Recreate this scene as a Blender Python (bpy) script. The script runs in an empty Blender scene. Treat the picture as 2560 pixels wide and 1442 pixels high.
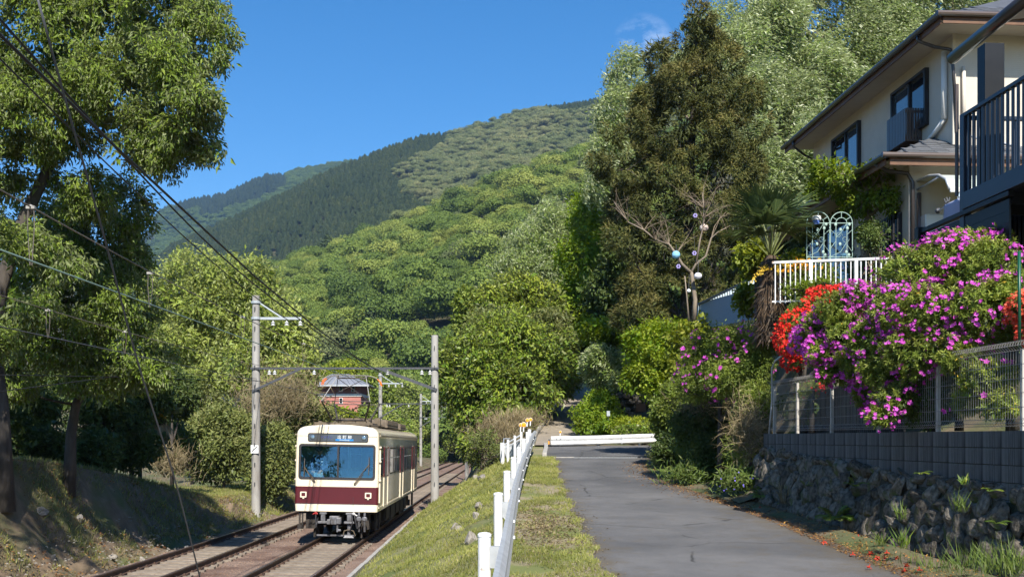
import bpy, math, random
import numpy as np
from mathutils import Matrix, Vector, Euler
R = math.radians
SC = bpy.context.scene
COL = SC.collection
# ------------------------------------------------------------------ camera
FPX, CX, HY = 2560.0, 1280.0, 1095.0          # focal length, centre column and horizon row in photo pixels
cd = bpy.data.cameras.new('camera')
cd.sensor_width = 36.0
cd.lens = 36.0
cd.shift_y = (HY - 721.0) / 2560.0
cd.clip_start = 0.1
cd.clip_end = 9000.0
cam = bpy.data.objects.new('camera', cd)
COL.objects.link(cam)
cam.location = (0, 0, 0)
cam.rotation_euler = (R(90), 0, 0)
SC.camera = cam
# ------------------------------------------------------------------ sky and sun
SUN_AZ, SUN_EL = 9.0, 43.0                    # degrees: to the right of straight behind the camera, above the horizon
world = bpy.data.worlds.new('World')
SC.world = world
world.use_nodes = True
wt = world.node_tree
for n in list(wt.nodes):
    wt.nodes.remove(n)
wo = wt.nodes.new('ShaderNodeOutputWorld')
bg = wt.nodes.new('ShaderNodeBackground')
sky = wt.nodes.new('ShaderNodeTexSky')
sky.sky_type = 'NISHITA'
sky.sun_disc = False
sky.sun_elevation = R(SUN_EL)
sky.sun_rotation = R(180.0 - SUN_AZ)
sky.altitude = 300.0
sky.air_density = 1.0
sky.dust_density = 0.45
sky.ozone_density = 3.0
bg.inputs['Strength'].default_value = 0.09
hs = wt.nodes.new('ShaderNodeHueSaturation')
hs.inputs['Saturation'].default_value = 1.36
# a few thin wisps of cloud, fixed to sky directions
tc = wt.nodes.new('ShaderNodeTexCoord')
mp = wt.nodes.new('ShaderNodeMapping')
mp.inputs['Rotation'].default_value = (0, R(35), 0)
mp.inputs['Scale'].default_value = (26, 26, 60)
nz = wt.nodes.new('ShaderNodeTexNoise')
nz.inputs['Scale'].default_value = 1.0
nz.inputs['Detail'].default_value = 5.0
nz.inputs['Roughness'].default_value = 0.62
wt.links.new(tc.outputs['Generated'], mp.inputs['Vector'])
wt.links.new(mp.outputs['Vector'], nz.inputs['Vector'])
cdir = Vector(((1607 - CX) / FPX, 1.0, (HY - 118) / FPX)).normalized()
dp = wt.nodes.new('ShaderNodeVectorMath'); dp.operation = 'DOT_PRODUCT'
nrm_ = wt.nodes.new('ShaderNodeVectorMath'); nrm_.operation = 'NORMALIZE'
wt.links.new(tc.outputs['Generated'], nrm_.inputs[0])
wt.links.new(nrm_.outputs[0], dp.inputs[0])
dp.inputs[1].default_value = cdir
mr = wt.nodes.new('ShaderNodeMapRange')
mr.inputs['From Min'].default_value = math.cos(R(1.7)); mr.inputs['From Max'].default_value = math.cos(R(0.2))
wt.links.new(dp.outputs['Value'], mr.inputs['Value'])
mr2 = wt.nodes.new('ShaderNodeMapRange')
mr2.inputs['From Min'].default_value = 0.46; mr2.inputs['From Max'].default_value = 0.8
wt.links.new(nz.outputs['Fac'], mr2.inputs['Value'])
mu = wt.nodes.new('ShaderNodeMath'); mu.operation = 'MULTIPLY'
wt.links.new(mr.outputs[0], mu.inputs[0]); wt.links.new(mr2.outputs[0], mu.inputs[1])
mxc = wt.nodes.new('ShaderNodeMix'); mxc.data_type = 'RGBA'
wt.links.new(mu.outputs[0], mxc.inputs['Factor'])
wt.links.new(sky.outputs[0], hs.inputs['Color'])
wt.links.new(hs.outputs[0], mxc.inputs['A'])
mxc.inputs['B'].default_value = (5.2, 6.2, 8.0, 1)
wt.links.new(mxc.outputs['Result'], bg.inputs['Color'])
wt.links.new(bg.outputs[0], wo.inputs['Surface'])
sl = bpy.data.lights.new('sun', 'SUN')
sl.energy = 5.0
sl.angle = R(0.53)
sl.color = (1.0, 0.94, 0.84)
sun = bpy.data.objects.new('sun', sl)
COL.objects.link(sun)
tosun = Vector((math.sin(R(SUN_AZ)) * math.cos(R(SUN_EL)), -math.cos(R(SUN_AZ)) * math.cos(R(SUN_EL)), math.sin(R(SUN_EL))))
sun.rotation_euler = tosun.to_track_quat('Z', 'Y').to_euler()
sun.location = (20, -40, 60)
# ------------------------------------------------------------------ exposure and render settings
SC.render.engine = 'CYCLES'
SC.view_settings.view_transform = 'Standard'
SC.view_settings.look = 'None'
SC.view_settings.exposure = 0.88
SC.view_settings.gamma = 1.0
SC.view_settings.use_curve_mapping = False
SC.cycles.max_bounces = 8
SC.cycles.diffuse_bounces = 3
SC.cycles.glossy_bounces = 3
SC.cycles.transmission_bounces = 6
SC.cycles.transparent_max_bounces = 8
SC.cycles.volume_bounces = 0
SC.cycles.use_denoising = True
SC.cycles.use_adaptive_sampling = True
SC.cycles.adaptive_threshold = 0.02
SC.cycles.caustics_reflective = False
SC.cycles.caustics_refractive = False
SC.cycles.sample_clamp_indirect = 4.0

# ================================================================== helpers
rng = np.random.default_rng(7)
random.seed(7)

def P(px, py, d):
    """the point at distance d (metres along the view) that the photo shows at pixel px, py"""
    return Vector(((px - CX) / FPX * d, d, (HY - py) / FPX * d))

WM = {}                                        # world matrices of parents by name

def _wm(o):
    return WM.get(o.name, Matrix.Identity(4))

def adopt(o, parent):
    if parent is not None:
        o.parent = parent
        o.matrix_parent_inverse = _wm(parent).inverted()
    WM[o.name] = o.matrix_basis.copy()

def tag(o, label=None, cat=None, group=None, kind=None):
    if label: o['label'] = label
    if cat: o['category'] = cat
    if group: o['group'] = group
    if kind: o['kind'] = kind
    return o

def thing(name, label, cat, loc=(0, 0, 0), group=None, rotz=0.0, mat=None):
    o = bpy.data.objects.new(name, None)
    COL.objects.link(o)
    o.empty_display_size = 0.2
    o.matrix_basis = mat if mat is not None else Matrix.Translation(Vector(loc)) @ Matrix.Rotation(rotz, 4, 'Z')
    WM[o.name] = o.matrix_basis.copy()
    return tag(o, label, cat, group)

def place(name, mesh, parent=None, mw=None):
    """an object that shares a mesh, put at a world matrix"""
    o = bpy.data.objects.new(name, mesh)
    COL.objects.link(o)
    if mw is not None: o.matrix_basis = mw
    adopt(o, parent)
    return o

def np_mesh(name, V, F, mats, smooth=False, mi=None, attr=None):
    """mesh from arrays; F is (n, k) with one k"""
    me = bpy.data.meshes.new(name)
    V = np.asarray(V, dtype=np.float32); F = np.asarray(F, dtype=np.int32)
    me.vertices.add(len(V)); me.vertices.foreach_set('co', V.ravel())
    n, k = F.shape
    me.loops.add(n * k); me.loops.foreach_set('vertex_index', F.ravel())
    me.polygons.add(n)
    me.polygons.foreach_set('loop_start', np.arange(0, n * k, k, dtype=np.int32))
    me.polygons.foreach_set('use_smooth', np.full(n, smooth, dtype=bool))
    for m in (mats if isinstance(mats, (list, tuple)) else [mats]):
        me.materials.append(m)
    if mi is not None: me.polygons.foreach_set('material_index', np.asarray(mi, dtype=np.int32))
    if attr:
        for an, av in attr.items():
            a = me.attributes.new(an, 'FLOAT', 'POINT'); a.data.foreach_set('value', np.asarray(av, dtype=np.float32))
    me.update(calc_edges=True); me.validate()
    return me

class MB:
    """collects shapes into one mesh"""
    def __init__(s, xf=None):
        s.v, s.f, s.m = [], [], []
        s.xf = xf
    def add(s, vs, fs, mi=0):
        b = len(s.v)
        if s.xf is not None: vs = [s.xf @ Vector(v) for v in vs]
        s.v += [tuple(v) for v in vs]
        s.f += [tuple(b + i for i in f) for f in fs]
        s.m += [mi] * len(fs)
        return s
    def box(s, c, d, rot=None, mi=0, taper=1.0):
        vs = []
        for z in (-1, 1):
            t = taper if z > 0 else 1.0
            for x, y in ((-1, -1), (1, -1), (1, 1), (-1, 1)):
                p = Vector((x * d[0] / 2 * t, y * d[1] / 2 * t, z * d[2] / 2))
                if rot is not None: p = rot @ p
                vs.append(Vector(c) + p)
        return s.add(vs, [(3, 2, 1, 0), (4, 5, 6, 7), (0, 1, 5, 4), (1, 2, 6, 5), (2, 3, 7, 6), (3, 0, 4, 7)], mi)
    def bar(s, a, b, w, h, mi=0, up=(0, 0, 1)):
        """a box from a to b, w wide and h high"""
        a, b = Vector(a), Vector(b)
        t = (b - a); L = t.length; t.normalize()
        u = Vector(up); sd = t.cross(u)
        if sd.length < 1e-4: sd = t.cross(Vector((1, 0, 0)))
        sd.normalize(); u = sd.cross(t)
        M = Matrix((sd, t, u)).transposed()
        return s.box((a + b) / 2, (w, L, h), M, mi)
    def tube(s, pts, rad, n=6, mi=0, cap=True, flat=1.0):
        pts = [Vector(p) for p in pts]
        if not hasattr(rad, '__len__'): rad = [rad] * len(pts)
        vs = []; nr = None
        for i, p in enumerate(pts):
            t = (pts[min(i + 1, len(pts) - 1)] - pts[max(i - 1, 0)])
            if t.length < 1e-9: t = Vector((0, 0, 1))
            t.normalize()
            if nr is None:
                a = Vector((0, 0, 1)) if abs(t.z) < 0.9 else Vector((1, 0, 0))
                nr = t.cross(a).normalized()
            else:
                nr = nr - t * nr.dot(t)
                if nr.length < 1e-6: nr = t.orthogonal()
                nr.normalize()
            b = t.cross(nr)
            for k in range(n):
                a = 2 * math.pi * k / n
                vs.append(p + nr * (math.cos(a) * rad[i]) + b * (math.sin(a) * rad[i] * flat))
        fs = []
        for i in range(len(pts) - 1):
            for k in range(n):
                k2 = (k + 1) % n
                fs.append((i * n + k, i * n + k2, (i + 1) * n + k2, (i + 1) * n + k))
        if cap:
            fs.append(tuple(range(n - 1, -1, -1)))
            e = (len(pts) - 1) * n
            fs.append(tuple(e + k for k in range(n)))
        return s.add(vs, fs, mi)
    def lathe(s, prof, c=(0, 0, 0), n=12, mi=0, rot=None):
        """profile of (radius, z) turned round a vertical axis"""
        vs = []
        for r, z in prof:
            for k in range(n):
                a = 2 * math.pi * k / n
                p = Vector((r * math.cos(a), r * math.sin(a), z))
                if rot is not None: p = rot @ p
                vs.append(Vector(c) + p)
        fs = []
        for i in range(len(prof) - 1):
            for k in range(n):
                k2 = (k + 1) % n
                fs.append((i * n + k, i * n + k2, (i + 1) * n + k2, (i + 1) * n + k))
        fs.append(tuple(range(n - 1, -1, -1)))
        e = (len(prof) - 1) * n
        fs.append(tuple(e + k for k in range(n)))
        return s.add(vs, fs, mi)
    def ball(s, c, r, n=10, m=6, mi=0):
        if not hasattr(r, '__len__'): r = (r, r, r)
        vs = [Vector(c) + Vector((0, 0, -r[2]))]
        for j in range(1, m):
            t = math.pi * j / m - math.pi / 2
            for k in range(n):
                a = 2 * math.pi * k / n
                vs.append(Vector(c) + Vector((r[0] * math.cos(t) * math.cos(a), r[1] * math.cos(t) * math.sin(a), r[2] * math.sin(t))))
        vs.append(Vector(c) + Vector((0, 0, r[2])))
        fs = []
        for k in range(n):
            fs.append((0, 1 + (k + 1) % n, 1 + k))
        for j in range(m - 2):
            for k in range(n):
                a = 1 + j * n + k; b = 1 + j * n + (k + 1) % n
                fs.append((a, b, b + n, a + n))
        e = len(vs) - 1
        for k in range(n):
            fs.append((e, 1 + (m - 2) * n + k, 1 + (m - 2) * n + (k + 1) % n))
        return s.add(vs, fs, mi)
    def prism(s, poly, y0, y1, mi=0):
        """polygon in x,z pushed along y"""
        n = len(poly)
        vs = [(x, y0, z) for x, z in poly] + [(x, y1, z) for x, z in poly]
        fs = [tuple(range(n)), tuple(range(2 * n - 1, n - 1, -1))]
        for i in range(n):
            j = (i + 1) % n
            fs.append((i, i + n, j + n, j))
        return s.add(vs, fs, mi)
    def mesh(s, name, mats, smooth=False):
        me = bpy.data.meshes.new(name)
        me.from_pydata(s.v, [], s.f)
        for m in (mats if isinstance(mats, (list, tuple)) else [mats]):
            me.materials.append(m)
        me.polygons.foreach_set('material_index', s.m)
        if smooth: me.polygons.foreach_set('use_smooth', [True] * len(s.f))
        me.update()
        return me
    def build(s, name, mats, parent=None, smooth=False, bevel=0.0, mw=None):
        o = place(name, s.mesh(name, mats, smooth), parent, mw)
        if bevel:
            b = o.modifiers.new('bevel', 'BEVEL'); b.width = bevel; b.segments = 2; b.limit_method = 'ANGLE'
        return o

def sm(x, a, b):
    t = np.clip((np.asarray(x, dtype=float) - a) / (b - a), 0, 1)
    return t * t * (3 - 2 * t)

def n3(p, f=1.0, seed=0.0):
    """cheap smooth noise of (n,3) points, about -1..1"""
    x, y, z = p[:, 0] * f + seed * 3.1, p[:, 1] * f + seed * 1.7, p[:, 2] * f + seed * 2.3
    a = np.sin(x * 1.9 + 1.3 * np.sin(y * 1.3 + z * 0.7)) * np.cos(z * 1.7 + 1.1 * np.sin(x * 0.9 - y))
    b = np.sin(y * 2.3 + 1.7 * np.sin(z * 1.1 + x * 0.6)) * np.cos(x * 3.1 - z * 2.9 + y)
    return (a * 0.65 + b * 0.45)

def smooth_knots(kn, w=9, top=700):
    xs = np.arange(-40, top, 1.0)
    a = np.array(kn, dtype=float)
    y = np.interp(xs, a[:, 0], a[:, 1])
    k = np.ones(2 * w + 1) / (2 * w + 1)
    yp = np.convolve(np.pad(y, w, mode='edge'), k, mode='valid')
    return lambda d: np.interp(d, xs, yp)
# ================================================================== materials
def _nt(name):
    m = bpy.data.materials.new(name)
    m.use_nodes = True
    nt = m.node_tree
    return m, nt, nt.nodes['Principled BSDF']

def rgb(c):
    return (c[0], c[1], c[2], 1.0)

def mat(name, c, c2=None, scale=6.0, detail=5.0, lo=0.35, hi=0.65, rough=0.6, metal=0.0, bump=0.0, bscale=None, spec=0.5,
        coat=0.0, stretch=(1, 1, 1), rand=0.0, c3=None, scale3=1.0, lo3=0.5, hi3=0.7, lines=0):
    """a surface: base colour, noise towards c2, larger stains towards c3, bump, a little difference from object to object"""
    m, nt, b = _nt(name)
    N, Lk = nt.nodes, nt.links
    b.inputs['Roughness'].default_value = rough
    b.inputs['Metallic'].default_value = metal
    b.inputs['Specular IOR Level'].default_value = spec
    b.inputs['Coat Weight'].default_value = coat
    b.inputs['Coat Roughness'].default_value = 0.06
    b.inputs['Base Color'].default_value = rgb(c)
    t = N.new('ShaderNodeTexCoord'); mp = N.new('ShaderNodeMapping')
    mp.inputs['Scale'].default_value = stretch
    Lk.new(t.outputs['Object'], mp.inputs['Vector'])
    out = None
    if c2 is not None:
        nz = N.new('ShaderNodeTexNoise'); nz.inputs['Scale'].default_value = scale; nz.inputs['Detail'].default_value = detail
        nz.inputs['Roughness'].default_value = 0.6
        Lk.new(mp.outputs[0], nz.inputs['Vector'])
        mr = N.new('ShaderNodeMapRange'); mr.inputs['From Min'].default_value = lo; mr.inputs['From Max'].default_value = hi
        Lk.new(nz.outputs['Fac'], mr.inputs['Value'])
        mx = N.new('ShaderNodeMix'); mx.data_type = 'RGBA'
        mx.inputs['A'].default_value = rgb(c); mx.inputs['B'].default_value = rgb(c2)
        Lk.new(mr.outputs[0], mx.inputs['Factor'])
        out = mx.outputs['Result']
        if c3 is not None:
            n2 = N.new('ShaderNodeTexNoise'); n2.inputs['Scale'].default_value = scale3; n2.inputs['Detail'].default_value = 6
            Lk.new(mp.outputs[0], n2.inputs['Vector'])
            r2 = N.new('ShaderNodeMapRange'); r2.inputs['From Min'].default_value = lo3; r2.inputs['From Max'].default_value = hi3
            Lk.new(n2.outputs['Fac'], r2.inputs['Value'])
            m2 = N.new('ShaderNodeMix'); m2.data_type = 'RGBA'
            Lk.new(r2.outputs[0], m2.inputs['Factor']); Lk.new(out, m2.inputs['A']); m2.inputs['B'].default_value = rgb(c3)
            out = m2.outputs['Result']
    if rand > 0:
        oi = N.new('ShaderNodeObjectInfo')
        hv = N.new('ShaderNodeHueSaturation')
        r3 = N.new('ShaderNodeMapRange'); r3.inputs['To Min'].default_value = 1 - rand; r3.inputs['To Max'].default_value = 1 + rand
        Lk.new(oi.outputs['Random'], r3.inputs['Value']); Lk.new(r3.outputs[0], hv.inputs['Value'])
        if out is not None: Lk.new(out, hv.inputs['Color'])
        else: hv.inputs['Color'].default_value = rgb(c)
        out = hv.outputs[0]
    if out is not None: Lk.new(out, b.inputs['Base Color'])
    if lines:
        wv = N.new('ShaderNodeTexWave'); wv.bands_direction = 'Z'; wv.wave_profile = 'SAW'; wv.inputs['Scale'].default_value = lines * 0.05 * math.pi * 2; wv.inputs['Distortion'].default_value = 0.0
        Lk.new(t.outputs['Object'], wv.inputs['Vector'])
        bp = N.new('ShaderNodeBump'); bp.inputs['Strength'].default_value = 0.5; bp.inputs['Distance'].default_value = 0.008
        Lk.new(wv.outputs['Fac'], bp.inputs['Height']); Lk.new(bp.outputs[0], b.inputs['Normal'])
    if bump > 0:
        nb = N.new('ShaderNodeTexNoise'); nb.inputs['Scale'].default_value = bscale or scale * 4; nb.inputs['Detail'].default_value = 6
        Lk.new(mp.outputs[0], nb.inputs['Vector'])
        bp = N.new('ShaderNodeBump'); bp.inputs['Strength'].default_value = bump; bp.inputs['Distance'].default_value = 0.02
        Lk.new(nb.outputs['Fac'], bp.inputs['Height']); Lk.new(bp.outputs[0], b.inputs['Normal'])
    return m

def leafmat(name, c0, c1, c2, back=None, trans=0.3, rough=0.5, spec=0.3, clump=0.35, cscale=1.2, inst=False):
    """leaves: each leaf's tint picks along c0..c2, clumps differ, light comes through; back = colour of the underside"""
    m, nt, b = _nt(name)
    N, Lk = nt.nodes, nt.links
    at = N.new('ShaderNodeAttribute'); at.attribute_name = 'tint'
    cr = N.new('ShaderNodeValToRGB')
    cr.color_ramp.elements[0].color = rgb(c0); cr.color_ramp.elements[0].position = 0.0
    cr.color_ramp.elements[1].color = rgb(c2); cr.color_ramp.elements[1].position = 1.0
    e = cr.color_ramp.elements.new(0.5); e.color = rgb(c1)
    if inst:
        ai = N.new('ShaderNodeAttribute'); ai.attribute_name = 'tint_tree'; ai.attribute_type = 'INSTANCER'
        ad = N.new('ShaderNodeMath'); ad.operation = 'MULTIPLY_ADD'
        ad.inputs[1].default_value = 0.3
        Lk.new(at.outputs['Fac'], ad.inputs[0]); Lk.new(ai.outputs['Fac'], ad.inputs[2])
        Lk.new(ad.outputs[0], cr.inputs['Fac'])
    else:
        Lk.new(at.outputs['Fac'], cr.inputs['Fac'])
    col = cr.outputs['Color']
    if clump > 0 and not inst:
        t = N.new('ShaderNodeTexCoord'); nz = N.new('ShaderNodeTexNoise'); nz.inputs['Scale'].default_value = cscale; nz.inputs['Detail'].default_value = 3
        Lk.new(t.outputs['Object'], nz.inputs['Vector'])
        mr = N.new('ShaderNodeMapRange'); mr.inputs['From Min'].default_value = 0.3; mr.inputs['From Max'].default_value = 0.7
        mr.inputs['To Min'].default_value = 1 - clump; mr.inputs['To Max'].default_value = 1 + clump
        Lk.new(nz.outputs['Fac'], mr.inputs['Value'])
        hv = N.new('ShaderNodeHueSaturation'); Lk.new(mr.outputs[0], hv.inputs['Value']); Lk.new(col, hv.inputs['Color'])
        col = hv.outputs[0]
    if back is not None:
        g = N.new('ShaderNodeNewGeometry'); mb = N.new('ShaderNodeMix'); mb.data_type = 'RGBA'
        Lk.new(g.outputs['Backfacing'], mb.inputs['Factor']); Lk.new(col, mb.inputs['A']); mb.inputs['B'].default_value = rgb(back)
        col = mb.outputs['Result']
    Lk.new(col, b.inputs['Base Color'])
    b.inputs['Roughness'].default_value = rough
    b.inputs['Specular IOR Level'].default_value = spec
    if trans > 0:
        tr = N.new('ShaderNodeBsdfTranslucent')
        hb = N.new('ShaderNodeHueSaturation'); hb.inputs['Hue'].default_value = 0.485; hb.inputs['Saturation'].default_value = 1.1; hb.inputs['Value'].default_value = 1.5
        Lk.new(col, hb.inputs['Color']); Lk.new(hb.outputs[0], tr.inputs['Color'])
        ms = N.new('ShaderNodeMixShader'); ms.inputs['Fac'].default_value = trans
        Lk.new(b.outputs[0], ms.inputs[1]); Lk.new(tr.outputs[0], ms.inputs[2])
        Lk.new(ms.outputs[0], N['Material Output'].inputs['Surface'])
    return m

def glassmat(name, tint, rough=0.02, trans=0.75):
    """window glass: mirror-like coat over a partly clear pane"""
    m, nt, b = _nt(name)
    b.inputs['Base Color'].default_value = rgb(tint)
    b.inputs['Roughness'].default_value = rough
    b.inputs['Transmission Weight'].default_value = trans
    b.inputs['IOR'].default_value = 1.5
    return m

M = {}
# ground
def asphalt():
    m, nt, b = _nt('asphalt')
    N, Lk = nt.nodes, nt.links
    t = N.new('ShaderNodeTexCoord')
    def noise(s, det, r=0.6):
        n = N.new('ShaderNodeTexNoise'); n.inputs['Scale'].default_value = s; n.inputs['Detail'].default_value = det; n.inputs['Roughness'].default_value = r
        Lk.new(t.outputs['Object'], n.inputs['Vector']); return n.outputs['Fac']
    def ramp(f, a, b_, ta, tb):
        r = N.new('ShaderNodeMapRange'); r.inputs['From Min'].default_value = a; r.inputs['From Max'].default_value = b_
        r.inputs['To Min'].default_value = ta; r.inputs['To Max'].default_value = tb
        Lk.new(f, r.inputs['Value']); return r.outputs[0]
    def mix(f, A, B, mode='MIX'):
        x = N.new('ShaderNodeMix'); x.data_type = 'RGBA'; x.blend_type = mode
        Lk.new(f, x.inputs['Factor'])
        for k, v in (('A', A), ('B', B)):
            if isinstance(v, tuple): x.inputs[k].default_value = rgb(v)
            else: Lk.new(v, x.inputs[k])
        return x.outputs['Result']
    c = mix(ramp(noise(0.5, 8, 0.68), 0.36, 0.66, 0, 1), (0.058, 0.060, 0.065), (0.135, 0.133, 0.133))
    c = mix(ramp(noise(160, 3, 0.7), 0.45, 0.75, 0, 1), c, (0.19, 0.185, 0.18))
    c = mix(ramp(noise(95, 2, 0.7), 0.62, 0.7, 0, 0.8), c, (0.03, 0.03, 0.032))
    wn = N.new('ShaderNodeTexNoise'); wn.inputs['Scale'].default_value = 1.6; wn.inputs['Detail'].default_value = 4
    Lk.new(t.outputs['Object'], wn.inputs['Vector'])
    wv = N.new('ShaderNodeMix'); wv.data_type = 'RGBA'; wv.inputs['Factor'].default_value = 0.22
    Lk.new(t.outputs['Object'], wv.inputs['A']); Lk.new(wn.outputs['Color'], wv.inputs['B'])
    vo = N.new('ShaderNodeTexVoronoi'); vo.feature = 'DISTANCE_TO_EDGE'; vo.inputs['Scale'].default_value = 0.42
    Lk.new(wv.outputs['Result'], vo.inputs['Vector'])
    ck = N.new('ShaderNodeMath'); ck.operation = 'MULTIPLY'
    Lk.new(ramp(vo.outputs['Distance'], 0.0, 0.010, 0.9, 0.0), ck.inputs[0]); Lk.new(ramp(noise(0.8, 3), 0.47, 0.56, 0, 1), ck.inputs[1])
    c = mix(ck.outputs[0], c, (0.025, 0.025, 0.024))
    c = mix(ramp(noise(0.23, 2, 0.4), 0.52, 0.56, 0, 0.3), c, (0.055, 0.056, 0.06))
    at = N.new('ShaderNodeAttribute'); at.attribute_name = 'edge'
    ed = N.new('ShaderNodeMath'); ed.operation = 'MULTIPLY_ADD'; ed.inputs[1].default_value = 1.0
    Lk.new(at.outputs['Fac'], ed.inputs[0])
    Lk.new(ramp(noise(3.5, 6, 0.7), 0.3, 0.7, -0.45, 0.3), ed.inputs[2])
    cl = N.new('ShaderNodeClamp'); Lk.new(ed.outputs[0], cl.inputs[0])
    c = mix(cl.outputs[0], c, (0.10, 0.075, 0.04))
    Lk.new(c, b.inputs['Base Color'])
    b.inputs['Roughness'].default_value = 0.88; b.inputs['Specular IOR Level'].default_value = 0.3
    bp = N.new('ShaderNodeBump'); bp.inputs['Strength'].default_value = 0.35; bp.inputs['Distance'].default_value = 0.01
    Lk.new(noise(130, 4, 0.7), bp.inputs['Height']); Lk.new(bp.outputs[0], b.inputs['Normal'])
    return m
M['asphalt'] = asphalt()
M['soil'] = mat('soil', (0.16, 0.12, 0.075), (0.10, 0.085, 0.05), 5, 7, rough=0.95, bump=0.8, bscale=30, c3=(0.075, 0.095, 0.03), scale3=0.9, lo3=0.42, hi3=0.6)
M['bank_soil'] = mat('bank_soil', (0.21, 0.15, 0.095), (0.115, 0.085, 0.052), 3, 8, rough=0.95, bump=1.0, bscale=14, c3=(0.09, 0.10, 0.032), scale3=0.8, lo3=0.45, hi3=0.62)
M['verge_soil'] = mat('verge_soil', (0.30, 0.25, 0.17), (0.20, 0.17, 0.10), 22, 8, rough=0.95, bump=0.7, bscale=60, c3=(0.14, 0.16, 0.045), scale3=1.1, lo3=0.45, hi3=0.58)
M['grass_soil'] = mat('grass_soil', (0.15, 0.155, 0.05), (0.22, 0.195, 0.10), 4, 8, rough=0.95, bump=0.9, bscale=25, c3=(0.10, 0.125, 0.03), scale3=0.7, lo3=0.45, hi3=0.6)
M['ballast'] = mat('ballast', (0.17, 0.105, 0.075), (0.26, 0.19, 0.15), 38, 4, rough=0.95, bump=1.0, bscale=45, c3=(0.12, 0.07, 0.05), scale3=0.8, lo3=0.45, hi3=0.65)
M['path'] = mat('path_concrete', (0.30, 0.255, 0.20), (0.22, 0.185, 0.14), 2.5, 6, rough=0.9, bump=0.3, bscale=40)
M['forest_floor'] = mat('forest_floor', (0.05, 0.055, 0.022), (0.08, 0.07, 0.035), 0.3, 6, rough=1.0, bump=0.5, bscale=2)
M['concrete'] = mat('concrete', (0.40, 0.385, 0.36), (0.29, 0.275, 0.25), 7, 7, rough=0.85, bump=0.25, bscale=50)
M['pole'] = mat('pole_concrete', (0.36, 0.35, 0.33), (0.26, 0.25, 0.23), 3, 7, rough=0.85, bump=0.15, bscale=40, stretch=(1, 1, 0.25), c3=(0.19, 0.17, 0.15), scale3=1.5, lo3=0.52, hi3=0.72)
M['block'] = mat('block_concrete', (0.18, 0.177, 0.168), (0.045, 0.045, 0.046), 2.4, 9, lo=0.36, hi=0.62, rough=0.95, spec=0.2, bump=0.6, bscale=55, stretch=(1.6, 6, 0.2), rand=0.05, c3=(0.36, 0.36, 0.34), scale3=12, lo3=0.63, hi3=0.72)
M['stone'] = mat('wall_stone', (0.195, 0.17, 0.135), (0.065, 0.058, 0.048), 4, 8, lo=0.38, hi=0.6, rough=1.0, spec=0.1, bump=1.0, bscale=14, rand=0.4, c3=(0.085, 0.10, 0.035), scale3=2.2, lo3=0.55, hi3=0.68)
M['rock'] = mat('pale_rock', (0.33, 0.30, 0.26), (0.19, 0.17, 0.145), 5, 8, rough=0.95, bump=0.8, bscale=16, rand=0.25)
M['mortar'] = mat('dark_mortar', (0.065, 0.055, 0.038), (0.035, 0.042, 0.016), 6, 6, rough=1.0, bump=1.0)
# metal and paint
M['rail_side'] = mat('rusty_rail', (0.10, 0.055, 0.035), (0.06, 0.036, 0.025), 12, 5, rough=0.75, bump=0.2)
M['rail_top'] = mat('worn_rail_head', (0.20, 0.14, 0.11), rough=0.35, metal=0.7)
M['sleeper'] = mat('sleeper', (0.265, 0.225, 0.18), (0.15, 0.12, 0.095), 9, 8, rough=0.9, bump=0.4, bscale=40, rand=0.14, stretch=(0.4, 2, 1))
M['white'] = mat('white_paint', (0.74, 0.75, 0.755), (0.58, 0.575, 0.56), 5, 7, lo=0.45, hi=0.75, rough=0.45, c3=(0.30, 0.19, 0.11), scale3=6, lo3=0.66, hi3=0.74)
M['galv'] = mat('galvanised_steel', (0.52, 0.54, 0.56), (0.42, 0.44, 0.46), 8, 5, rough=0.45, metal=0.35)
M['bluegalv'] = mat('pale_blue_bracket', (0.42, 0.46, 0.49), (0.35, 0.385, 0.41), 8, 5, rough=0.5, metal=0.2)
M['darksteel'] = mat('dark_steel', (0.06, 0.068, 0.08), (0.1, 0.1, 0.105), 9, 5, rough=0.5, metal=0.4)
M['wire'] = mat('black_cable', (0.018, 0.018, 0.02), rough=0.6)
M['greywire'] = mat('grey_strand', (0.10, 0.105, 0.12), rough=0.6, metal=0.3)
M['copper'] = mat('bronze_wire', (0.23, 0.19, 0.15), rough=0.5, metal=0.5)
M['verdigris'] = mat('green_bronze_wire', (0.20, 0.29, 0.25), rough=0.5, metal=0.3)
M['insul'] = mat('white_porcelain', (0.52, 0.52, 0.52), rough=0.15, coat=0.5)
M['orange'] = mat('orange_reflector', (0.85, 0.33, 0.01), rough=0.2, coat=0.6)
M['black'] = mat('black_paint', (0.007, 0.008, 0.010), (0.011, 0.012, 0.014), 5, 4, rough=0.42, spec=0.3)  # set darker for the deck column: the roof's shade is in the colour
M['blublack'] = mat('blue_black_paint', (0.018, 0.026, 0.042), (0.024, 0.032, 0.05), 5, 4, rough=0.38)
M['green_post'] = mat('green_vinyl', (0.005, 0.07, 0.035), rough=0.4)
M['mesh_wire'] = mat('grey_fence_wire', (0.34, 0.32, 0.29), rough=0.5, metal=0.3)
M['mesh_post'] = mat('grey_fence_post', (0.56, 0.53, 0.48), (0.48, 0.45, 0.40), 6, 4, rough=0.5)
M['bluewhite'] = mat('pale_blue_paint', (0.55, 0.66, 0.76), (0.48, 0.60, 0.70), 4, 4, rough=0.5)
M['hair_fibre'] = leafmat('palm_hair', (0.035, 0.023, 0.014), (0.07, 0.047, 0.028), (0.13, 0.092, 0.056), trans=0.05)
M['mint'] = mat('mint_wrought_iron', (0.30, 0.42, 0.37), rough=0.5)
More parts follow.
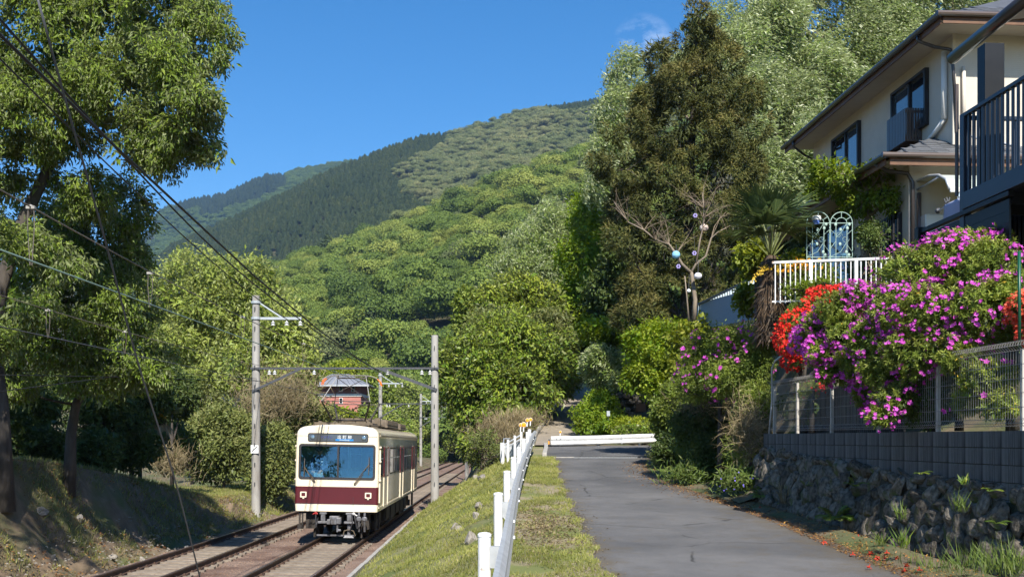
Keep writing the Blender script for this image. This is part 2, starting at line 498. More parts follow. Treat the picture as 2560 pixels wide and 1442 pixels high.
# house
M['siding'] = mat('cream_siding', (0.60, 0.545, 0.465), (0.56, 0.505, 0.43), 3, 4, rough=0.8, lines=24)
M['soffit'] = mat('soffit_boards', (0.50, 0.44, 0.36), (0.46, 0.40, 0.33), 4, 4, rough=0.8)
M['brownwood'] = mat('brown_fascia', (0.15, 0.072, 0.034), (0.11, 0.052, 0.026), 6, 5, rough=0.6, stretch=(1, 0.2, 1))
M['gutter'] = mat('dark_gutter', (0.035, 0.03, 0.03), rough=0.35, coat=0.3)
M['gutter_brown'] = mat('brown_gutter', (0.085, 0.062, 0.052), rough=0.35, coat=0.3)
M['slate'] = mat('slate_tile', (0.115, 0.12, 0.13), (0.085, 0.088, 0.095), 7, 5, rough=0.55, rand=0.2)
M['window_frame'] = mat('dark_sash', (0.018, 0.018, 0.022), rough=0.4)
M['glass'] = mat('curtained_pane', (0.075, 0.10, 0.125), (0.03, 0.04, 0.055), 3, 2, rough=0.02, coat=1.0, stretch=(12, 12, 0.3))
M['darkglass'] = mat('dark_pane', (0.012, 0.016, 0.024), rough=0.03, coat=0.8)
M['curtain'] = mat('pale_curtain', (0.55, 0.58, 0.6), (0.42, 0.45, 0.48), 3, 2, rough=0.9, stretch=(14, 14, 0.3))
M['whitepipe'] = mat('white_plastic_pipe', (0.76, 0.75, 0.72), rough=0.4)
M['boiler'] = mat('silver_boiler_case', (0.50, 0.50, 0.48), rough=0.4, metal=0.25)
M['towel'] = mat('blue_towel', (0.42, 0.46, 0.62), (0.36, 0.40, 0.56), 60, 3, rough=0.95, bump=0.4, bscale=150)
M['awning'] = mat('milky_awning_sheet', (0.50, 0.56, 0.50), rough=0.3, coat=0.3)
M['pinkwall'] = mat('pink_wall', (0.42, 0.17, 0.14), (0.38, 0.15, 0.125), 2, 4, rough=0.85)
M['plumwall'] = mat('plum_wall', (0.22, 0.095, 0.095), rough=0.85)
M['greyroof'] = mat('grey_roof', (0.22, 0.235, 0.27), (0.18, 0.19, 0.22), 3, 4, rough=0.6)
M['blueroof'] = mat('blue_roof', (0.06, 0.09, 0.2), rough=0.5)
M['whitewall'] = mat('white_wall', (0.72, 0.72, 0.71), rough=0.8)
# wood
M['bark'] = mat('grey_bark', (0.085, 0.072, 0.06), (0.038, 0.032, 0.027), 7, 8, rough=0.95, bump=0.9, bscale=18, stretch=(1, 1, 0.3))
M['palebark'] = mat('pale_bark', (0.27, 0.22, 0.165), (0.16, 0.13, 0.10), 6, 7, rough=0.9, bump=0.6, bscale=18, stretch=(1, 1, 0.3))
M['twig'] = mat('dry_twig', (0.25, 0.20, 0.14), (0.16, 0.12, 0.085), 6, 5, rough=0.95)
M['fibre'] = mat('palm_fibre', (0.10, 0.065, 0.04), (0.05, 0.033, 0.022), 9, 8, rough=1.0, bump=1.0, bscale=24)
# leaves: dark, middle, light
M['oak'] = leafmat('oak_leaf', (0.091, 0.141, 0.018), (0.156, 0.223, 0.029), (0.251, 0.312, 0.055), back=(0.20, 0.235, 0.10), trans=0.26, cscale=0.8)
M['oak_dark'] = leafmat('shade_oak_leaf', (0.046, 0.078, 0.018), (0.078, 0.124, 0.026), (0.130, 0.182, 0.052), trans=0.25)
M['pale'] = leafmat('spring_leaf', (0.165, 0.225, 0.034), (0.252, 0.307, 0.061), (0.347, 0.375, 0.101), back=(0.30, 0.34, 0.13), trans=0.3, cscale=0.7)
M['silver'] = leafmat('silver_backed_leaf', (0.085, 0.135, 0.026), (0.16, 0.215, 0.048), (0.255, 0.31, 0.10), back=(0.40, 0.45, 0.24), trans=0.22, rough=0.38, spec=0.45, cscale=0.3, clump=0.25)
M['cedar'] = leafmat('cedar_spray', (0.050, 0.060, 0.013), (0.100, 0.108, 0.025), (0.185, 0.160, 0.048), trans=0.12, rough=0.7, cscale=0.6)
M['bush'] = leafmat('evergreen_bush_leaf', (0.087, 0.150, 0.015), (0.165, 0.238, 0.025), (0.290, 0.334, 0.044), back=(0.18, 0.21, 0.06), trans=0.26, cscale=0.7, rough=0.4)
M['yellow'] = leafmat('yellow_green_leaf', (0.135, 0.184, 0.014), (0.217, 0.265, 0.021), (0.331, 0.345, 0.034), trans=0.3, cscale=0.8)
M['maple'] = leafmat('maple_leaf', (0.106, 0.189, 0.014), (0.177, 0.263, 0.019), (0.284, 0.338, 0.030), trans=0.34, cscale=0.8)
M['hedge'] = leafmat('hedge_leaf', (0.098, 0.147, 0.022), (0.171, 0.225, 0.035), (0.277, 0.310, 0.062), trans=0.26, cscale=1.5)
M['shadow_bush'] = leafmat('shaded_undergrowth_leaf', (0.043, 0.071, 0.017), (0.079, 0.118, 0.025), (0.144, 0.172, 0.043), trans=0.22, cscale=0.8)  # darker leaf for bushes in shadow; the shade is put into the colour
M['scrub'] = leafmat('scrub_leaf', (0.101, 0.128, 0.034), (0.169, 0.196, 0.055), (0.270, 0.270, 0.097), trans=0.25, cscale=0.6)
M['dry'] = leafmat('dry_grass_blade', (0.13, 0.10, 0.05), (0.21, 0.165, 0.085), (0.30, 0.25, 0.14), trans=0.2, cscale=1.5)
M['azalea'] = leafmat('azalea_leaf', (0.101, 0.150, 0.022), (0.185, 0.246, 0.039), (0.332, 0.361, 0.072), trans=0.24, cscale=2.0, rough=0.45)
M['magenta'] = leafmat('magenta_petal', (0.36, 0.038, 0.30), (0.54, 0.072, 0.46), (0.68, 0.16, 0.60), trans=0.25, clump=0.2)
M['red'] = leafmat('red_petal', (0.50, 0.012, 0.008), (0.66, 0.026, 0.012), (0.74, 0.055, 0.02), trans=0.15, clump=0.15)
M['coral'] = leafmat('coral_petal', (0.62, 0.07, 0.035), (0.72, 0.12, 0.06), (0.8, 0.2, 0.12), trans=0.3, clump=0.15)
M['vine'] = leafmat('kiwi_leaf', (0.12, 0.16, 0.02), (0.22, 0.26, 0.03), (0.36, 0.37, 0.05), trans=0.36, cscale=2)
M['gvine'] = leafmat('garden_tree_leaf', (0.09, 0.14, 0.014), (0.15, 0.21, 0.02), (0.23, 0.28, 0.035), trans=0.36, cscale=1.5)
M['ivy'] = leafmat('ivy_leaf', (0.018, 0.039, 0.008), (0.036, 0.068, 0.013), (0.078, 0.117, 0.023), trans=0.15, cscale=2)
M['palm'] = leafmat('palm_frond', (0.035, 0.06, 0.02), (0.07, 0.105, 0.035), (0.14, 0.17, 0.06), trans=0.2, cscale=2)
M['palmflower'] = leafmat('palm_flower', (0.45, 0.28, 0.02), (0.6, 0.4, 0.04), (0.7, 0.5, 0.08), trans=0.1, clump=0.1)
M['marigold'] = leafmat('orange_flower', (0.6, 0.22, 0.005), (0.7, 0.3, 0.01), (0.75, 0.4, 0.02), trans=0.2, clump=0.1)
M['fern'] = leafmat('fern_leaf', (0.054, 0.102, 0.017), (0.102, 0.168, 0.024), (0.264, 0.288, 0.036), trans=0.3, cscale=2)
M['grass'] = leafmat('grass_blade', (0.110, 0.135, 0.025), (0.190, 0.205, 0.045), (0.320, 0.290, 0.110), trans=0.3, cscale=0.9)
M['lushgrass'] = leafmat('lush_grass_blade', (0.050, 0.086, 0.014), (0.086, 0.130, 0.022), (0.144, 0.173, 0.043), trans=0.3, cscale=1.5)
M['litter'] = leafmat('fallen_leaf', (0.10, 0.045, 0.02), (0.22, 0.10, 0.035), (0.42, 0.24, 0.06), trans=0.05, cscale=3)
M['violet'] = leafmat('violet_petal', (0.12, 0.09, 0.45), (0.18, 0.14, 0.6), (0.26, 0.2, 0.7), trans=0.2)
# far woods (instanced crowns)
M['wood_green'] = leafmat('far_broadleaf', (0.052, 0.09, 0.018), (0.14, 0.20, 0.034), (0.29, 0.315, 0.07), trans=0.22, inst=True, rough=0.7)
M['wood_conifer'] = leafmat('far_conifer', (0.025, 0.043, 0.014), (0.041, 0.062, 0.018), (0.075, 0.090, 0.024), trans=0.1, inst=True, rough=0.8)
M['wood_tan'] = leafmat('far_budding_tree', (0.085, 0.115, 0.042), (0.155, 0.185, 0.07), (0.255, 0.26, 0.11), trans=0.2, inst=True, rough=0.8)
# ================================================================== the lie of the land
ZR = smooth_knots([(-40, -2.5), (0, -2.72), (22.5, -3.06), (32.8, -3.23), (45, -3.34), (91, -3.55), (138, -3.8), (180, -4.0), (228, -4.15), (300, -4.3), (700, -6)])
XR = smooth_knots([(-40, -4.3), (0, -4.72), (22.5, -5.18), (32.8, -5.52), (48, -5.80), (62, -5.92), (111, -6.3), (160, -6.75), (221, -6.9), (300, -4.5), (400, 6), (700, 60)])
XL = lambda d: XR(d) - 3.32
ZG = smooth_knots([(-40, -2.2), (0, -1.9), (9.5, -1.68), (25.5, -1.04), (29.5, -0.82), (33.5, -0.58), (41, -0.34), (46, 0.05), (700, 20)], w=2)   # road level
XG = smooth_knots([(-40, -1.0), (0, -0.42), (9.5, -0.256), (13.5, -0.185), (17.5, -0.09), (21.5, 0.03), (25.5, 0.17), (29.5, 0.33), (33.5, 0.5), (37, 0.68), (41, 0.8), (60, 0.8)], w=2)
_RL = smooth_knots([(-40, 1.2), (0, 1.15), (11.8, 1.12), (18, 1.11), (27.6, 1.24), (32, 1.4), (60, 1.4)], w=2)                                  # left edge of the road
RL = lambda d: _RL(d) + 0.055 * np.sin(np.asarray(d) * 2.3) + 0.04 * np.sin(np.asarray(d) * 5.9 + 1)
RRT = smooth_knots([(-40, 5.6), (0, 5.3), (12.6, 4.66), (14.6, 4.6), (17.6, 4.5), (20, 4.28), (24.3, 3.85), (28, 3.75), (31, 4.0), (33, 4.6), (60, 5)], w=1)
XW = lambda d: 5.70 - 0.086 * (np.asarray(d, dtype=float) - 11.4)                                                                               # face of the block wall
BANK = smooth_knots([(-40, 0.2), (18, -0.2), (24, -0.50), (28, -0.65), (35, -1.5), (43, -2.55), (60, -2.8), (100, -3.1), (300, -3.6), (700, -5)], w=3)
PATH = np.array([(1.95, 40.6, -0.36), (2.2, 46, 0.1), (2.95, 52, 0.95), (3.85, 58, 1.95), (4.95, 64, 3.05), (7.2, 70, 4.1), (11, 76, 5.2), (22, 85, 7.5)])

def strip(name, ys, x0, z0, x1, z1, n, m, kind='structure', bump=0.0, shape=None, attr=None, f=0.8):
    """a piece of ground between two edges that run along the view; bump roughens its inside only"""
    ys = np.asarray(ys, dtype=float)
    t = np.linspace(0, 1, n + 1)
    Y, T = np.meshgrid(ys, t, indexing='ij')
    X0, X1 = x0(ys)[:, None], x1(ys)[:, None]
    X = X0 + (X1 - X0) * T
    TT = shape(T) if shape else T
    Z = z0(ys)[:, None] * (1 - TT) + z1(ys)[:, None] * TT
    p = np.stack([X.ravel(), Y.ravel(), np.zeros(X.size)], 1)
    w = (np.minimum(T, 1 - T) * 8).clip(0, 1)
    if bump:
        Z = Z + (n3(p, f, 1).reshape(Z.shape) * 0.6 + n3(p, f * 2.7, 2).reshape(Z.shape) * 0.3 + n3(p, f * 7, 3).reshape(Z.shape) * 0.12) * bump * w
    V = np.stack([X, Y, Z], -1).reshape(-1, 3)
    i = np.arange(len(ys) - 1)[:, None] * (n + 1) + np.arange(n)[None, :]
    i = i.ravel()
    F = np.stack([i, i + 1, i + n + 2, i + n + 1], 1)
    at = None
    if attr: at = {'edge': attr(X, T).ravel()}
    me = np_mesh(name, V, F, m, smooth=True, attr=at)
    o = place(name, me)
    o['kind'] = kind
    return o

c_ = lambda v: (lambda d: np.full_like(np.asarray(d, dtype=float), v))
YN = np.concatenate([np.arange(2, 60, 0.5), np.arange(60, 140, 2.0), np.arange(140, 420, 8.0)])
# a sheet far below everything that runs to the horizon
gs = MB().add([(-6000, -600, -9), (6000, -600, -9), (6000, 7000, -9), (-6000, 7000, -9)], [(0, 1, 2, 3)]).build('ground', M['forest_floor'])
tag(gs, kind='structure')
# track bed
TBL = lambda d: XL(d) - 1.55
TBR = lambda d: XR(d) + 1.72
ZB = lambda d: ZR(d) - 0.165
strip('track_bed', YN, TBL, lambda d: ZB(d) - 0.05, TBR, lambda d: ZB(d) - 0.03, 26, M['ballast'], bump=0.035, f=2.0)
# left bank
TOE = lambda d: XL(d) - 3.9 + np.interp(d, [20, 40, 60], [0.0, 0.4, 0.8])
strip('left_bank', YN, TOE, BANK, TBL, lambda d: ZB(d) - 0.05, 40, M['bank_soil'], bump=0.5, f=1.1, shape=lambda t: np.sin(t * np.pi / 2) ** 0.9)
strip('left_terrace', YN, lambda d: TOE(d) - 42, lambda d: BANK(d) + 4 + np.interp(d, [60, 200], [0, 8]), TOE, BANK, 30, M['soil'], bump=0.5, f=0.3, shape=lambda t: t ** 0.45)
# right embankment between the kerb and the guardrail
YE = np.arange(2, 36.6, 0.4)
EMB = lambda t: t ** 0.82
TBE = lambda d: TBR(d) + 0.03
ZBE = lambda d: ZB(d) + 0.1
strip('embankment', YE, TBE, ZBE, lambda d: XG(d) - 0.02, lambda d: ZG(d) - 0.02, 24, M['grass_soil'], bump=0.2, f=1.2, shape=EMB)
YV = np.arange(2, 33.05, 0.15)
strip('verge', YV, lambda d: XG(d) - 0.02, lambda d: ZG(d) - 0.02, RL, ZG, 12, M['verge_soil'], bump=0.06, f=2.0)
strip('road', YV, RL, ZG, RRT, ZG, 16, M['asphalt'], attr=lambda X, T: np.maximum(np.exp(-(1 - T) * 3.3 / 0.38), 0.6 * np.exp(-T * 3.3 / 0.2)))
# edge strip between road and wall, full of litter
FOOT = lambda d: np.interp(d, [2, 11.4, 13.8, 17.4, 20, 24, 33], [5.95, 5.42, 5.16, 4.83, 4.62, 5.0, 6.2])
strip('road_edge', YV, RRT, ZG, FOOT, lambda d: ZG(d) + 0.06, 8, M['soil'], bump=0.05, f=2.0)
# crossing road behind the drain: wider, gently rising to the right
YC = np.arange(33.25, 41.1, 0.4)
strip('crossing_road', YC, lambda d: XG(d) + 0.62, ZG, c_(14.0), lambda d: ZG(d) + 0.10, 14, M['asphalt'], attr=lambda X, T: X * 0)
strip('crossing_verge', np.arange(33.05, 41.1, 0.4), lambda d: XG(d) - 0.02, lambda d: ZG(d) - 0.02, lambda d: XG(d) + 0.62, ZG, 4, M['verge_soil'], bump=0.03)
# drain across the road: concrete sill and steel grating with its bars
dr = thing('drain', 'concrete and steel drain grating running across the grey road', 'drain', (2.4, 33.15, -0.6))
MB().box((1.25, 33.14, -0.66), (1.5, 0.2, 0.12)).build('concrete_lid', M['concrete'], dr)
MB().box((2.8, 33.2, -0.665), (3.2, 0.035, 0.1)).box((2.8, 33.06, -0.665), (3.2, 0.035, 0.1)).build('frame', M['galv'], dr)
g = MB()
for k in range(46): g.box((2.02 + k * 0.05, 33.13, -0.65), (0.02, 0.11, 0.05))
g.build('grating', M['galv'], dr)['kind'] = 'stuff'
# garden above the wall and the bank under the hedge
GZ = 2.9
strip('garden_slope', np.arange(2, 20.3, 0.4), lambda d: XW(d) + 0.14, c_(0.02), lambda d: XW(d) + 4.3, c_(GZ), 14, M['soil'], bump=0.15, shape=lambda t: sm(t, 0.28, 1.0))
strip('garden_terrace', np.arange(2, 45, 0.7), lambda d: np.where(np.asarray(d) < 20, XW(d) + 4.3, 7.0), c_(GZ), c_(60), c_(12.0), 24, M['soil'], bump=0.1, shape=lambda t: sm(t, 0.18, 1.0))
strip('hedge_bank', np.arange(19.6, 33.3, 0.4), lambda d: FOOT(d) - 0.3, lambda d: ZG(d) + 0.04, c_(7.6), c_(GZ), 12, M['soil'], bump=0.12, shape=lambda t: sm(t, 0.0, 1.0))
# hillside beyond the crossing
def hill_z(X, Y):
    pc = np.interp(Y, PATH[:, 1], PATH[:, 0]); pz = np.interp(Y, PATH[:, 1], PATH[:, 2])
    x0 = XR(Y) + 2.2
    right = pz + np.maximum(0, X - pc - 1.3) * 0.33 * sm(Y, 42.5, 48)
    left = pz - np.maximum(0, pc - 1.2 - X) * 0.12
    z = np.where(X > pc, right, left)
    z = np.minimum(z, 60 + X * 0)
    e = sm(X, x0, x0 + 3.4)
    return (ZR(Y) - 0.2) * (1 - e) + z * e
ys = np.concatenate([np.arange(41, 90, 1.0), np.arange(90, 330, 6.0)])
tt = np.linspace(0, 1, 70) ** 1.7
Yh, Th = np.meshgrid(ys, tt, indexing='ij')
Xh = (XR(ys) + 1.75)[:, None] + 110 * Th
Zh = hill_z(Xh, Yh)
ph = np.stack([Xh.ravel(), Yh.ravel(), Zh.ravel() * 0], 1)
Zh = Zh + (n3(ph, 0.5, 4) * 0.12).reshape(Zh.shape) * sm(np.abs(Xh - np.interp(Yh, PATH[:, 1], PATH[:, 0])), 1.2, 3)
ii = (np.arange(len(ys) - 1)[:, None] * len(tt) + np.arange(len(tt) - 1)[None, :]).ravel()
o = place('hillside', np_mesh('hillside', np.stack([Xh, Yh, Zh], -1).reshape(-1, 3), np.stack([ii, ii + 1, ii + len(tt) + 1, ii + len(tt)], 1), M['soil'], smooth=True))
o['kind'] = 'structure'
o = strip('embankment_end', np.arange(36.2, 41.3, 0.4), TBE, ZBE, lambda d: XG(d) - 0.0, lambda d: ZG(d) - 0.02, 14, M['grass_soil'], bump=0.1, shape=EMB)
# path
ys = np.arange(40.8, 76, 0.6)
pc = smooth_knots([(p[1], p[0]) for p in PATH], w=1, top=200); pzf = smooth_knots([(p[1], p[2]) for p in PATH], w=1, top=200)
strip('path', ys, lambda d: pc(d) - 1.05, lambda d: np.maximum(pzf(d), hill_z(pc(d), d)) + 0.05, lambda d: pc(d) + 1.05, lambda d: np.maximum(pzf(d), hill_z(pc(d), d)) + 0.05, 6, M['path'])
kb = MB()
for k in range(14):
    a, b = 41.0 + k * 1.3, 41.0 + k * 1.3 + 1.24
    kb.bar((pc(a) - 1.15, a, pzf(a) + 0.1), (pc(b) - 1.15, b, pzf(b) + 0.1), 0.16, 0.16)
tag(kb.build('path_kerb', M['concrete'], bevel=0.02), kind='structure')
k2 = MB()
for k in range(4):
    a, b = 33.3 + k * 1.9, 33.3 + k * 1.9 + 1.84
    k2.bar((XG(a) + 0.56, a, ZG(a) + 0.06), (XG(b) + 0.56, b, ZG(b) + 0.06), 0.15, 0.16)
tag(k2.build('road_kerb', M['concrete'], bevel=0.02), kind='structure')

# ------------------------------------------------------------------ railway: rails, sleepers, kerb
rail_prof = [(-0.035, 0.0), (-0.037, -0.03), (-0.012, -0.045), (-0.012, -0.125), (-0.065, -0.14), (-0.065, -0.153), (0.065, -0.153), (0.065, -0.14), (0.012, -0.125), (0.012, -0.045), (0.037, -0.03), (0.035, 0.0)]
def make_rail(xf, off, parent):
    ds = np.concatenate([np.arange(16, 60, 1.0), np.arange(60, 330, 4.0)])
    V, F, mi = [], [], []
    n = len(rail_prof)
    for i, d in enumerate(ds):
        for (x, z) in rail_prof: V.append((float(xf(d)) + off + x, d, float(ZR(d)) + z))
    for i in range(len(ds) - 1):
        for k in range(n):
            k2 = (k + 1) % n
            F.append((i * n + k, i * n + k2, (i + 1) * n + k2, (i + 1) * n + k)); mi.append(1 if k == n - 1 else 0)
    place('rail', np_mesh('rail', V, F, [M['rail_side'], M['rail_top']], mi=mi), parent)
sl_meshes = []
for v in range(4):
    r = np.random.default_rng(30 + v)
    b = MB().box((0, 0, -0.075), (2.05 + r.uniform(-.05, .05), 0.21, 0.15))
    me = b.mesh('sleeper', M['sleeper'])
    for vv in me.vertices: vv.co += Vector(r.normal(0, 0.008, 3))
    sl_meshes.append(me)
chairm = MB().box((0, 0, 0.012), (0.30, 0.15, 0.02)).box((0.1, 0, 0.035), (0.045, 0.07, 0.045)).box((-0.1, 0, 0.035), (0.045, 0.07, 0.045)).mesh('rail_chair', M['rail_side'])
for nm, xf, lab in (('railway_track', XR, 'nearer railway track that the tram car stands on'), ('railway_track', XL, 'empty outer railway track along the foot of the shaded bank')):
    t = thing(nm, lab, 'railway track', (float(xf(20)), 20, float(ZR(20))), 'double track of the railway')
    make_rail(xf, -0.7525, t); make_rail(xf, 0.7525, t)
    for k in range(150):
        d = 18.0 + k * 0.62
        ang = math.atan2(float(xf(d + 1) - xf(d - 1)), 2.0)
        mw = Matrix.Translation((float(xf(d)) + rng.normal(0, .02), d, float(ZR(d)) - 0.148 + rng.normal(0, .004))) @ Matrix.Rotation(-ang + rng.normal(0, .01), 4, 'Z')
        s = place('sleeper', sl_meshes[k % 4], t, mw)
    ch = MB()
    for k in range(75):
        d = 18.0 + k * 0.62
        for off in (-0.7525, 0.7525):
            x = float(xf(d)) + off; z = float(ZR(d)) - 0.148
            ch.box((x, d, z + 0.012), (0.30, 0.15, 0.02)); ch.box((x + 0.09, d, z + 0.035), (0.04, 0.07, 0.04)); ch.box((x - 0.09, d, z + 0.035), (0.04, 0.07, 0.04))
    ch.build('rail_fastening', M['rail_side'], t)['kind'] = 'stuff'
# stones of the ballast: small rubble lying on the bed
def rubble(name, n, xa, xb, ya, yb, zf, size, m, pw=1.0):
    r = np.random.default_rng(len(name) * 13 + n)
    y = ya + (yb - ya) * r.random(n) ** pw
    x = xa(y) + (xb(y) - xa(y)) * r.random(n)
    z = zf(x, y)
    s = size * r.uniform(0.5, 1.5, n)
    th = r.uniform(0, 2 * np.pi, n)
    base = np.array([(1, 0, 0), (-0.5, 0.85, 0.1), (-0.5, -0.85, 0.05), (0.05, 0.1, 0.75)])
    V = base[None] * (s[:, None, None] * r.uniform(0.7, 1.2, (n, 4, 1)))
    c, sn = np.cos(th)[:, None], np.sin(th)[:, None]
    V = np.stack([V[..., 0] * c - V[..., 1] * sn + x[:, None], V[..., 0] * sn + V[..., 1] * c + y[:, None], V[..., 2] + z[:, None] - 0.006], -1)
    i = np.arange(n) * 4
    F = np.concatenate([np.stack([i, i + 1, i + 3], 1), np.stack([i + 1, i + 2, i + 3], 1), np.stack([i + 2, i, i + 3], 1)])
    o = place(name, np_mesh(name, V.reshape(-1, 3), F, m)); o['kind'] = 'stuff'
    return o
rubble('ballast_gravel', 15000, TBL, TBR, 20, 75, lambda x, y: ZB(y) - 0.035, 0.028, M['ballast'], 1.7)
rubble('bank_gravel', 700, lambda y: TBL(y) - 1.2, lambda y: TBL(y) + 0.2, 19, 46, lambda x, y: ZB(y) + np.clip(TBL(y) - x, 0, 2) ** 1.5 * 0.75 - 0.0, 0.035, M['rock'], 1.2)
# kerb along the track, cast in lengths
kt = thing('kerb', 'low concrete kerb between the near track and the grass slope', 'kerb', (float(TBR(24)), 24, float(ZB(24))))
for k in range(16):
    a = 17.0 + k * 1.9; b = a + 1.88
    if b > 46.5: break
    MB().bar((float(TBR(a)) - 0.02, a, float(ZB(a)) + 0.09 + rng.normal(0, .008)), (float(TBR(b)) - 0.02, b, float(ZB(b)) + 0.09 + rng.normal(0, .008)), 0.10, 0.34).build('kerb_block', M['concrete'], kt)
# ================================================================== wooded mountains
RIDGE3 = (np.array([-900, 200, 560, 640, 740, 870, 960, 1060, 1180, 1290, 1400, 1500, 1600, 2000, 2600, 3400]), np.array([970, 890, 760, 690, 655, 606, 574, 532, 478, 436, 396, 366, 338, 228, 160, 130]), 170.0, 540.0)
RIDGE2 = (np.array([-900, 100, 300, 380, 430, 540, 700, 830, 930, 1000, 1060, 1130, 1200, 1310, 1400, 1520, 1600, 1900, 2600, 3400]), np.array([800, 720, 670, 650, 605, 556, 481, 416, 376, 351, 331, 327, 306, 272, 256, 238, 229, 184, 144, 124]), 480.0, 1150.0)
RIDGE1 = (np.array([-900, 100, 340, 375, 395, 480, 560, 640, 670, 705, 760, 830, 900, 1000, 1200, 3400]), np.array([760, 690, 608, 577, 528, 498, 485, 447, 436, 438, 424, 410, 404, 396, 390, 390]), 1000.0, 2300.0)

def mount_z(R_, X, Y, crown=0.0):
    px = CX + FPX * X / Y
    yr = np.interp(px, R_[0], R_[1]) - 0.0
    zr = (HY - yr) / FPX * R_[3] - crown
    t = (Y - R_[2]) / (R_[3] - R_[2])
    p = np.stack([X, Y, X * 0], 1) if X.ndim == 1 else np.stack([X.ravel(), Y.ravel(), X.ravel() * 0], 1)
    u = (n3(p, 9.0 / R_[3], 2).reshape(X.shape) * 0.05 + n3(p, 22.0 / R_[3], 5).reshape(X.shape) * 0.02) * zr
    bow = np.where(t < 1, np.clip(t, 0, 1) ** 0.92, 1 - (t - 1) * 0.9)
    return -6 + (zr + 6) * bow + u * np.clip(t * 4, 0, 1) * np.clip((1 - t) * 5, 0, 1)

def mountain(name, R_, crown):
    pxs = np.linspace(-700, 3000, 150)
    ys = np.linspace(R_[2], R_[2] + (R_[3] - R_[2]) * 1.6, 60)
    Yg, Pg = np.meshgrid(ys, pxs, indexing='ij')
    Xg = (Pg - CX) / FPX * Yg
    Zg = mount_z(R_, Xg, Yg, crown)
    n = len(pxs)
    i = (np.arange(len(ys) - 1)[:, None] * n + np.arange(n - 1)[None, :]).ravel()
    o = place(name, np_mesh(name, np.stack([Xg, Yg, Zg], -1).reshape(-1, 3), np.stack([i, i + 1, i + n + 1, i + n], 1), M['forest_floor'], smooth=True))
    o['kind'] = 'structure'
mountain('near_hill', RIDGE3, 7.0)
mountain('middle_mountain', RIDGE2, 9.0)
mountain('far_mountain', RIDGE1, 9.0)

# crowns that the woods are planted with (kept out of the scene: only their planted copies show)
def crown_proto(name, m, seed, kind):
    r = np.random.default_rng(seed)
    if kind == 'round':
        nl = 11
        u = r.normal(size=(nl, 3)); u /= np.linalg.norm(u, axis=1)[:, None]; u[:, 2] = np.abs(u[:, 2]) * 0.9 - 0.2
        C = u * np.array([0.55, 0.55, 0.38]) * r.uniform(0.7, 1.05, (nl, 1)) + np.array([0, 0, 0.75])
        Rr = r.uniform(0.26, 0.42, nl)
        n = 3800
        li = r.integers(0, nl, n)
        v = r.normal(size=(n, 3)); v /= np.linalg.norm(v, axis=1)[:, None]
        v[:, 2] = np.where(r.random(n) < 0.6, np.abs(v[:, 2]), v[:, 2])
        pos = C[li] + v * (Rr[li] * r.uniform(0.75, 1.06, n))[:, None] * np.array([1, 1, 0.85])
        nr = v + r.normal(0, 0.5, (n, 3))
        s = r.uniform(0.018, 0.042, n)
    else:
        n = 1500
        h = 1 - np.sqrt(r.random(n)); a = r.uniform(0, 2 * np.pi, n)
        rad = 0.43 * (1 - h) ** 0.7 * r.uniform(0.6, 1.1, n) * (1 + 0.25 * np.sin(h * 40 + a * 2))
        pos = np.stack([rad * np.cos(a), rad * np.sin(a), 0.2 + h * 0.95], 1)
        nr = np.stack([np.cos(a), np.sin(a), 0.5 + 0 * a], 1) + r.normal(0, 0.4, (n, 3))
        s = r.uniform(0.025, 0.05, n)
    nr /= np.linalg.norm(nr, axis=1)[:, None]
    t = np.cross(nr, r.normal(size=(n, 3))); t /= np.linalg.norm(t, axis=1)[:, None]
    b = np.cross(nr, t)
    V = np.stack([pos - t * s[:, None], pos + b * s[:, None] * 0.8, pos + t * s[:, None], pos - b * s[:, None] * 0.8], 1).reshape(-1, 3)
    i = np.arange(n) * 4
    tint = np.repeat(np.clip(r.normal(0.5, 0.25, n), 0, 1), 4)
    me = np_mesh(name, V, np.stack([i, i + 1, i + 2, i + 3], 1), m, attr={'tint': tint})
    return bpy.data.objects.new(name, me)
def proto_collection(name, items):
    c = bpy.data.collections.new(name)
    for o in items: c.objects.link(o)
    return c
C_GREEN = proto_collection('green_crowns', [crown_proto('crown_green_%d' % k, M['wood_green'], 50 + k, 'round') for k in range(4)])
C_TAN = proto_collection('tan_crowns', [crown_proto('crown_tan_%d' % k, M['wood_tan'], 60 + k, 'round') for k in range(4)])
C_CON = proto_collection('conifer_crowns', [crown_proto('crown_conifer_%d' % k, M['wood_conifer'], 70 + k, 'cone') for k in range(3)])

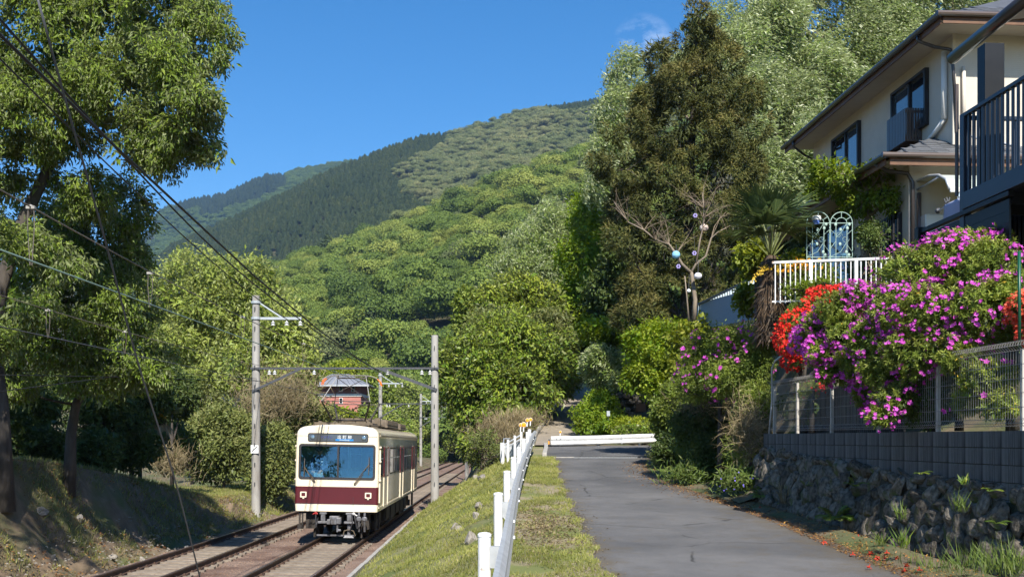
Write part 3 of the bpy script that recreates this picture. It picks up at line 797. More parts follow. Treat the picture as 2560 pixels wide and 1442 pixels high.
def plant(name, coll, nvar, pts, scl, tint):
    n = len(pts)
    if n == 0: return
    r = np.random.default_rng(n)
    me = bpy.data.meshes.new(name)
    me.vertices.add(n); me.vertices.foreach_set('co', np.asarray(pts, dtype=np.float32).ravel())
    for an, ty, v in (('pick', 'INT', r.integers(0, nvar, n)), ('rotz', 'FLOAT', r.uniform(0, 6.28, n)), ('scl', 'FLOAT', scl), ('tint_tree', 'FLOAT', tint)):
        a = me.attributes.new(an, ty, 'POINT'); a.data.foreach_set('value', np.asarray(v, dtype=np.int32 if ty == 'INT' else np.float32))
    me.materials.append(coll.objects[0].data.materials[0])
    o = place(name, me); o['kind'] = 'stuff'
    ng = bpy.data.node_groups.new(name + '_planting', 'GeometryNodeTree')
    ng.interface.new_socket('Geometry', in_out='INPUT', socket_type='NodeSocketGeometry')
    ng.interface.new_socket('Geometry', in_out='OUTPUT', socket_type='NodeSocketGeometry')
    N, Lk = ng.nodes, ng.links
    gi, go = N.new('NodeGroupInput'), N.new('NodeGroupOutput')
    ip = N.new('GeometryNodeInstanceOnPoints'); ci = N.new('GeometryNodeCollectionInfo')
    ci.inputs['Collection'].default_value = coll; ci.inputs['Separate Children'].default_value = True; ci.inputs['Reset Children'].default_value = True
    ip.inputs['Pick Instance'].default_value = True
    def na(nm, ty):
        x = N.new('GeometryNodeInputNamedAttribute'); x.data_type = ty; x.inputs['Name'].default_value = nm; return x.outputs['Attribute']
    cx = N.new('ShaderNodeCombineXYZ'); Lk.new(na('rotz', 'FLOAT'), cx.inputs['Z'])
    e2r = N.new('FunctionNodeEulerToRotation'); Lk.new(cx.outputs[0], e2r.inputs[0])
    Lk.new(gi.outputs[0], ip.inputs['Points']); Lk.new(ci.outputs[0], ip.inputs['Instance'])
    Lk.new(na('pick', 'INT'), ip.inputs['Instance Index']); Lk.new(e2r.outputs[0], ip.inputs['Rotation'])
    Lk.new(na('scl', 'FLOAT'), ip.inputs['Scale'])
    Lk.new(ip.outputs[0], go.inputs[0])
    md = o.modifiers.new('planting', 'NODES'); md.node_group = ng
    return o

def scatter(R_, px0, px1, gap, seed, back=1.12, front=0.0, crown=0.0):
    r = np.random.default_rng(seed)
    y0 = R_[2] + (R_[3] - R_[2]) * front; y1 = R_[2] + (R_[3] - R_[2]) * back
    ys = np.arange(y0, y1, gap)
    X, Y = [], []
    for y in ys:
        xs = np.arange((px0 - CX) / FPX * y, (px1 - CX) / FPX * y, gap)
        X.append(xs + r.uniform(-.45, .45, len(xs)) * gap); Y.append(np.full(len(xs), y) + r.uniform(-.45, .45, len(xs)) * gap)
    X, Y = np.concatenate(X), np.concatenate(Y)
    Z = mount_z(R_, X, Y, crown)
    return X, Y, Z, CX + FPX * X / Y, HY - FPX * Z / Y
# near hill: fresh green broadleaf wood
X, Y, Z, px, py = scatter(RIDGE3, 480, 1750, 5.7, 1, crown=6)
r = np.random.default_rng(5)
pts = np.stack([X, Y, Z], 1)
tn = np.clip(0.36 + n3(pts, 0.02, 3) * 0.2 + r.normal(0, 0.19, len(X)), 0.0, 0.72)
scl = np.clip(r.lognormal(1.60, 0.36, len(X)), 2.6, 11)
con = (r.random(len(X)) < 0.06) | ((n3(pts, 0.035, 9) > 0.75) & (r.random(len(X)) < 0.7))
bare = (n3(pts, 0.03, 12) > 0.62) & (r.random(len(X)) < 0.75)
plant('near_hill_wood', C_GREEN, 4, pts[~con & ~bare], scl[~con & ~bare], tn[~con & ~bare])
plant('near_hill_conifer_wood', C_CON, 3, pts[con], scl[con] * 1.15, np.clip(tn[con], 0, 1))
plant('near_hill_budding_wood', C_TAN, 4, pts[bare], scl[bare] * 0.9, np.clip(tn[bare] - 0.1, 0, 1))
# middle mountain: plantation on the left, budding broadleaf wood on the right
X, Y, Z, px, py = scatter(RIDGE2, 200, 1750, 5.6, 2, crown=9, front=0.25)
pts = np.stack([X, Y, Z], 1)
wob = n3(pts, 0.012, 4) * 22
edge = np.interp(py, [315, 390, 440, 495, 540, 660], [1128, 1098, 985, 1015, 1120, 1300])
con = (px + wob < edge) | ((px > 1310) & (px < 1515) & (py < np.interp(px, [1310, 1400, 1515], [262, 300, 285])))
s_con = r.uniform(5.2, 7.2, len(X)) * 1.25
keep = con
plant('conifer_plantation', C_CON, 3, pts[con], s_con[con], np.clip(0.35 + n3(pts[con], 0.02, 6) * 0.15 + r.normal(0, .12, con.sum()), 0, 1))
dec = ~con & (r.random(len(X)) < 0.8)
plant('budding_wood', C_TAN, 4, pts[dec], r.uniform(4.8, 9.5, dec.sum()), np.clip(0.42 + n3(pts[dec], 0.012, 7) * 0.2 + r.normal(0, .15, dec.sum()), 0, 1))
# far mountain
X, Y, Z, px, py = scatter(RIDGE1, 250, 1000, 10.5, 3, crown=9, front=0.45)
pts = np.stack([X, Y, Z], 1)
up = np.interp(px, RIDGE1[0], RIDGE1[1])
con = (py < up + 42 + n3(pts, 0.008, 3) * 22) & (px > 440) & (px < 720) | (n3(pts, 0.006, 8) > 0.25)
plant('far_conifer_wood', C_CON, 3, pts[con], r.uniform(8, 11, con.sum()) * 1.3, np.clip(r.normal(0.15, .1, con.sum()), 0, 1))
plant('far_broadleaf_wood', C_GREEN, 4, pts[~con], r.uniform(9, 14, (~con).sum()), np.clip(r.normal(0.06, .08, (~con).sum()), 0, 1))
# valley wood between the railway and the near hill
n = 900
Yv = r.uniform(120, 240, n); pxv = r.uniform(560, 1750, n)
Xv = (pxv - CX) / FPX * Yv
ok = (np.abs(Xv - XR(Yv) + 1.6) > 9)
Xv, Yv = Xv[ok], Yv[ok]
Zv = np.where(Xv > XR(Yv), np.minimum(hill_z(Xv, Yv), -3 + np.maximum(0, Xv - XR(Yv) - 6) * 0.1), BANK(Yv) + 0.3)
pts = np.stack([Xv, Yv, Zv - 1.0], 1)
plant('valley_wood', C_GREEN, 4, pts, r.uniform(3.2, 5.6, len(Xv)), np.clip(r.normal(0.45, .2, len(Xv)), 0, 0.9))
# ================================================================== the cream house, its roofs, windows and pipes
HM = Matrix.Translation((9.06, 21.0, 0)) @ Matrix.Rotation(R(3.8), 4, 'Z')
house = thing('house', 'cream two storey house with dark eaves and slate roofs above the garden', 'house', mat=HM @ Matrix.Translation((0, 0, GZ)))
def hb(): return MB(HM)
# storeys
b = hb(); b.box((3.6, 4.0, 7.1), (7.2, 8.0, 2.6)); b.build('upper_wall', M['siding'], house)
b = hb(); b.box((3.05, 3.9, 4.32), (8.3, 8.6, 2.26)); b.build('lower_wall', M['siding'], house)
b = hb()
for x, y, z0, z1 in ((-0.01, -0.02, 6.0, 8.3), (-1.115, -0.42, 3.2, 5.75)):
    b.box((x, y, (z0 + z1) / 2), (0.07, 0.05, z1 - z0))
b.build('corner_trim', M['siding'], house, bevel=0.006)
# roofs: hipped, one over each storey
def hip(name, x0, x1, y0, y1, z, rise, run, m):
    b = hb()
    vs = [(x0, y0, z), (x1, y0, z), (x1, y1, z), (x0, y1, z), (x0 + run, y0 + run, z + rise), (x1 - run, y0 + run, z + rise), (x1 - run, y1 - run, z + rise), (x0 + run, y1 - run, z + rise)]
    b.add(vs, [(0, 1, 5, 4), (1, 2, 6, 5), (2, 3, 7, 6), (3, 0, 4, 7), (4, 5, 6, 7)])
    return b.build(name, m, house)
ur = hip('upper_roof', -0.66, 8.0, -0.80, 8.5, 8.33, 1.9, 3.4, M['slate'])
lr = hip('lower_roof', -1.82, 8.5, -0.92, 8.7, 5.50, 0.90, 1.75, M['slate'])
tile_me = MB().box((0, 0, 0), (0.292, 0.27, 0.018)).mesh('tile', M['slate'])
def tiles(parent, x0, x1, y0, z, slope, rows, hipl):
    a = math.atan(slope)
    for j in range(rows):
        y = y0 + 0.12 + j * 0.2 * math.cos(a); zz = z + (y - y0) * slope + 0.02
        xa = x0 + (y - y0) * hipl
        n = int((x1 - xa) / 0.3)
        for k in range(n):
            x = xa + 0.15 + k * 0.3 + (0.15 if j % 2 else 0)
            mw = HM @ Matrix.Translation((x, y, zz + rng.normal(0, .003))) @ Matrix.Rotation(a - 0.05, 4, 'X')
            place('tile', tile_me, parent, mw)
tiles(ur, -0.6, 4.2, -0.80, 8.33, 1.9 / 3.4, 7, 1.0)
tiles(lr, -1.75, 2.6, -0.92, 5.50, 0.90 / 1.75, 7, 1.0)
# soffits, fascia, gutters
b = hb(); b.box((3.67, 3.85, 8.29), (8.5, 9.14, 0.03)); b.box((3.34, 3.9, 5.46), (10.1, 9.4, 0.03)); b.build('soffit', M['soffit'], house)
b = hb()
b.box((-0.655, 3.85, 8.235), (0.03, 9.24, 0.14)); b.box((3.67, -0.795, 8.235), (8.6, 0.03, 0.14))
b.box((-1.815, 3.9, 5.405), (0.03, 9.5, 0.14)); b.box((3.34, -0.915, 5.40), (10.2, 0.03, 0.15))
b.build('fascia', M['brownwood'], house)
def gut(a, c, m, r=0.055):
    return hb().tube([a, c], r, 10).build('gutter', m, house)
gut((-0.72, -0.86, 8.33), (-0.72, 8.5, 8.33), M['gutter'], 0.065); gut((-0.78, -0.86, 8.335), (7.9, -0.86, 8.335), M['gutter_brown'])
gut((-1.88, -0.98, 5.50), (-1.88, 8.7, 5.50), M['gutter'], 0.065); gut((-1.94, -0.98, 5.505), (8.2, -0.98, 5.505), M['gutter_brown'])
def pipe(pts, r, m, name='downpipe'):
    return hb().tube(pts, r, 8).build(name, m, house, smooth=True)
pipe([(-0.72, 0.1, 8.27), (-0.72, 0.1, 8.16), (-0.4, 0.03, 8.02), (-0.08, -0.02, 7.95), (-0.06, -0.05, 7.8), (0.03, -0.10, 6.3)], 0.035, M['gutter'])
pipe([(-0.72, 7.6, 8.27), (-0.72, 7.6, 8.12), (-0.3, 7.9, 7.98), (-0.06, 7.98, 7.9), (-0.06, 7.98, 6.0)], 0.035, M['gutter'])
pipe([(-1.88, -0.5, 5.45), (-1.6, -0.48, 5.32), (-1.2, -0.48, 5.28), (-1.1, -0.49, 5.1), (-1.1, -0.49, 3.3)], 0.042, M['gutter'])
pipe([(-0.95, -0.46, 4.9), (-0.95, -0.46, 3.3)], 0.045, M['gutter_brown'])
# white duct for the air conditioner, down the corner and across the lower roof
pipe([(-0.06, 0.28, 8.02), (-0.06, 0.28, 6.62)], 0.065, M['whitepipe'], 'air_duct')
pipe([(-0.06, 0.28, 6.62), (-0.08, 0.75, 6.42), (-0.08, 1.35, 6.3)], 0.05, M['whitepipe'], 'air_duct')
pipe([(0.18, -0.06, 7.6), (0.18, -0.06, 6.2)], 0.04, M['siding'], 'air_duct')
b = hb(); b.box((0.5, -0.35, 6.02), (1.1, 0.06, 0.02), Matrix.Rotation(R(12), 3, 'Y')).box((0.6, -0.55, 5.92), (1.0, 0.06, 0.02), Matrix.Rotation(R(10), 3, 'Y')).build('roof_rail', M['galv'], house)
# windows on the long left wall
def window(y0, y1, z0, z1, x, panes, curtain):
    b = hb(); cy, cz = (y0 + y1) / 2, (z0 + z1) / 2
    for yy in (y0, y1): b.box((x - 0.05, yy, cz), (0.1, 0.06, z1 - z0 + 0.06))
    for zz in (z0, z1): b.box((x - 0.05, cy, zz), (0.1, y1 - y0, 0.06))
    b.box((x - 0.04, cy, cz), (0.06, 0.05, z1 - z0))
    w = b.build('window', M['window_frame'], house)
    for k, pm in enumerate(panes):
        a = y0 + 0.03 + k * (y1 - y0) / 2; c = a + (y1 - y0) / 2 - 0.06
        hb().box((x - 0.022 - 0.012 * k, (a + c) / 2, cz), (0.008, c - a, z1 - z0 - 0.06)).build('pane', M[pm], w)

    return w
window(1.1, 2.75, 6.78, 7.95, 0.0, ('darkglass', 'glass'), False)
window(4.7, 6.4, 6.78, 7.93, 0.0, ('glass', 'darkglass'), True)
window(2.5, 5.7, 3.45, 5.15, -1.1, ('glass', 'darkglass'), True)
w = window(0.0, 1.0, 3.55, 4.58, -1.1, ('darkglass', 'darkglass'), False)
for k in range(9): hb().box((-1.235, 0.08 + k * 0.105, 4.06), (0.03, 0.03, 1.05)).build('bar', M['window_frame'], w)
# porch lamp and the milky curved awning over the back door
hb().lathe([(0.02, 5.16), (0.10, 5.13), (0.12, 5.02), (0.05, 4.93)], (-1.35, 0.25, 0), 10).build('wall_lamp', M['black'], house)
aw = hb()
prof = [(-0.42, 5.14), (-0.9, 5.12), (-1.3, 5.03), (-1.58, 4.88), (-1.72, 4.66)]
for x0, x1 in ((-0.95, 1.1),):
    for i in range(len(prof) - 1):
        (ya, za), (yb, zb) = prof[i], prof[i + 1]
        aw.add([(x0, ya, za), (x1, ya, za), (x1, yb, zb), (x0, yb, zb), (x0, ya, za + .015), (x1, ya, za + .015), (x1, yb, zb + .015), (x0, yb, zb + .015)], [(0, 1, 2, 3), (7, 6, 5, 4), (0, 3, 7, 4), (1, 5, 6, 2)])
awo = aw.build('awning', M['awning'], house)
b = hb()
b.tube([(-0.96, y, z + 0.01) for y, z in prof], 0.028, 8); b.tube([(-0.96, -0.42, 4.98), (-0.96, -1.3, 5.0)], 0.025, 8)
b.build('awning_frame', M['galv'], awo, smooth=True)
hb().box((0.08, -1.74, 4.65), (2.1, 0.06, 0.10)).build('awning_gutter', M['whitepipe'], awo, bevel=0.02)
# slatted box under the upper window and its flowering pot
sb = thing('window_box', 'brown slatted wooden window box fixed below the upper window', 'window box', mat=HM @ Matrix.Translation((0, 1.85, 6.5)))
for k in range(12): hb().box((-0.37, 1.44 + k * 0.078, 6.85), (0.02, 0.056, 0.72)).build('slat', M['gutter_brown'], sb)
for k in range(6): hb().box((-0.33 + k * 0.062, 1.40, 6.85), (0.044, 0.02, 0.72)).build('slat', M['gutter_brown'], sb)
b = hb()
for z in (6.56, 7.14): b.box((-0.355, 1.87, z), (0.02, 0.94, 0.05)); b.box((-0.17, 1.42, z), (0.36, 0.02, 0.05))
b.box((-0.18, 1.87, 6.5), (0.36, 0.94, 0.03))
b.build('box_frame', M['brownwood'], sb)
# things on the back wall
bo = thing('water_heater', 'silver wall mounted water heater beside the brown downpipe', 'water heater', mat=HM @ Matrix.Translation((0.1, -0.55, 3.4)))
hb().box((-0.58, -0.56, 4.0), (0.72, 0.28, 0.86)).build('case', M['boiler'], bo, bevel=0.02)
hb().box((-0.50, -0.705, 4.27), (0.36, 0.012, 0.03)).build('air_slot', M['black'], bo)
hb().box((-0.72, -0.705, 4.07), (0.11, 0.012, 0.055)).build('name_plate', M['gutter'], bo)
# ------------------------------------------------------------------ deck, its roof and the black fence
DM = Matrix.Translation((6.59, 15.0, 0)) @ Matrix.Rotation(R(3.8), 4, 'Z') @ Matrix.Scale(1.11, 4)
deck = thing('deck', 'raised blue black steel deck with railings in front of the cream house', 'deck', mat=DM @ Matrix.Translation((0, 0, 1.5)))
def db(): return MB(DM)
db().box((0.05, 0.0, 2.9), (0.11, 0.11, 2.75)).build('corner_post', M['blublack'], deck, bevel=0.006)
db().box((0.02, -1.0, 3.11), (0.10, 1.9, 0.22)).build('beam', M['blublack'], deck, bevel=0.006)
db().box((2.0, 0.02, 3.11), (3.8, 0.10, 0.22)).build('beam', M['blublack'], deck, bevel=0.006)
db().box((2.0, -1.0, 3.03), (3.85, 1.85, 0.05)).build('deck_floor', M['black'], deck)
for k in range(3): db().box((2.0, -0.4 - k * 0.6, 2.93), (3.8, 0.06, 0.14)).build('joist', M['black'], deck)
db().box((0.03, -1.0, 4.25), (0.07, 1.9, 0.05)).build('top_rail', M['blublack'], deck, bevel=0.005)
db().box((2.0, 0.0, 4.225), (3.8, 0.06, 0.05)).build('top_rail', M['blublack'], deck, bevel=0.005)
bal = MB().box((0, 0, 0), (0.028, 0.028, 1.02)).mesh('baluster', M['blublack'])
for k in range(15): place('baluster', bal, deck, DM @ Matrix.Translation((0.03, -0.13 - k * 0.115, 3.725)))
for k in range(24): place('baluster', bal, deck, DM @ Matrix.Translation((0.17 + k * 0.115, 0.0, 3.715)))
db().box((0.24, -0.28, 4.15), (0.26, 0.20, 1.85)).build('column', M['black'], deck, bevel=0.01)
db().tube([(0.06, 0.25, 4.75), (0.06, 0.25, 3.25)], 0.025, 8).build('drain_pipe', M['gutter_brown'], deck)
g = db(); g.tube([(-0.36, -0.45, 4.83), (-0.36, -2.7, 4.90)], 0.075, 14); g.build('roof_gutter', M['gutter'], deck, smooth=True)
g = db(); g.add([(-0.31, -1.55, 4.87), (3.5, -1.55, 5.3), (3.5, -2.5, 5.3), (-0.31, -2.5, 4.90), (-0.31, -1.55, 4.92), (3.5, -1.55, 5.36), (3.5, -2.5, 5.36), (-0.31, -2.5, 4.95)], [(3, 2, 1, 0), (4, 5, 6, 7), (0, 1, 5, 4), (1, 2, 6, 5), (2, 3, 7, 6), (3, 0, 4, 7)])
g.build('deck_roof', M['gutter_brown'], deck)
g = db()
for k in range(34): g.box((0.62 + k * 0.06, 0.35, 2.45), (0.035, 0.03, 1.4))
g.box((1.9, 0.40, 2.45), (2.7, 0.04, 1.45))
g.build('lower_screen', M['black'], deck)['kind'] = 'stuff'
bf = thing('board_fence', 'low black board fence stepping down from the deck to the house', 'fence', (6.55, 16, 2.2))
FM = Matrix.Translation((6.50, 16.2, 0)) @ Matrix.Rotation(R(3.8), 4, 'Z')
MB(FM).box((0, 0.1, 2.8), (0.13, 0.13, 1.1)).build('post', M['black'], bf, bevel=0.01)
MB(FM).box((0.02, -1.2, 3.28), (0.09, 2.6, 0.07)).build('top_rail', M['black'], bf, bevel=0.006)
for k in range(5): MB(FM).box((0.03, -1.2, 2.5 + k * 0.16), (0.025, 2.5, 0.157)).build('board', M['black'], bf)
# laundry pole with a towel
lp = thing('laundry_pole', 'grey laundry pole with clips between the back wall and the deck', 'laundry pole', (7.8, 18.5, 4.1))
lpa, lpb = P(2345, 527, 18.9), P(2405, 499, 17.5)
MB().tube([lpa, lpa + (lpb - lpa) * 0.3], 0.018, 8).tube([lpa + (lpb - lpa) * 0.25, lpb], 0.028, 8).build('pole', M['galv'], lp)
MB().ball(lpa, 0.055, 8, 6).build('end_knob', M['darksteel'], lp)
for k, t in enumerate((0.34, 0.44, 0.86)):
    q = lpa + (lpb - lpa) * t
    MB().bar(q + Vector((-0.02, 0, 0)), q + Vector((0.03, 0, 0.16)), 0.014, 0.02).bar(q + Vector((0.02, 0, 0)), q + Vector((-0.03, 0, 0.16)), 0.014, 0.02).build('clothes_peg', M['darksteel' if k < 2 else 'bluewhite'], lp)
tv, tf = [], []
for i in range(9):
    for j in range(8):
        t, s = i / 8, j / 7
        q = lpa + (lpb - lpa) * (0.36 + 0.62 * t)
        tv.append((q.x + 0.03 * math.sin(t * 9) * s - 0.035, q.y + 0.08 * s * (1 - t), q.z + 0.035 - s * (0.40 + 0.05 * math.sin(t * 5))))
for i in range(8):
    for j in range(7): a = i * 8 + j; tf.append((a, a + 1, a + 9, a + 8))
o = MB().add(tv, tf).build('towel', M['towel'], smooth=True)
md = o.modifiers.new('thickness', 'SOLIDIFY'); md.thickness = 0.008
tag(o, 'pale blue towel hanging from the laundry pole by the house', 'towel')
# ------------------------------------------------------------------ far buildings
def far_building(name, label, px0, px1, d, zb, zw, walls, roof, rise, over, wins, depth=9.0, mid=None):
    x0, x1 = (px0 - CX) / FPX * d, (px1 - CX) / FPX * d
    t = thing(name, label, 'house', ((x0 + x1) / 2, d, zb))
    cx, w = (x0 + x1) / 2, x1 - x0
    zm = mid if mid else zw
    MB().box((cx, d + depth / 2, (zb + zm) / 2), (w, depth, zm - zb)).build('wall', walls[0], t)
    if mid:
        MB().box((cx, d + depth / 2, (zm + zw) / 2 + 0.06), (w, depth, zw - zm - 0.12)).build('upper_wall', walls[1], t)
        MB().box((cx, d + depth / 2, zm), (w + 0.2, depth + 0.2, 0.24)).build('band', M['whitewall'], t)
    o_ = over
    vs = [(x0 - o_, d - o_, zw), (x1 + o_, d - o_, zw), (x1 + o_, d + depth + o_, zw), (x0 - o_, d + depth + o_, zw), (x0 + w * 0.18, d + depth / 2, zw + rise), (x1 - w * 0.35, d + depth / 2, zw + rise)]
    ro = MB().add(vs, [(0, 1, 5, 4), (1, 2, 5), (2, 3, 4, 5), (3, 0, 4), (3, 2, 1, 0)]).build('roof', roof, t)
    n = int((w + 2 * o_) / 0.55); sv = MB()
    for k in range(1, n):
        xb = x0 - o_ + (w + 2 * o_) * k / n
        tt = (k / n)
        xt = x0 + w * 0.18 + (w * 0.47) * tt
        sv.bar((xb, d - o_, zw + 0.04), (xt, d + depth / 2, zw + rise + 0.04), 0.06, 0.06)
    sv.build('roof_rib', roof, ro)['kind'] = 'stuff'
    MB().box((cx, d - o_ - 0.05, zw - 0.02), (w + 2 * o_, 0.12, 0.14)).build('gutter', M['galv'], t)
    for (fx, fz, ww, hh) in wins:
        xx, zz = x0 + w * fx, fz
        win = MB().box((xx, d - 0.03, zz), (ww + 0.08, 0.08, hh + 0.08)).build('window', M['whitewall'], t)
        MB().box((xx, d - 0.08, zz), (ww, 0.03, hh)).build('pane', M['darkglass'], win)
zf = lambda y, d: (HY - y) / FPX * d
D1 = 96.0
far_building('pink_house', 'pink and plum house with a grey roof behind the train', 797, 902, D1, zf(1040, D1), zf(964, D1), (M['pinkwall'], M['plumwall']), M['greyroof'], zf(940, D1) - zf(964, D1) + 0.3, 0.9, [(0.53, zf(971, D1), 0.24, 0.5), (0.82, zf(971, D1), 0.24, 0.5), (0.53, zf(1001, D1), 0.24, 0.45)], mid=zf(987, D1), depth=4.5)
D2 = 74.0
far_building('white_house', 'small white house with a blue roof among the left trees', 470, 545, D2, zf(1010, D2), zf(966, D2), (M['whitewall'],), M['blueroof'], 0.7, 0.6, [(0.62, zf(978, D2), 0.8, 0.5)], depth=6)
# ================================================================== the tram car
M['cream'] = mat('cream_paint', (0.80, 0.71, 0.56), (0.73, 0.635, 0.48), 2, 6, rough=0.32, coat=0.35, stretch=(1, 1, 0.3), c3=(0.52, 0.44, 0.32), scale3=3, lo3=0.64, hi3=0.8)
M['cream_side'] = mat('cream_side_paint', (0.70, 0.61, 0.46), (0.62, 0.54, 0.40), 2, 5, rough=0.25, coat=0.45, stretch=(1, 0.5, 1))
M['maroon'] = mat('maroon_paint', (0.085, 0.009, 0.016), (0.075, 0.008, 0.014), 2, 4, rough=0.3, coat=0.5)
M['gasket'] = mat('black_gasket', (0.025, 0.024, 0.028), rough=0.5)
M['underfloor'] = mat('grimy_underfloor', (0.022, 0.019, 0.017), (0.045, 0.036, 0.028), 6, 6, rough=0.85, bump=0.3)
M['grime'] = mat('roof_grime', (0.16, 0.125, 0.085), (0.09, 0.07, 0.05), 5, 6, rough=0.85, bump=0.2)
M['roofcanvas'] = mat('train_roof', (0.30, 0.255, 0.18), (0.2, 0.165, 0.115), 3, 6, rough=0.8)
M['coupler'] = mat('coupler_steel', (0.20, 0.205, 0.23), (0.10, 0.095, 0.095), 9, 6, rough=0.5, metal=0.4)
def windscreen_glass():
    m, nt, b = _nt('train_glass'); N, Lk = nt.nodes, nt.links
    tr = N.new('ShaderNodeBsdfTransparent'); tr.inputs['Color'].default_value = (0.80, 0.92, 0.96, 1)
    gl = N.new('ShaderNodeBsdfGlossy'); gl.inputs['Color'].default_value = (0.46, 0.76, 1.0, 1); gl.inputs['Roughness'].default_value = 0.01  # gloss tinted blue, so the sky's reflection gets its colour here
    ms = N.new('ShaderNodeMixShader'); ms.inputs['Fac'].default_value = 0.12
    Lk.new(tr.outputs[0], ms.inputs[1]); Lk.new(gl.outputs[0], ms.inputs[2]); Lk.new(ms.outputs[0], N['Material Output'].inputs['Surface'])
    return m
M['trainglass'] = windscreen_glass()
M['sidepane'] = mat('train_side_pane', (0.025, 0.022, 0.024), rough=0.04, coat=1.0)
M['cab'] = mat('cab_lining', (0.22, 0.33, 0.36), (0.17, 0.27, 0.30), 3, 3, rough=0.7)
M['display'] = mat('display_panel', (0.035, 0.065, 0.12), (0.02, 0.03, 0.05), 3, 2, rough=0.08, coat=0.8)
M['display_white'] = mat('display_white', (0.72, 0.76, 0.80), rough=0.4)
M['display_blue'] = mat('display_blue', (0.02, 0.22, 0.62), rough=0.3)
M['display_violet'] = mat('display_violet', (0.05, 0.06, 0.36), rough=0.3)
M['lamp_glass'] = mat('lamp_lens', (0.30, 0.42, 0.52), rough=0.06, metal=0.7, coat=0.8)
M['digits'] = mat('grey_digits', (0.11, 0.13, 0.15), rough=0.5)
M['steel_arm'] = mat('pantograph_arm', (0.09, 0.075, 0.065), (0.055, 0.045, 0.04), 9, 4, rough=0.55, metal=0.3)
M['palearm'] = mat('pale_pantograph_arm', (0.45, 0.43, 0.40), rough=0.5, metal=0.3)
M['horn'] = mat('orange_horn', (0.75, 0.17, 0.015), rough=0.4)
M['uniform'] = mat('navy_uniform', (0.035, 0.065, 0.15), (0.025, 0.05, 0.11), 9, 3, rough=0.85)
M['skin'] = mat('skin', (0.50, 0.30, 0.21), rough=0.55)
M['hair'] = mat('dark_hair', (0.012, 0.010, 0.010), rough=0.5)
M['shirt'] = mat('white_shirt', (0.75, 0.77, 0.80), rough=0.8)
M['suit'] = mat('grey_suit', (0.06, 0.075, 0.11), rough=0.85)

yaw = math.atan2(0.22, 15.7)
TM = Matrix.Translation((-5.55, 32.2, -3.22)) @ Matrix.Rotation(yaw, 4, 'Z') @ Matrix.Rotation(math.atan2(-0.1, 15.7), 4, 'X') @ Matrix.Rotation(R(1.1), 4, 'Y')
def tb(): return MB(TM)
train = thing('tram_car', 'cream and maroon electric tram car with a raised pantograph on the nearer track', 'train', mat=TM.copy())
L, HW = 15.7, 1.31
# body section: half outline from skirt to roof (x, z), and what each band is painted
sect = [(1.29, 0.92), (1.31, 1.14), (1.31, 1.15), (1.31, 1.69), (1.31, 1.70), (1.31, 2.0), (1.30, 3.0), (1.285, 3.33), (1.265, 3.42), (1.20, 3.51), (1.08, 3.57), (0.85, 3.61), (0.45, 3.645), (0.0, 3.66)]
def bandmat(i): return {0: 0, 1: 0, 2: 1, 3: 1}.get(i, 0)
full = sect + [(-x, z) for x, z in reversed(sect[:-1])]
n = len(full)
def ring(y, inset, zdrop=0.0):
    out = []
    for x, z in full:
        sx = x * (1 - inset / HW)
        out.append((sx, y, z - zdrop * max(0, (z - 3.3) / 0.36)))
    return out
rings = [ring(0.0, 0.06, 0.05), ring(0.02, 0.025, 0.03), ring(0.07, 0.0, 0.005), ring(0.2, 0.0)]
yy = [0.9, 3, 6, 9, 12, L - 0.2]
rings += [ring(y, 0.0) for y in yy] + [ring(L - 0.02, 0.03, 0.03), ring(L, 0.06, 0.05)]
b = tb()
V = [v for r_ in rings for v in r_]
F, mi = [], []
for i in range(len(rings) - 1):
    for k in range(n - 1):
        F.append((i * n + k, i * n + k + 1, (i + 1) * n + k + 1, (i + 1) * n + k))
        zc = (full[k][1] + full[k + 1][1]) / 2
        onside = abs(full[k][0]) > 1.2 and zc < 3.45
        if i < 3:
            mi.append(1 if 1.14 < zc < 1.70 else 0)
        else:
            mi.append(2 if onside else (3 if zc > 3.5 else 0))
# floor
for i in range(len(rings) - 1): F.append((i * n + n - 1, i * n, (i + 1) * n, (i + 1) * n + n - 1)); mi.append(4)
bb = MB(TM); base = 0
for f, m_ in zip(F, mi):
    pass
bb.v = [tuple(TM @ Vector(v)) for v in V]; bb.f = F; bb.m = mi
body = bb.build('body', [M['cream'], M['maroon'], M['cream_side'], M['roofcanvas'], M['underfloor']], train, smooth=False)
# front and back ends: the front leaves the window open
def end_outline(inset, zd):
    return [(x * (1 - inset / HW), z - zd * max(0, (z - 3.3) / 0.36)) for x, z in full]
eo = end_outline(0.06, 0.05)
b = tb()
b.add([(x, L, z) for x, z in eo], [tuple(range(len(eo) - 1, -1, -1))])
b.build('rear_end', M['cream'], train)
wx0, wx1, wz0, wz1 = -1.17, 1.17, 1.96, 3.00
f = tb()
def quadf(x0, x1, z0, z1, m_): f.add([(x0, 0.0, z0), (x1, 0.0, z0), (x1, 0.0, z1), (x0, 0.0, z1)], [(0, 1, 2, 3)], m_)
ex = lambda z: float(np.interp(z, [p[1] for p in sect], [p[0] for p in sect])) * (1 - 0.06 / HW)
for z0, z1, m_ in ((0.92, 1.145, 0), (1.145, 1.695, 1), (1.695, 1.96, 0)):
    f.add([(-ex(z0), 0, z0), (ex(z0), 0, z0), (ex(z1), 0, z1), (-ex(z1), 0, z1)], [(0, 1, 2, 3)], m_)
for s in (-1, 1):
    f.add([(s * 1.17, 0, 1.96), (s * ex(1.96), 0, 1.96), (s * ex(3.0), 0, 3.0), (s * 1.17, 0, 3.0)], [(0, 1, 2, 3) if s > 0 else (3, 2, 1, 0)], 0)
top = [(x, z) for x, z in eo if z > 3.0]
f.add([(-ex(3.0), 0, 3.0), (ex(3.0), 0, 3.0)] + [(x, 0, z) for x, z in top], [tuple(range(len(top) + 2))], 0)
f.build('front_panel', [M['cream'], M['maroon']], train)
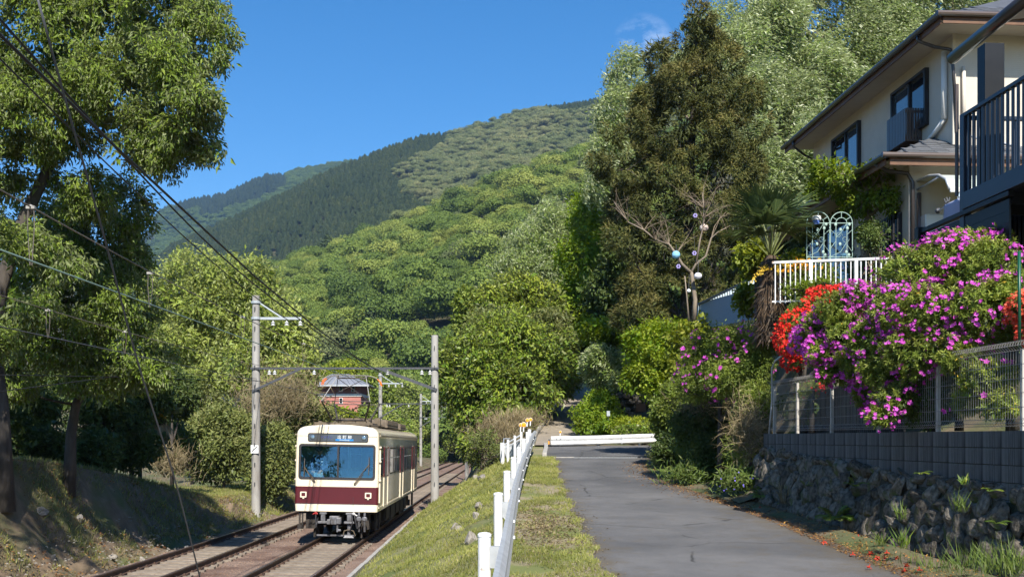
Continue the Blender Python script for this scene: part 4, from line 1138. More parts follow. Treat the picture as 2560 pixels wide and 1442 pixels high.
# window gasket with rounded corners
def round_rect(x0, x1, z0, z1, r_, seg=5):
    pts = []
    for cx, cz, a0 in ((x1 - r_, z0 + r_, -90), (x1 - r_, z1 - r_, 0), (x0 + r_, z1 - r_, 90), (x0 + r_, z0 + r_, 180)):
        for k in range(seg + 1):
            a = R(a0 + 90 * k / seg); pts.append((cx + r_ * math.cos(a), cz + r_ * math.sin(a)))
    return pts
def frame_ring(b, o_, i_, y0, y1, mi=0):
    n_ = len(o_)
    vs = [(x, y0, z) for x, z in o_] + [(x, y0, z) for x, z in i_] + [(x, y1, z) for x, z in o_] + [(x, y1, z) for x, z in i_]
    fs = []
    for k in range(n_):
        j = (k + 1) % n_
        fs += [(k, j, n_ + j, n_ + k), (2 * n_ + j, 2 * n_ + k, k, j)[::-1], (n_ + k, n_ + j, 3 * n_ + j, 3 * n_ + k)]
    b.add(vs, fs, mi)
b = tb()
frame_ring(b, round_rect(-1.205, 1.205, 1.925, 3.035, 0.10), round_rect(-1.135, 1.135, 1.995, 2.965, 0.06), -0.022, 0.05)
# fill the little corners between the square opening and the round gasket
b.box((0.03, -0.002, 2.48), (0.055, 0.04, 0.98))
gk = b.build('windscreen_frame', M['gasket'], train)
for x0, x1 in ((-1.14, 0.005), (0.055, 1.14)):
    tb().box(((x0 + x1) / 2, 0.03, 2.48), (x1 - x0, 0.008, 1.0), Matrix.Rotation(R(-4), 3, 'X')).build('windscreen', M['trainglass'], train)
# inside of the cab and saloon
b = tb()
b.box((0, 1.9, 1.6), (2.5, 0.02, 1.1)); b.box((-0.95, 1.9, 2.6), (0.6, 0.02, 1.0)); b.box((0, 1.9, 3.15), (2.4, 0.02, 0.3)); b.box((0.12, 1.9, 2.6), (0.08, 0.03, 1.0)); b.box((1.08, 1.9, 2.6), (0.28, 0.02, 1.0)); b.box((0.56, 1.89, 2.72), (0.8, 0.02, 0.03))
b.box((0, 0.95, 3.28), (2.5, 1.9, 0.02)); b.box((0, 0.95, 1.15), (2.5, 1.9, 0.02)); b.box((-1.24, 0.95, 2.3), (0.02, 1.8, 1.6)); b.box((1.24, 0.95, 2.3), (0.02, 1.8, 1.6))
b.box((0, 8.5, 3.2), (2.45, 13, 0.02)); b.box((0, 8.5, 1.15), (2.45, 13, 0.02)); b.box((0, 15.3, 2.2), (2.45, 0.02, 2.0))
b.build('interior', M['cab'], train)
b = tb(); b.box((-0.55, 0.22, 1.82), (1.0, 0.26, 0.30)); b.box((0.65, 0.3, 1.85), (0.9, 0.3, 0.28)); b.box((-0.62, 0.24, 2.05), (0.28, 0.06, 0.16)); b.build('driving_desk', M['cab'], train, bevel=0.02)
b = tb(); b.tube([(0.10, 1.7, 1.2), (0.10, 1.7, 3.2)], 0.02, 6).tube([(-0.12, 1.75, 1.2), (-0.12, 1.75, 3.2)], 0.015, 6); b.build('grab_pole', M['galv'], train)
# destination display with headlamps behind one glass
b = tb(); frame_ring(b, round_rect(-0.93, 0.97, 3.105, 3.375, 0.06), round_rect(-0.905, 0.945, 3.13, 3.35, 0.05), -0.016, 0.02)
dsp = b.build('display_frame', M['gasket'], train)
tb().add([(x, -0.006, z) for x, z in round_rect(-0.91, 0.95, 3.125, 3.355, 0.05)], [tuple(range(24))]).build('display', M['display'], dsp)
for x in (-0.78, 0.83):
    tb().lathe([(0.07, 0.0), (0.075, 0.012), (0.05, 0.022), (0.0001, 0.026)], (x, -0.007, 3.24), 14, rot=Matrix.Rotation(R(90), 3, 'X')).build('headlamp', M['lamp_glass'], train, smooth=True)
def text(s, size, x, z, y, m, name, parent, width=1.0):
    cu = bpy.data.curves.new(name, 'FONT'); cu.body = s; cu.size = size; cu.extrude = 0.002; cu.align_x = 'CENTER'
    cu.materials.append(m)
    tmp = bpy.data.objects.new(name, cu); me = bpy.data.meshes.new_from_object(tmp); bpy.data.objects.remove(tmp)
    o = bpy.data.objects.new(name, me); COL.objects.link(o)
    o.matrix_basis = TM @ Matrix.Translation((x, y, z)) @ Matrix.Rotation(R(90), 4, 'X') @ Matrix.Diagonal((width, 1, 1, 1))
    adopt(o, parent)
    return o
for k, ch in enumerate('出町柳'):
    text(ch, 0.125, 0.055 + k * 0.165, 3.215, -0.012, M['display_white'], 'lettering', dsp)
tb().box((0.22, -0.009, 3.17), (0.56, 0.006, 0.052)).build('blue_strip', M['display_blue'], dsp)
text('Demachiyanagi', 0.052, 0.22, 3.154, -0.014, M['display_white'], 'lettering', dsp)
text('ワンマン', 0.10, -0.36, 3.21, -0.012, M['display_violet'], 'lettering', dsp)
text('721', 0.16, -0.52, 2.02, -0.0, M['digits'], 'lettering', train)
# tail lamps in square rims
for x in (-1.03, 1.0):
    b = tb(); frame_ring(b, round_rect(x - 0.10, x + 0.10, 1.35, 1.53, 0.02, 3), round_rect(x - 0.062, x + 0.062, 1.385, 1.495, 0.012, 3), -0.05, 0.0)
    tl = b.build('tail_lamp', M['cream'], train)
    tb().box((x, -0.014, 1.44), (0.13, 0.02, 0.12)).build('lens', M['maroon'], tl)
    tb().box((x, -0.03, 1.325), (0.05, 0.03, 0.035)).build('bracket', M['cream'], tl)
# wipers
for pts in ([(-0.72, -0.05, 1.86), (-0.88, -0.06, 2.1), (-1.02, -0.055, 2.32)], [(0.55, -0.05, 1.80), (0.78, -0.06, 2.12), (1.0, -0.055, 2.40)]):
    b = tb(); b.tube(pts, 0.012, 6); b.tube([(pts[0][0] + .05, -0.045, pts[0][1 + 1] - .01), (pts[1][0] + .05, -0.055, pts[1][2] - .01)], 0.010, 6); b.ball((pts[0][0] + .02, -0.03, pts[0][2]), 0.03, 8, 5)
    e = Vector(pts[2])
    b.tube([e + Vector((0, 0.0, -0.32)), e + Vector((0.01, 0.0, 0.25))], 0.010, 6)
    b.build('wiper', M['grime'], train)
tb().box((0.53, -0.006, 1.24), (0.012, 0.012, 0.28)).build('drip_rod', M['gasket'], train)
# sides: doors, window band, window posts, rub rail and door rails
for s in (1, -1):
    X = s * 1.303
    def bx(y0, y1, z0, z1, t, m, name, par=train, off=0.0):
        return tb().box((X + s * (t / 2 + off), (y0 + y1) / 2, (z0 + z1) / 2), (t, y1 - y0, z1 - z0)).build(name, m, par)
    for y0, y1 in ((0.35, 15.4),):
        bx(y0, y1, 1.98, 2.98, 0.006, M['maroon'], 'window_band')
    for y0, w_ in ((0.45, 0.75), (3.3, 1.05), (4.5, 1.05), (5.7, 1.05), (8.7, 1.05), (9.9, 1.05), (11.05, 1.05), (14.0, 0.7)):
        fr = bx(y0, y0 + w_, 2.03, 2.94, 0.014, M['gasket'], 'side_window')
        bx(y0 + 0.05, y0 + w_ - 0.05, 2.08, 2.89, 0.006, M['sidepane'], 'pane', fr, 0.012)
        bx(y0 + 0.05, y0 + w_ - 0.05, 2.58, 2.61, 0.012, M['galv'], 'sash_bar', fr, 0.012)
    for y0, y1 in ((1.5, 2.7), (7.15, 8.3), (12.5, 13.6)):
        dr_ = bx(y0, y1, 1.0, 3.05, 0.012, M['cream_side'], 'side_door')
        bx(y0 + 0.06, y1 - 0.06, 1.98, 2.95, 0.010, M['maroon'], 'door_band', dr_, 0.008)
        for k in range(2):
            a = y0 + 0.12 + k * (y1 - y0) / 2
            bx(a, a + (y1 - y0) / 2 - 0.2, 2.03, 2.9, 0.008, M['sidepane'], 'pane', dr_, 0.016)
        for a in (y0, y1): bx(a - 0.025, a + 0.025, 1.0, 1.97, 0.03, M['cream'], 'door_post', dr_); bx(a - 0.025, a + 0.025, 1.98, 2.97, 0.03, M['maroon'], 'door_post', dr_)
    bx(0.2, L - 0.2, 1.02, 1.06, 0.02, M['cream'], 'rub_rail')
    bx(0.25, 0.29, 1.2, 2.9, 0.04, M['cream'], 'handrail')
    bx(0.1, L - 0.1, 3.30, 3.345, 0.05, M['roofcanvas'], 'rain_gutter')
    b = tb()
    for z in (1.9, 2.5, 2.95): b.ball((X + s * 0.03, 0.22, z), 0.04, 8, 5)
    b.build('side_lamp', M['cream'], train)
# under the floor
b = tb()
for y, w_, h in ((3.9, 1.2, 0.5), (5.6, 1.5, 0.58), (7.4, 1.4, 0.5), (9.1, 1.3, 0.56), (10.7, 1.1, 0.5)):
    for s in (-1, 1): b.box((s * 0.88, y, 0.9 - h / 2), (0.6, w_, h)); b.box((s * 1.2, y, 0.9 - h / 2), (0.03, w_ * 0.86, h * 0.8))
b.box((0, L / 2, 0.88), (2.3, L - 0.6, 0.1))
b.build('equipment_box', M['underfloor'], train, bevel=0.02)
for yb in (2.5, 13.2):
    bg_ = tb()
    for s in (-1, 1):
        bg_.box((s * 0.98, yb, 0.46), (0.12, 2.5, 0.2)); bg_.box((s * 0.98, yb, 0.66), (0.2, 0.7, 0.22))
        for a in (-1.0, 1.0): bg_.box((s * 1.0, yb + a, 0.43), (0.2, 0.3, 0.26)); bg_.tube([(s * 0.98, yb + a * 0.62, 0.4), (s * 0.98, yb + a * 0.62, 0.75)], 0.09, 8)
    bg_.box((0, yb, 0.5), (1.9, 0.4, 0.2))
    bo_ = bg_.build('bogie', M['underfloor'], train)
    for a in (-1.0, 1.0):
        for s in (-1, 1):
            tb().lathe([(0.10, -0.07), (0.43, -0.07), (0.45, -0.05), (0.45, -0.03), (0.43, 0.0), (0.425, 0.07), (0.36, 0.07), (0.33, 0.03), (0.12, 0.05)], (s * 0.76, yb + a, 0.425), 20, rot=Matrix.Rotation(R(90 * s), 3, 'Y')).build('wheel', M['underfloor'], bo_, smooth=False)
        tb().tube([(-0.8, yb + a, 0.425), (0.8, yb + a, 0.425)], 0.07, 8).build('axle', M['underfloor'], bo_)
# couplers, hoses, guard, step
cp = tb()
cp.box((-0.02, -0.12, 0.66), (0.30, 0.30, 0.26)); cp.box((0.14, -0.3, 0.66), (0.15, 0.22, 0.2)); cp.box((-0.17, -0.3, 0.62), (0.11, 0.2, 0.16)); cp.box((0, 0.4, 0.68), (0.22, 0.9, 0.2)); cp.box((0.1, -0.32, 0.45), (0.06, 0.06, 0.3)); cp.box((0.15, -0.3, 0.36), (0.12, 0.05, 0.07))
cp.build('coupler', M['coupler'], train, bevel=0.02)
b = tb()
for x in (-0.40, 0.42):
    b.box((x, 0.0, 0.86), (0.22, 0.12, 0.06)); b.box((x, 0.0, 0.73), (0.14, 0.1, 0.22)); b.box((x, -0.02, 0.58), (0.32, 0.12, 0.07))
b.build('buffer_beam', M['coupler'], train, bevel=0.012)
b = tb()
for x0, x1, zz in ((-0.62, -0.60, 0.42), (0.60, 0.76, 0.4)):
    b.tube([(x0, -0.02, 0.88), (x0, -0.08, 0.75), ((x0 + x1) / 2, -0.1, zz), (x1, -0.02, zz + 0.08), (x1 + 0.02, 0.1, zz + 0.3)], 0.024, 7)
b.tube([(0.5, -0.02, 0.86), (0.53, -0.1, 0.6), (0.47, -0.08, 0.35), (0.40, 0.1, 0.25)], 0.02, 7)
b.build('air_hose', M['gasket'], train, smooth=True)
b = tb(); b.ball((-0.62, -0.06, 0.86), 0.05, 8, 6).tube([(-0.72, -0.08, 0.83), (-0.64, -0.07, 0.88), (-0.56, -0.08, 0.84)], 0.014, 6); b.build('red_cock', mat('red_cock_paint', (0.45, 0.03, 0.03), rough=0.5), train)
tb().ball((0.56, -0.06, 0.86), 0.05, 8, 6).tube([(0.56, -0.06, 0.86), (0.68, -0.08, 0.8)], 0.02, 6).build('white_cock', M['insul'], train)
for x in (0.72, 0.90):
    tb().lathe([(0.085, -0.03), (0.09, 0.02), (0.05, 0.05)], (x, -0.04, 0.70), 8, rot=Matrix.Rotation(R(90), 3, 'X')).tube([(x, -0.03, 0.8), (x, 0.0, 0.9)], 0.035, 6).tube([(x, -0.03, 0.62), (x, 0.05, 0.3)], 0.035, 7).build('jumper_socket', M['coupler'], train)
b = tb()
b.box((0.41, 0.05, 0.32), (0.09, 0.06, 0.36)); b.box((0.41, 0.02, 0.14), (0.34, 0.12, 0.07), taper=0.6); b.box((0.0, 0.05, 0.17), (1.2, 0.05, 0.05))
b.build('snow_plough', M['coupler'], train)
b = tb(); b.tube([(0.24, 0, 0.18), (0.27, -0.03, 0.32), (0.41, -0.04, 0.36), (0.56, -0.03, 0.32), (0.62, 0, 0.17)], 0.018, 6); b.build('guard_hoop', M['grime'], train)
for s in (-1, 1):
    b = tb(); b.tube([(s * 0.72, 0.6, 0.5), (s * 0.74, 0.5, 0.25), (s * 0.73, 0.48, 0.06)], 0.05, 6); b.box((s * 0.85, 0.5, 0.6), (0.3, 0.4, 0.5)); b.build('rail_guard', M['underfloor'], train)
b = tb(); b.box((-1.16, 0.12, 0.68), (0.05, 0.06, 0.5)); b.box((-1.07, 0.12, 0.68), (0.04, 0.06, 0.5)); b.box((-1.12, 0.08, 0.42), (0.16, 0.2, 0.12)); b.build('step', M['underfloor'], train)
b = tb(); b.box((1.16, 0.7, 0.62), (0.06, 0.1, 0.6)); b.box((1.2, 1.3, 0.55), (0.06, 0.2, 0.5)); b.box((1.2, 14.2, 0.6), (0.05, 0.5, 0.55)); b.build('step', M['underfloor'], train)
# roof: pantograph, conduit, cooling units
b = tb()
for y0, ln, w_, h in ((4.1, 4.2, 1.5, 0.30), (9.2, 2.6, 1.5, 0.26)):
    b.box((0.25, y0 + ln / 2 + 1.2, 3.66 + h / 2), (w_, ln, h), taper=0.9)
    for k in range(int(ln / 0.45)): b.box((0.25 + w_ / 2 - 0.03, y0 + 1.45 + k * 0.45, 3.70 + h / 2), (0.05, 0.34, h * 0.6))
b.build('cooling_unit', M['grime'], train, bevel=0.03)
b = tb()
b.box((0, 1.2, 3.70), (1.9, 0.08, 0.08)); b.box((0, 4.6, 3.72), (1.9, 0.08, 0.08)); b.box((-0.82, 2.9, 3.70), (0.08, 3.4, 0.06)); b.box((0.82, 2.9, 3.72), (0.08, 3.4, 0.06)); b.box((0.1, 3.3, 3.82), (1.1, 0.3, 0.24)); b.box((0.55, 2.7, 3.79), (0.3, 0.5, 0.18)); b.box((0.85, 3.4, 3.83), (0.2, 0.2, 0.26))
for x in (-0.8, -0.3, 0.3, 0.8):
    for y in (1.4, 4.4): b.lathe([(0.06, 3.60), (0.09, 3.66), (0.05, 3.69), (0.09, 3.72), (0.05, 3.78)], (x, y, 0), 8)
b.tube([(0.9, 0.5, 3.66), (0.9, 3.5, 3.68), (0.9, 5.0, 3.68)], 0.03, 6)
b.build('roof_gear', M['grime'], train)
pan = tb(); pale = tb()
yc, zb_, zk, zt = 2.9, 3.84, 4.45, 5.30
for s in (-1, 1):
    for e in (-1, 1):
        foot = (s * 0.55, yc + e * 0.6, zb_); knee = (s * 0.80, yc + e * 1.35, zk); tip = (s * 0.50, yc + e * 0.12, zt)
        pan.tube([foot, knee], [0.035, 0.026], 6)
        (pale if e < 0 else pan).tube([knee, tip], 0.013, 6)
for e in (-1, 1):
    pan.tube([(-0.80, yc + e * 1.35, zk), (0.80, yc + e * 1.35, zk)], 0.016, 6)
    pan.tube([(-0.55, yc + e * 0.6, zb_), (0.55, yc + e * 0.6, zb_)], 0.035, 6)
    pan.tube([(-0.80 * e, yc - 1.35, zk), (0.50 * e, yc - 0.12, zt)], 0.012, 5)
    pan.tube([(-0.55 * e, yc - 0.6, zb_), (0.80 * e, yc - 1.35, zk)], 0.014, 5)
pan.tube([(-0.52, yc - 0.12, zt), (0.52, yc - 0.12, zt)], 0.02, 6); pan.tube([(-0.52, yc + 0.12, zt), (0.52, yc + 0.12, zt)], 0.02, 6)
po = pan.build('pantograph', M['steel_arm'], train); pale.build('upper_arm', M['palearm'], po)
sh = tb()
for yo in (-0.14, 0.14):
    pts = [(-0.95, yc + yo, 5.20), (-0.80, yc + yo, 5.33), (-0.55, yc + yo, 5.385), (0, yc + yo, 5.39), (0.55, yc + yo, 5.385), (0.80, yc + yo, 5.33), (0.95, yc + yo, 5.20)]
    sh.tube(pts, 0.014, 6)
sh.box((-0.5, yc, 5.34), (0.06, 0.3, 0.07)); sh.box((0.5, yc, 5.34), (0.06, 0.3, 0.07))
sh.build('contact_shoe', mat('worn_shoe', (0.17, 0.16, 0.15), rough=0.5, metal=0.3), po)
hn = tb()
for s in (-1, 1):
    for yo in (-0.14, 0.14): hn.tube([(s * 0.88, yc + yo, 5.275), (s * 0.97, yc + yo, 5.19), (s * 1.02, yc + yo, 5.05)], [0.018, 0.022, 0.015], 6)
hn.build('horn', M['horn'], po)

# ------------------------------------------------------------------ people in the car: one skinned body each, hands with five fingers
def person(label, mw, joints, edges, hands, cloth, head_at, look_down, cap, long_hair=False, badge=None, scale=1.0):
    p = thing('person', label, 'person', mat=mw)
    me = bpy.data.meshes.new('body')
    me.from_pydata([j[0] for j in joints], edges, [])
    me.materials.append(cloth)
    o = bpy.data.objects.new('body', me); COL.objects.link(o)
    o.matrix_basis = mw; adopt(o, p)
    sk = o.modifiers.new('skin', 'SKIN')
    if not me.skin_vertices: me.skin_vertices.new()
    for i, j in enumerate(joints):
        me.skin_vertices[0].data[i].radius = (j[1], j[1] * (j[2] if len(j) > 2 else 1.0))
    me.skin_vertices[0].data[0].use_root = True
    o.modifiers.new('smooth', 'SUBSURF').levels = 1
    o.modifiers['smooth'].render_levels = 2
    HMx = mw @ Matrix.Translation(head_at) @ Matrix.Rotation(R(look_down), 4, 'X')
    h = MB(HMx)
    prof = [(0.045, -0.115), (0.062, -0.085), (0.072, -0.04), (0.078, 0.0), (0.080, 0.04), (0.074, 0.08), (0.05, 0.112), (0.01, 0.122)]
    h.lathe([(r_, z) for r_, z in prof], (0, 0, 0), 14)
    h.tube([(0, 0.02, -0.10), (0, 0.03, -0.19)], [0.048, 0.055], 10)
    h.add([(0, -0.073, 0.015), (-0.014, -0.076, -0.03), (0.014, -0.076, -0.03), (0, -0.10, -0.026)], [(0, 1, 3), (0, 3, 2), (1, 2, 3)])
    for s in (-1, 1): h.ball((s * 0.08, 0.005, -0.01), (0.012, 0.022, 0.032), 7, 5)
    hd = h.build('head', M['skin'], p, smooth=True)
    e = MB(HMx)
    for s in (-1, 1): e.ball((s * 0.03, -0.070, 0.012), (0.012, 0.008, 0.006), 8, 5); e.box((s * 0.03, -0.074, 0.032), (0.032, 0.01, 0.006))
    e.box((0, -0.071, -0.062), (0.042, 0.012, 0.008))
    e.build('face', M['hair'], hd)
    hr = MB(HMx); hr.ball((0, 0.018, 0.035), (0.089, 0.092, 0.098), 14, 8)
    if long_hair: hr.ball((0, 0.05, -0.05), (0.085, 0.055, 0.12), 12, 7)
    hr.build('hair', M['hair'], p, smooth=True)
    if cap:
        c = MB(HMx); c.lathe([(0.096, 0.045), (0.10, 0.085), (0.122, 0.115), (0.115, 0.135), (0.03, 0.148)], (0, 0.005, 0), 16)
        c.add([(-0.085, -0.06, 0.05), (-0.05, -0.125, 0.03), (0.0, -0.145, 0.022), (0.05, -0.125, 0.03), (0.085, -0.06, 0.05), (-0.085, -0.06, 0.06), (-0.05, -0.125, 0.04), (0.0, -0.145, 0.032), (0.05, -0.125, 0.04), (0.085, -0.06, 0.06)], [(0, 1, 2, 3, 4), (9, 8, 7, 6, 5), (0, 5, 6, 1), (1, 6, 7, 2), (2, 7, 8, 3), (3, 8, 9, 4)])
        c.build('cap', M['uniform'], p, smooth=True)
    for s, w_, fw in hands:
        w_ = Vector(w_); fw = Vector(fw).normalized()
        sd = fw.cross(Vector((0, 0, 1))).normalized(); up = sd.cross(fw)
        hm = MB(mw)
        hm.bar(w_ - fw * 0.02, w_ + fw * 0.085, 0.075, 0.028, up=up)
        for k, (off, ln) in enumerate(((-0.03, 0.062), (-0.01, 0.075), (0.01, 0.07), (0.03, 0.055))):
            a = w_ + fw * 0.08 + sd * off
            hm.tube([a, a + fw * ln * 0.5 + up * 0.004, a + fw * ln * 0.85 - up * 0.022, a + fw * ln * 0.8 - up * 0.045], [0.010, 0.009, 0.008, 0.006], 6)
        t0 = w_ + fw * 0.02 - sd * 0.035 * s
        hm.tube([t0, t0 - sd * 0.025 * s + fw * 0.03 - up * 0.01, t0 - sd * 0.02 * s + fw * 0.055 - up * 0.03], [0.012, 0.010, 0.007], 6)
        hm.build('hand', M['skin'], p, smooth=True)
    if badge:
        for bx_, m_ in badge: MB(mw).box(bx_[0], bx_[1]).build('badge', m_, p)
    return p
# the driver stands behind the left pane, looking down at the desk; body axes: x right, -y towards us
PM = TM @ Matrix.Translation((-0.66, 0.60, 1.20))
J = [((0, 0.05, 0.92), 0.15, .75), ((0, 0.04, 1.10), 0.155, .72), ((0, 0.03, 1.28), 0.165, .72), ((0, 0.04, 1.40), 0.12, .8), ((0, 0.03, 1.47), 0.058), 
     ((-0.19, 0.04, 1.39), 0.07), ((-0.25, -0.02, 1.12), 0.055), ((-0.15, -0.24, 0.98), 0.042), ((0.19, 0.04, 1.39), 0.07), ((0.25, -0.02, 1.12), 0.055), ((0.12, -0.24, 1.0), 0.042),
     ((-0.10, 0.04, 0.78), 0.10), ((-0.11, -0.02, 0.46), 0.07), ((-0.11, 0.04, 0.10), 0.05), ((-0.11, -0.10, 0.04), 0.045), ((0.10, 0.04, 0.78), 0.10), ((0.11, -0.02, 0.46), 0.07), ((0.11, 0.04, 0.10), 0.05), ((0.11, -0.10, 0.04), 0.045)]
E = [(0, 1), (1, 2), (2, 3), (3, 4), (3, 5), (5, 6), (6, 7), (3, 8), (8, 9), (9, 10), (0, 11), (11, 12), (12, 13), (13, 14), (0, 15), (15, 16), (16, 17), (17, 18)]
person('driver in navy uniform and cap standing behind the left windscreen', PM, J, E, [(-1, (-0.14, -0.27, 0.97), (0.25, -0.8, -0.25)), (1, (0.11, -0.27, 0.99), (-0.25, -0.8, -0.25))], M['uniform'], (0, 0.0, 1.60), 16, True,
       badge=[(((0.10, -0.105, 1.27), (0.055, 0.012, 0.03)), M['shirt']), (((0.10, -0.108, 1.17), (0.04, 0.012, 0.03)), M['galv']), (((-0.08, -0.105, 1.23), (0.075, 0.012, 0.012)), M['shirt'])])
# a seated passenger further back
PM2 = TM @ Matrix.Translation((0.62, 4.4, 1.16))
J2 = [((0, 0.05, 0.52), 0.16, .8), ((0, 0.07, 0.72), 0.15, .75), ((0, 0.08, 0.92), 0.16, .72), ((0, 0.07, 1.04), 0.11, .8), ((0, 0.06, 1.11), 0.055),
      ((-0.18, 0.07, 1.02), 0.065), ((-0.23, 0.0, 0.76), 0.05), ((-0.12, -0.22, 0.62), 0.04), ((0.18, 0.07, 1.02), 0.065), ((0.23, 0.0, 0.76), 0.05), ((0.12, -0.22, 0.62), 0.04),
      ((-0.1, -0.38, 0.50), 0.085), ((-0.1, -0.42, 0.12), 0.055), ((-0.1, -0.52, 0.05), 0.045), ((0.1, -0.38, 0.50), 0.085), ((0.1, -0.42, 0.12), 0.055), ((0.1, -0.52, 0.05), 0.045)]
E2 = [(0, 1), (1, 2), (2, 3), (3, 4), (3, 5), (5, 6), (6, 7), (3, 8), (8, 9), (9, 10), (0, 11), (11, 12), (12, 13), (0, 14), (14, 15), (15, 16)]
person('seated passenger in dark suit and white shirt inside the tram car', PM2, J2, E2, [(-1, (-0.11, -0.25, 0.61), (0.3, -0.8, -0.1)), (1, (0.11, -0.25, 0.61), (-0.3, -0.8, -0.1))], M['suit'], (0, 0.04, 1.24), 0, False,
       badge=[(((0, -0.055, 0.98), (0.09, 0.02, 0.16)), M['shirt'])])
tb().box((0.62, 4.55, 1.48), (0.9, 0.5, 0.3)).box((0.62, 4.85, 1.85), (0.9, 0.12, 0.6)).build('seat', M['maroon'], train, bevel=0.03)
# ================================================================== overhead line: poles, portal beams, wires
def zpix(py, d): return (HY - py) / FPX * d
def xpix(px, d): return (px - CX) / FPX * d
def insulator(x, y, z, s, parent):
    MB().lathe([(0.015 * s, 0), (0.02 * s, -0.06 * s), (0.085 * s, -0.13 * s), (0.09 * s, -0.15 * s), (0.03 * s, -0.16 * s), (0.10 * s, -0.24 * s), (0.10 * s, -0.26 * s), (0.03 * s, -0.28 * s)], (x, y, z), 9).build('insulator', M['insul'], parent)
def concrete_pole(label, x, d, zb, zt, r0, r1, collars, sign=None):
    t = thing('utility_pole', label, 'pole', (x, d, zb), group='concrete poles along the railway')
    MB().lathe([(r0, zb - 0.6), (r0 + (r1 - r0) * 0.5, (zb + zt) / 2), (r1, zt)], (x, d, 0), 18).build('shaft', M['pole'], t, smooth=False)
    b = MB()
    for z in collars: b.lathe([(r0 * 1.06, z - 0.05), (r0 * 1.06, z + 0.05)], (x, d, 0), 18)
    if collars: b.build('collar', M['bluegalv'], t)
    b = MB(); zz = zb + 1.6; k = 0
    while zz < zt - 0.4:
        b.box((x, d - r0 - 0.02, zz), (0.03, 0.12, 0.12)); zz += 0.85
    b.build('step_socket', M['darksteel'], t)
    if sign:
        s = MB().box((x, d - r0 - 0.03, sign), (0.34, 0.02, 0.36)).build('sign_plate', M['white'], t)
        MB().bar((x - 0.12, d - r0 - 0.045, sign - 0.10), (x + 0.11, d - r0 - 0.045, sign + 0.11), 0.03, 0.005, up=(0, 1, 0)).build('slash_mark', M['black'], s)
    return t
def arm_brace(t, x0, x1, d, z, zbr, m, drop=None):
    b = MB(); b.bar((x0, d, z), (x1, d, z), 0.09, 0.11); b.build('cross_arm', m, t)
    MB().bar((x0, d, zbr), (x0 + (x1 - x0) * 0.55, d, z + 0.02), 0.05, 0.06).build('brace', m, t)
def portal(label, d, xl, xr, zbeam, leftlab, rightlab, ltop, rtop, r0, right=True, sign=None, brz=1.3):
    zb = float(ZR(d)) - 0.25
    L_ = concrete_pole(leftlab, xl, d, zb, ltop, r0, r0 * 0.78, (ltop - 0.30, ltop - 1.0) if d < 120 else (), sign)
    za = ltop - 1.0
    arm_brace(L_, xl + r0 * 0.8, xl + 2.0, d, za, ltop - 0.32, M['bluegalv'])
    for k in range(3): insulator(xl + 0.75 + k * 0.6, d, za - 0.06, 0.95, L_)
    if right: concrete_pole(rightlab, xr, d, zb, rtop, r0 * 0.94, r0 * 0.76, (), None)
    t = thing('portal_beam', label, 'beam', ((xl + xr) / 2, d, zbeam), group='portal beams over the tracks')
    MB().bar((xl - 0.2, d - r0 * 0.9, zbeam), (xr + 0.2, d - r0 * 0.9, zbeam), 0.06, 0.085).build('beam', M['darksteel'], t)
    b = MB()
    b.bar((xl - 0.1, d - r0, zbeam - brz), (xl + 2.0, d - r0, zbeam - 0.02), 0.06, 0.10); b.build('brace', M['darksteel'], t)
    b = MB(); b.bar((xr + 0.1, d - r0, zbeam - brz * 0.95), (xr - 2.4, d - r0, zbeam - 0.02), 0.07, 0.13); b.build('brace', M['darksteel'], t)
    for fx in (0.08, 0.11, 0.33, 0.74, 0.93, 0.975): insulator(xl + (xr - xl) * fx, d - r0 * 0.9, zbeam - 0.05, 0.85, t)
    return t
portal('dark steel portal beam spanning the tracks just behind the pantograph', 45.0, xpix(640, 45), xpix(1087, 45), zpix(921, 45),
       'tall concrete pole with white slashed sign plate left of the train', 'concrete pole on the grass slope right of the train', zpix(739, 45), zpix(838, 45), 0.20, sign=zpix(1122, 45), brz=1.0)
portal('second portal beam, seen past the roof of the train', 91.0, xpix(951, 91), xpix(1167, 91), zpix(1009, 91),
       'second concrete pole rising behind the train roof', 'second right hand pole half hidden by the bushes', zpix(930, 91), zpix(985, 91), 0.19)
portal('third portal beam further along the tracks', 138.0, xpix(1052, 138), xpix(1190, 138), zpix(1043, 138),
       'third concrete pole, seen just left of the near right pole', 'third right hand pole hidden by the bushes', zpix(984, 138), zpix(1020, 138), 0.19)
portal('fourth portal beam far along the tracks', 180.0, xpix(1104, 180), xpix(1208, 180), zpix(1058, 180),
       'fourth concrete pole, just right of the near right pole', 'fourth right hand pole far away', zpix(1012, 180), zpix(1040, 180), 0.19)
portal('fifth portal beam at the far end of the tracks', 228.0, xpix(1141, 228), xpix(1222, 228), zpix(1068, 228),
       'farthest concrete pole beside the tracks', 'farthest right hand pole', zpix(1035, 228), zpix(1052, 228), 0.2)

def wire(name, label, pts, r, m, n=5, cat='wire'):
    """a wire through points given as (pixel, pixel, distance)"""
    pp = [Vector(p) for p in pts]
    # resample smoothly
    a = np.array([tuple(p) for p in pp]); s = np.r_[0, np.cumsum(np.linalg.norm(np.diff(a, axis=0), axis=1))]
    q = np.linspace(0, s[-1], 28)
    deg = min(3, len(pts) - 1)
    W = []
    for c in range(3): W.append(np.interp(q, s, a[:, c]))
    w = np.stack(W, 1)
    for _ in range(6): w[1:-1] = w[1:-1] * 0.5 + (w[:-2] + w[2:]) * 0.25
    return tag(MB().tube([Vector(p) for p in w], r, n).build(name, m, smooth=True), label, cat)
XT = lambda d: float(XR(d))
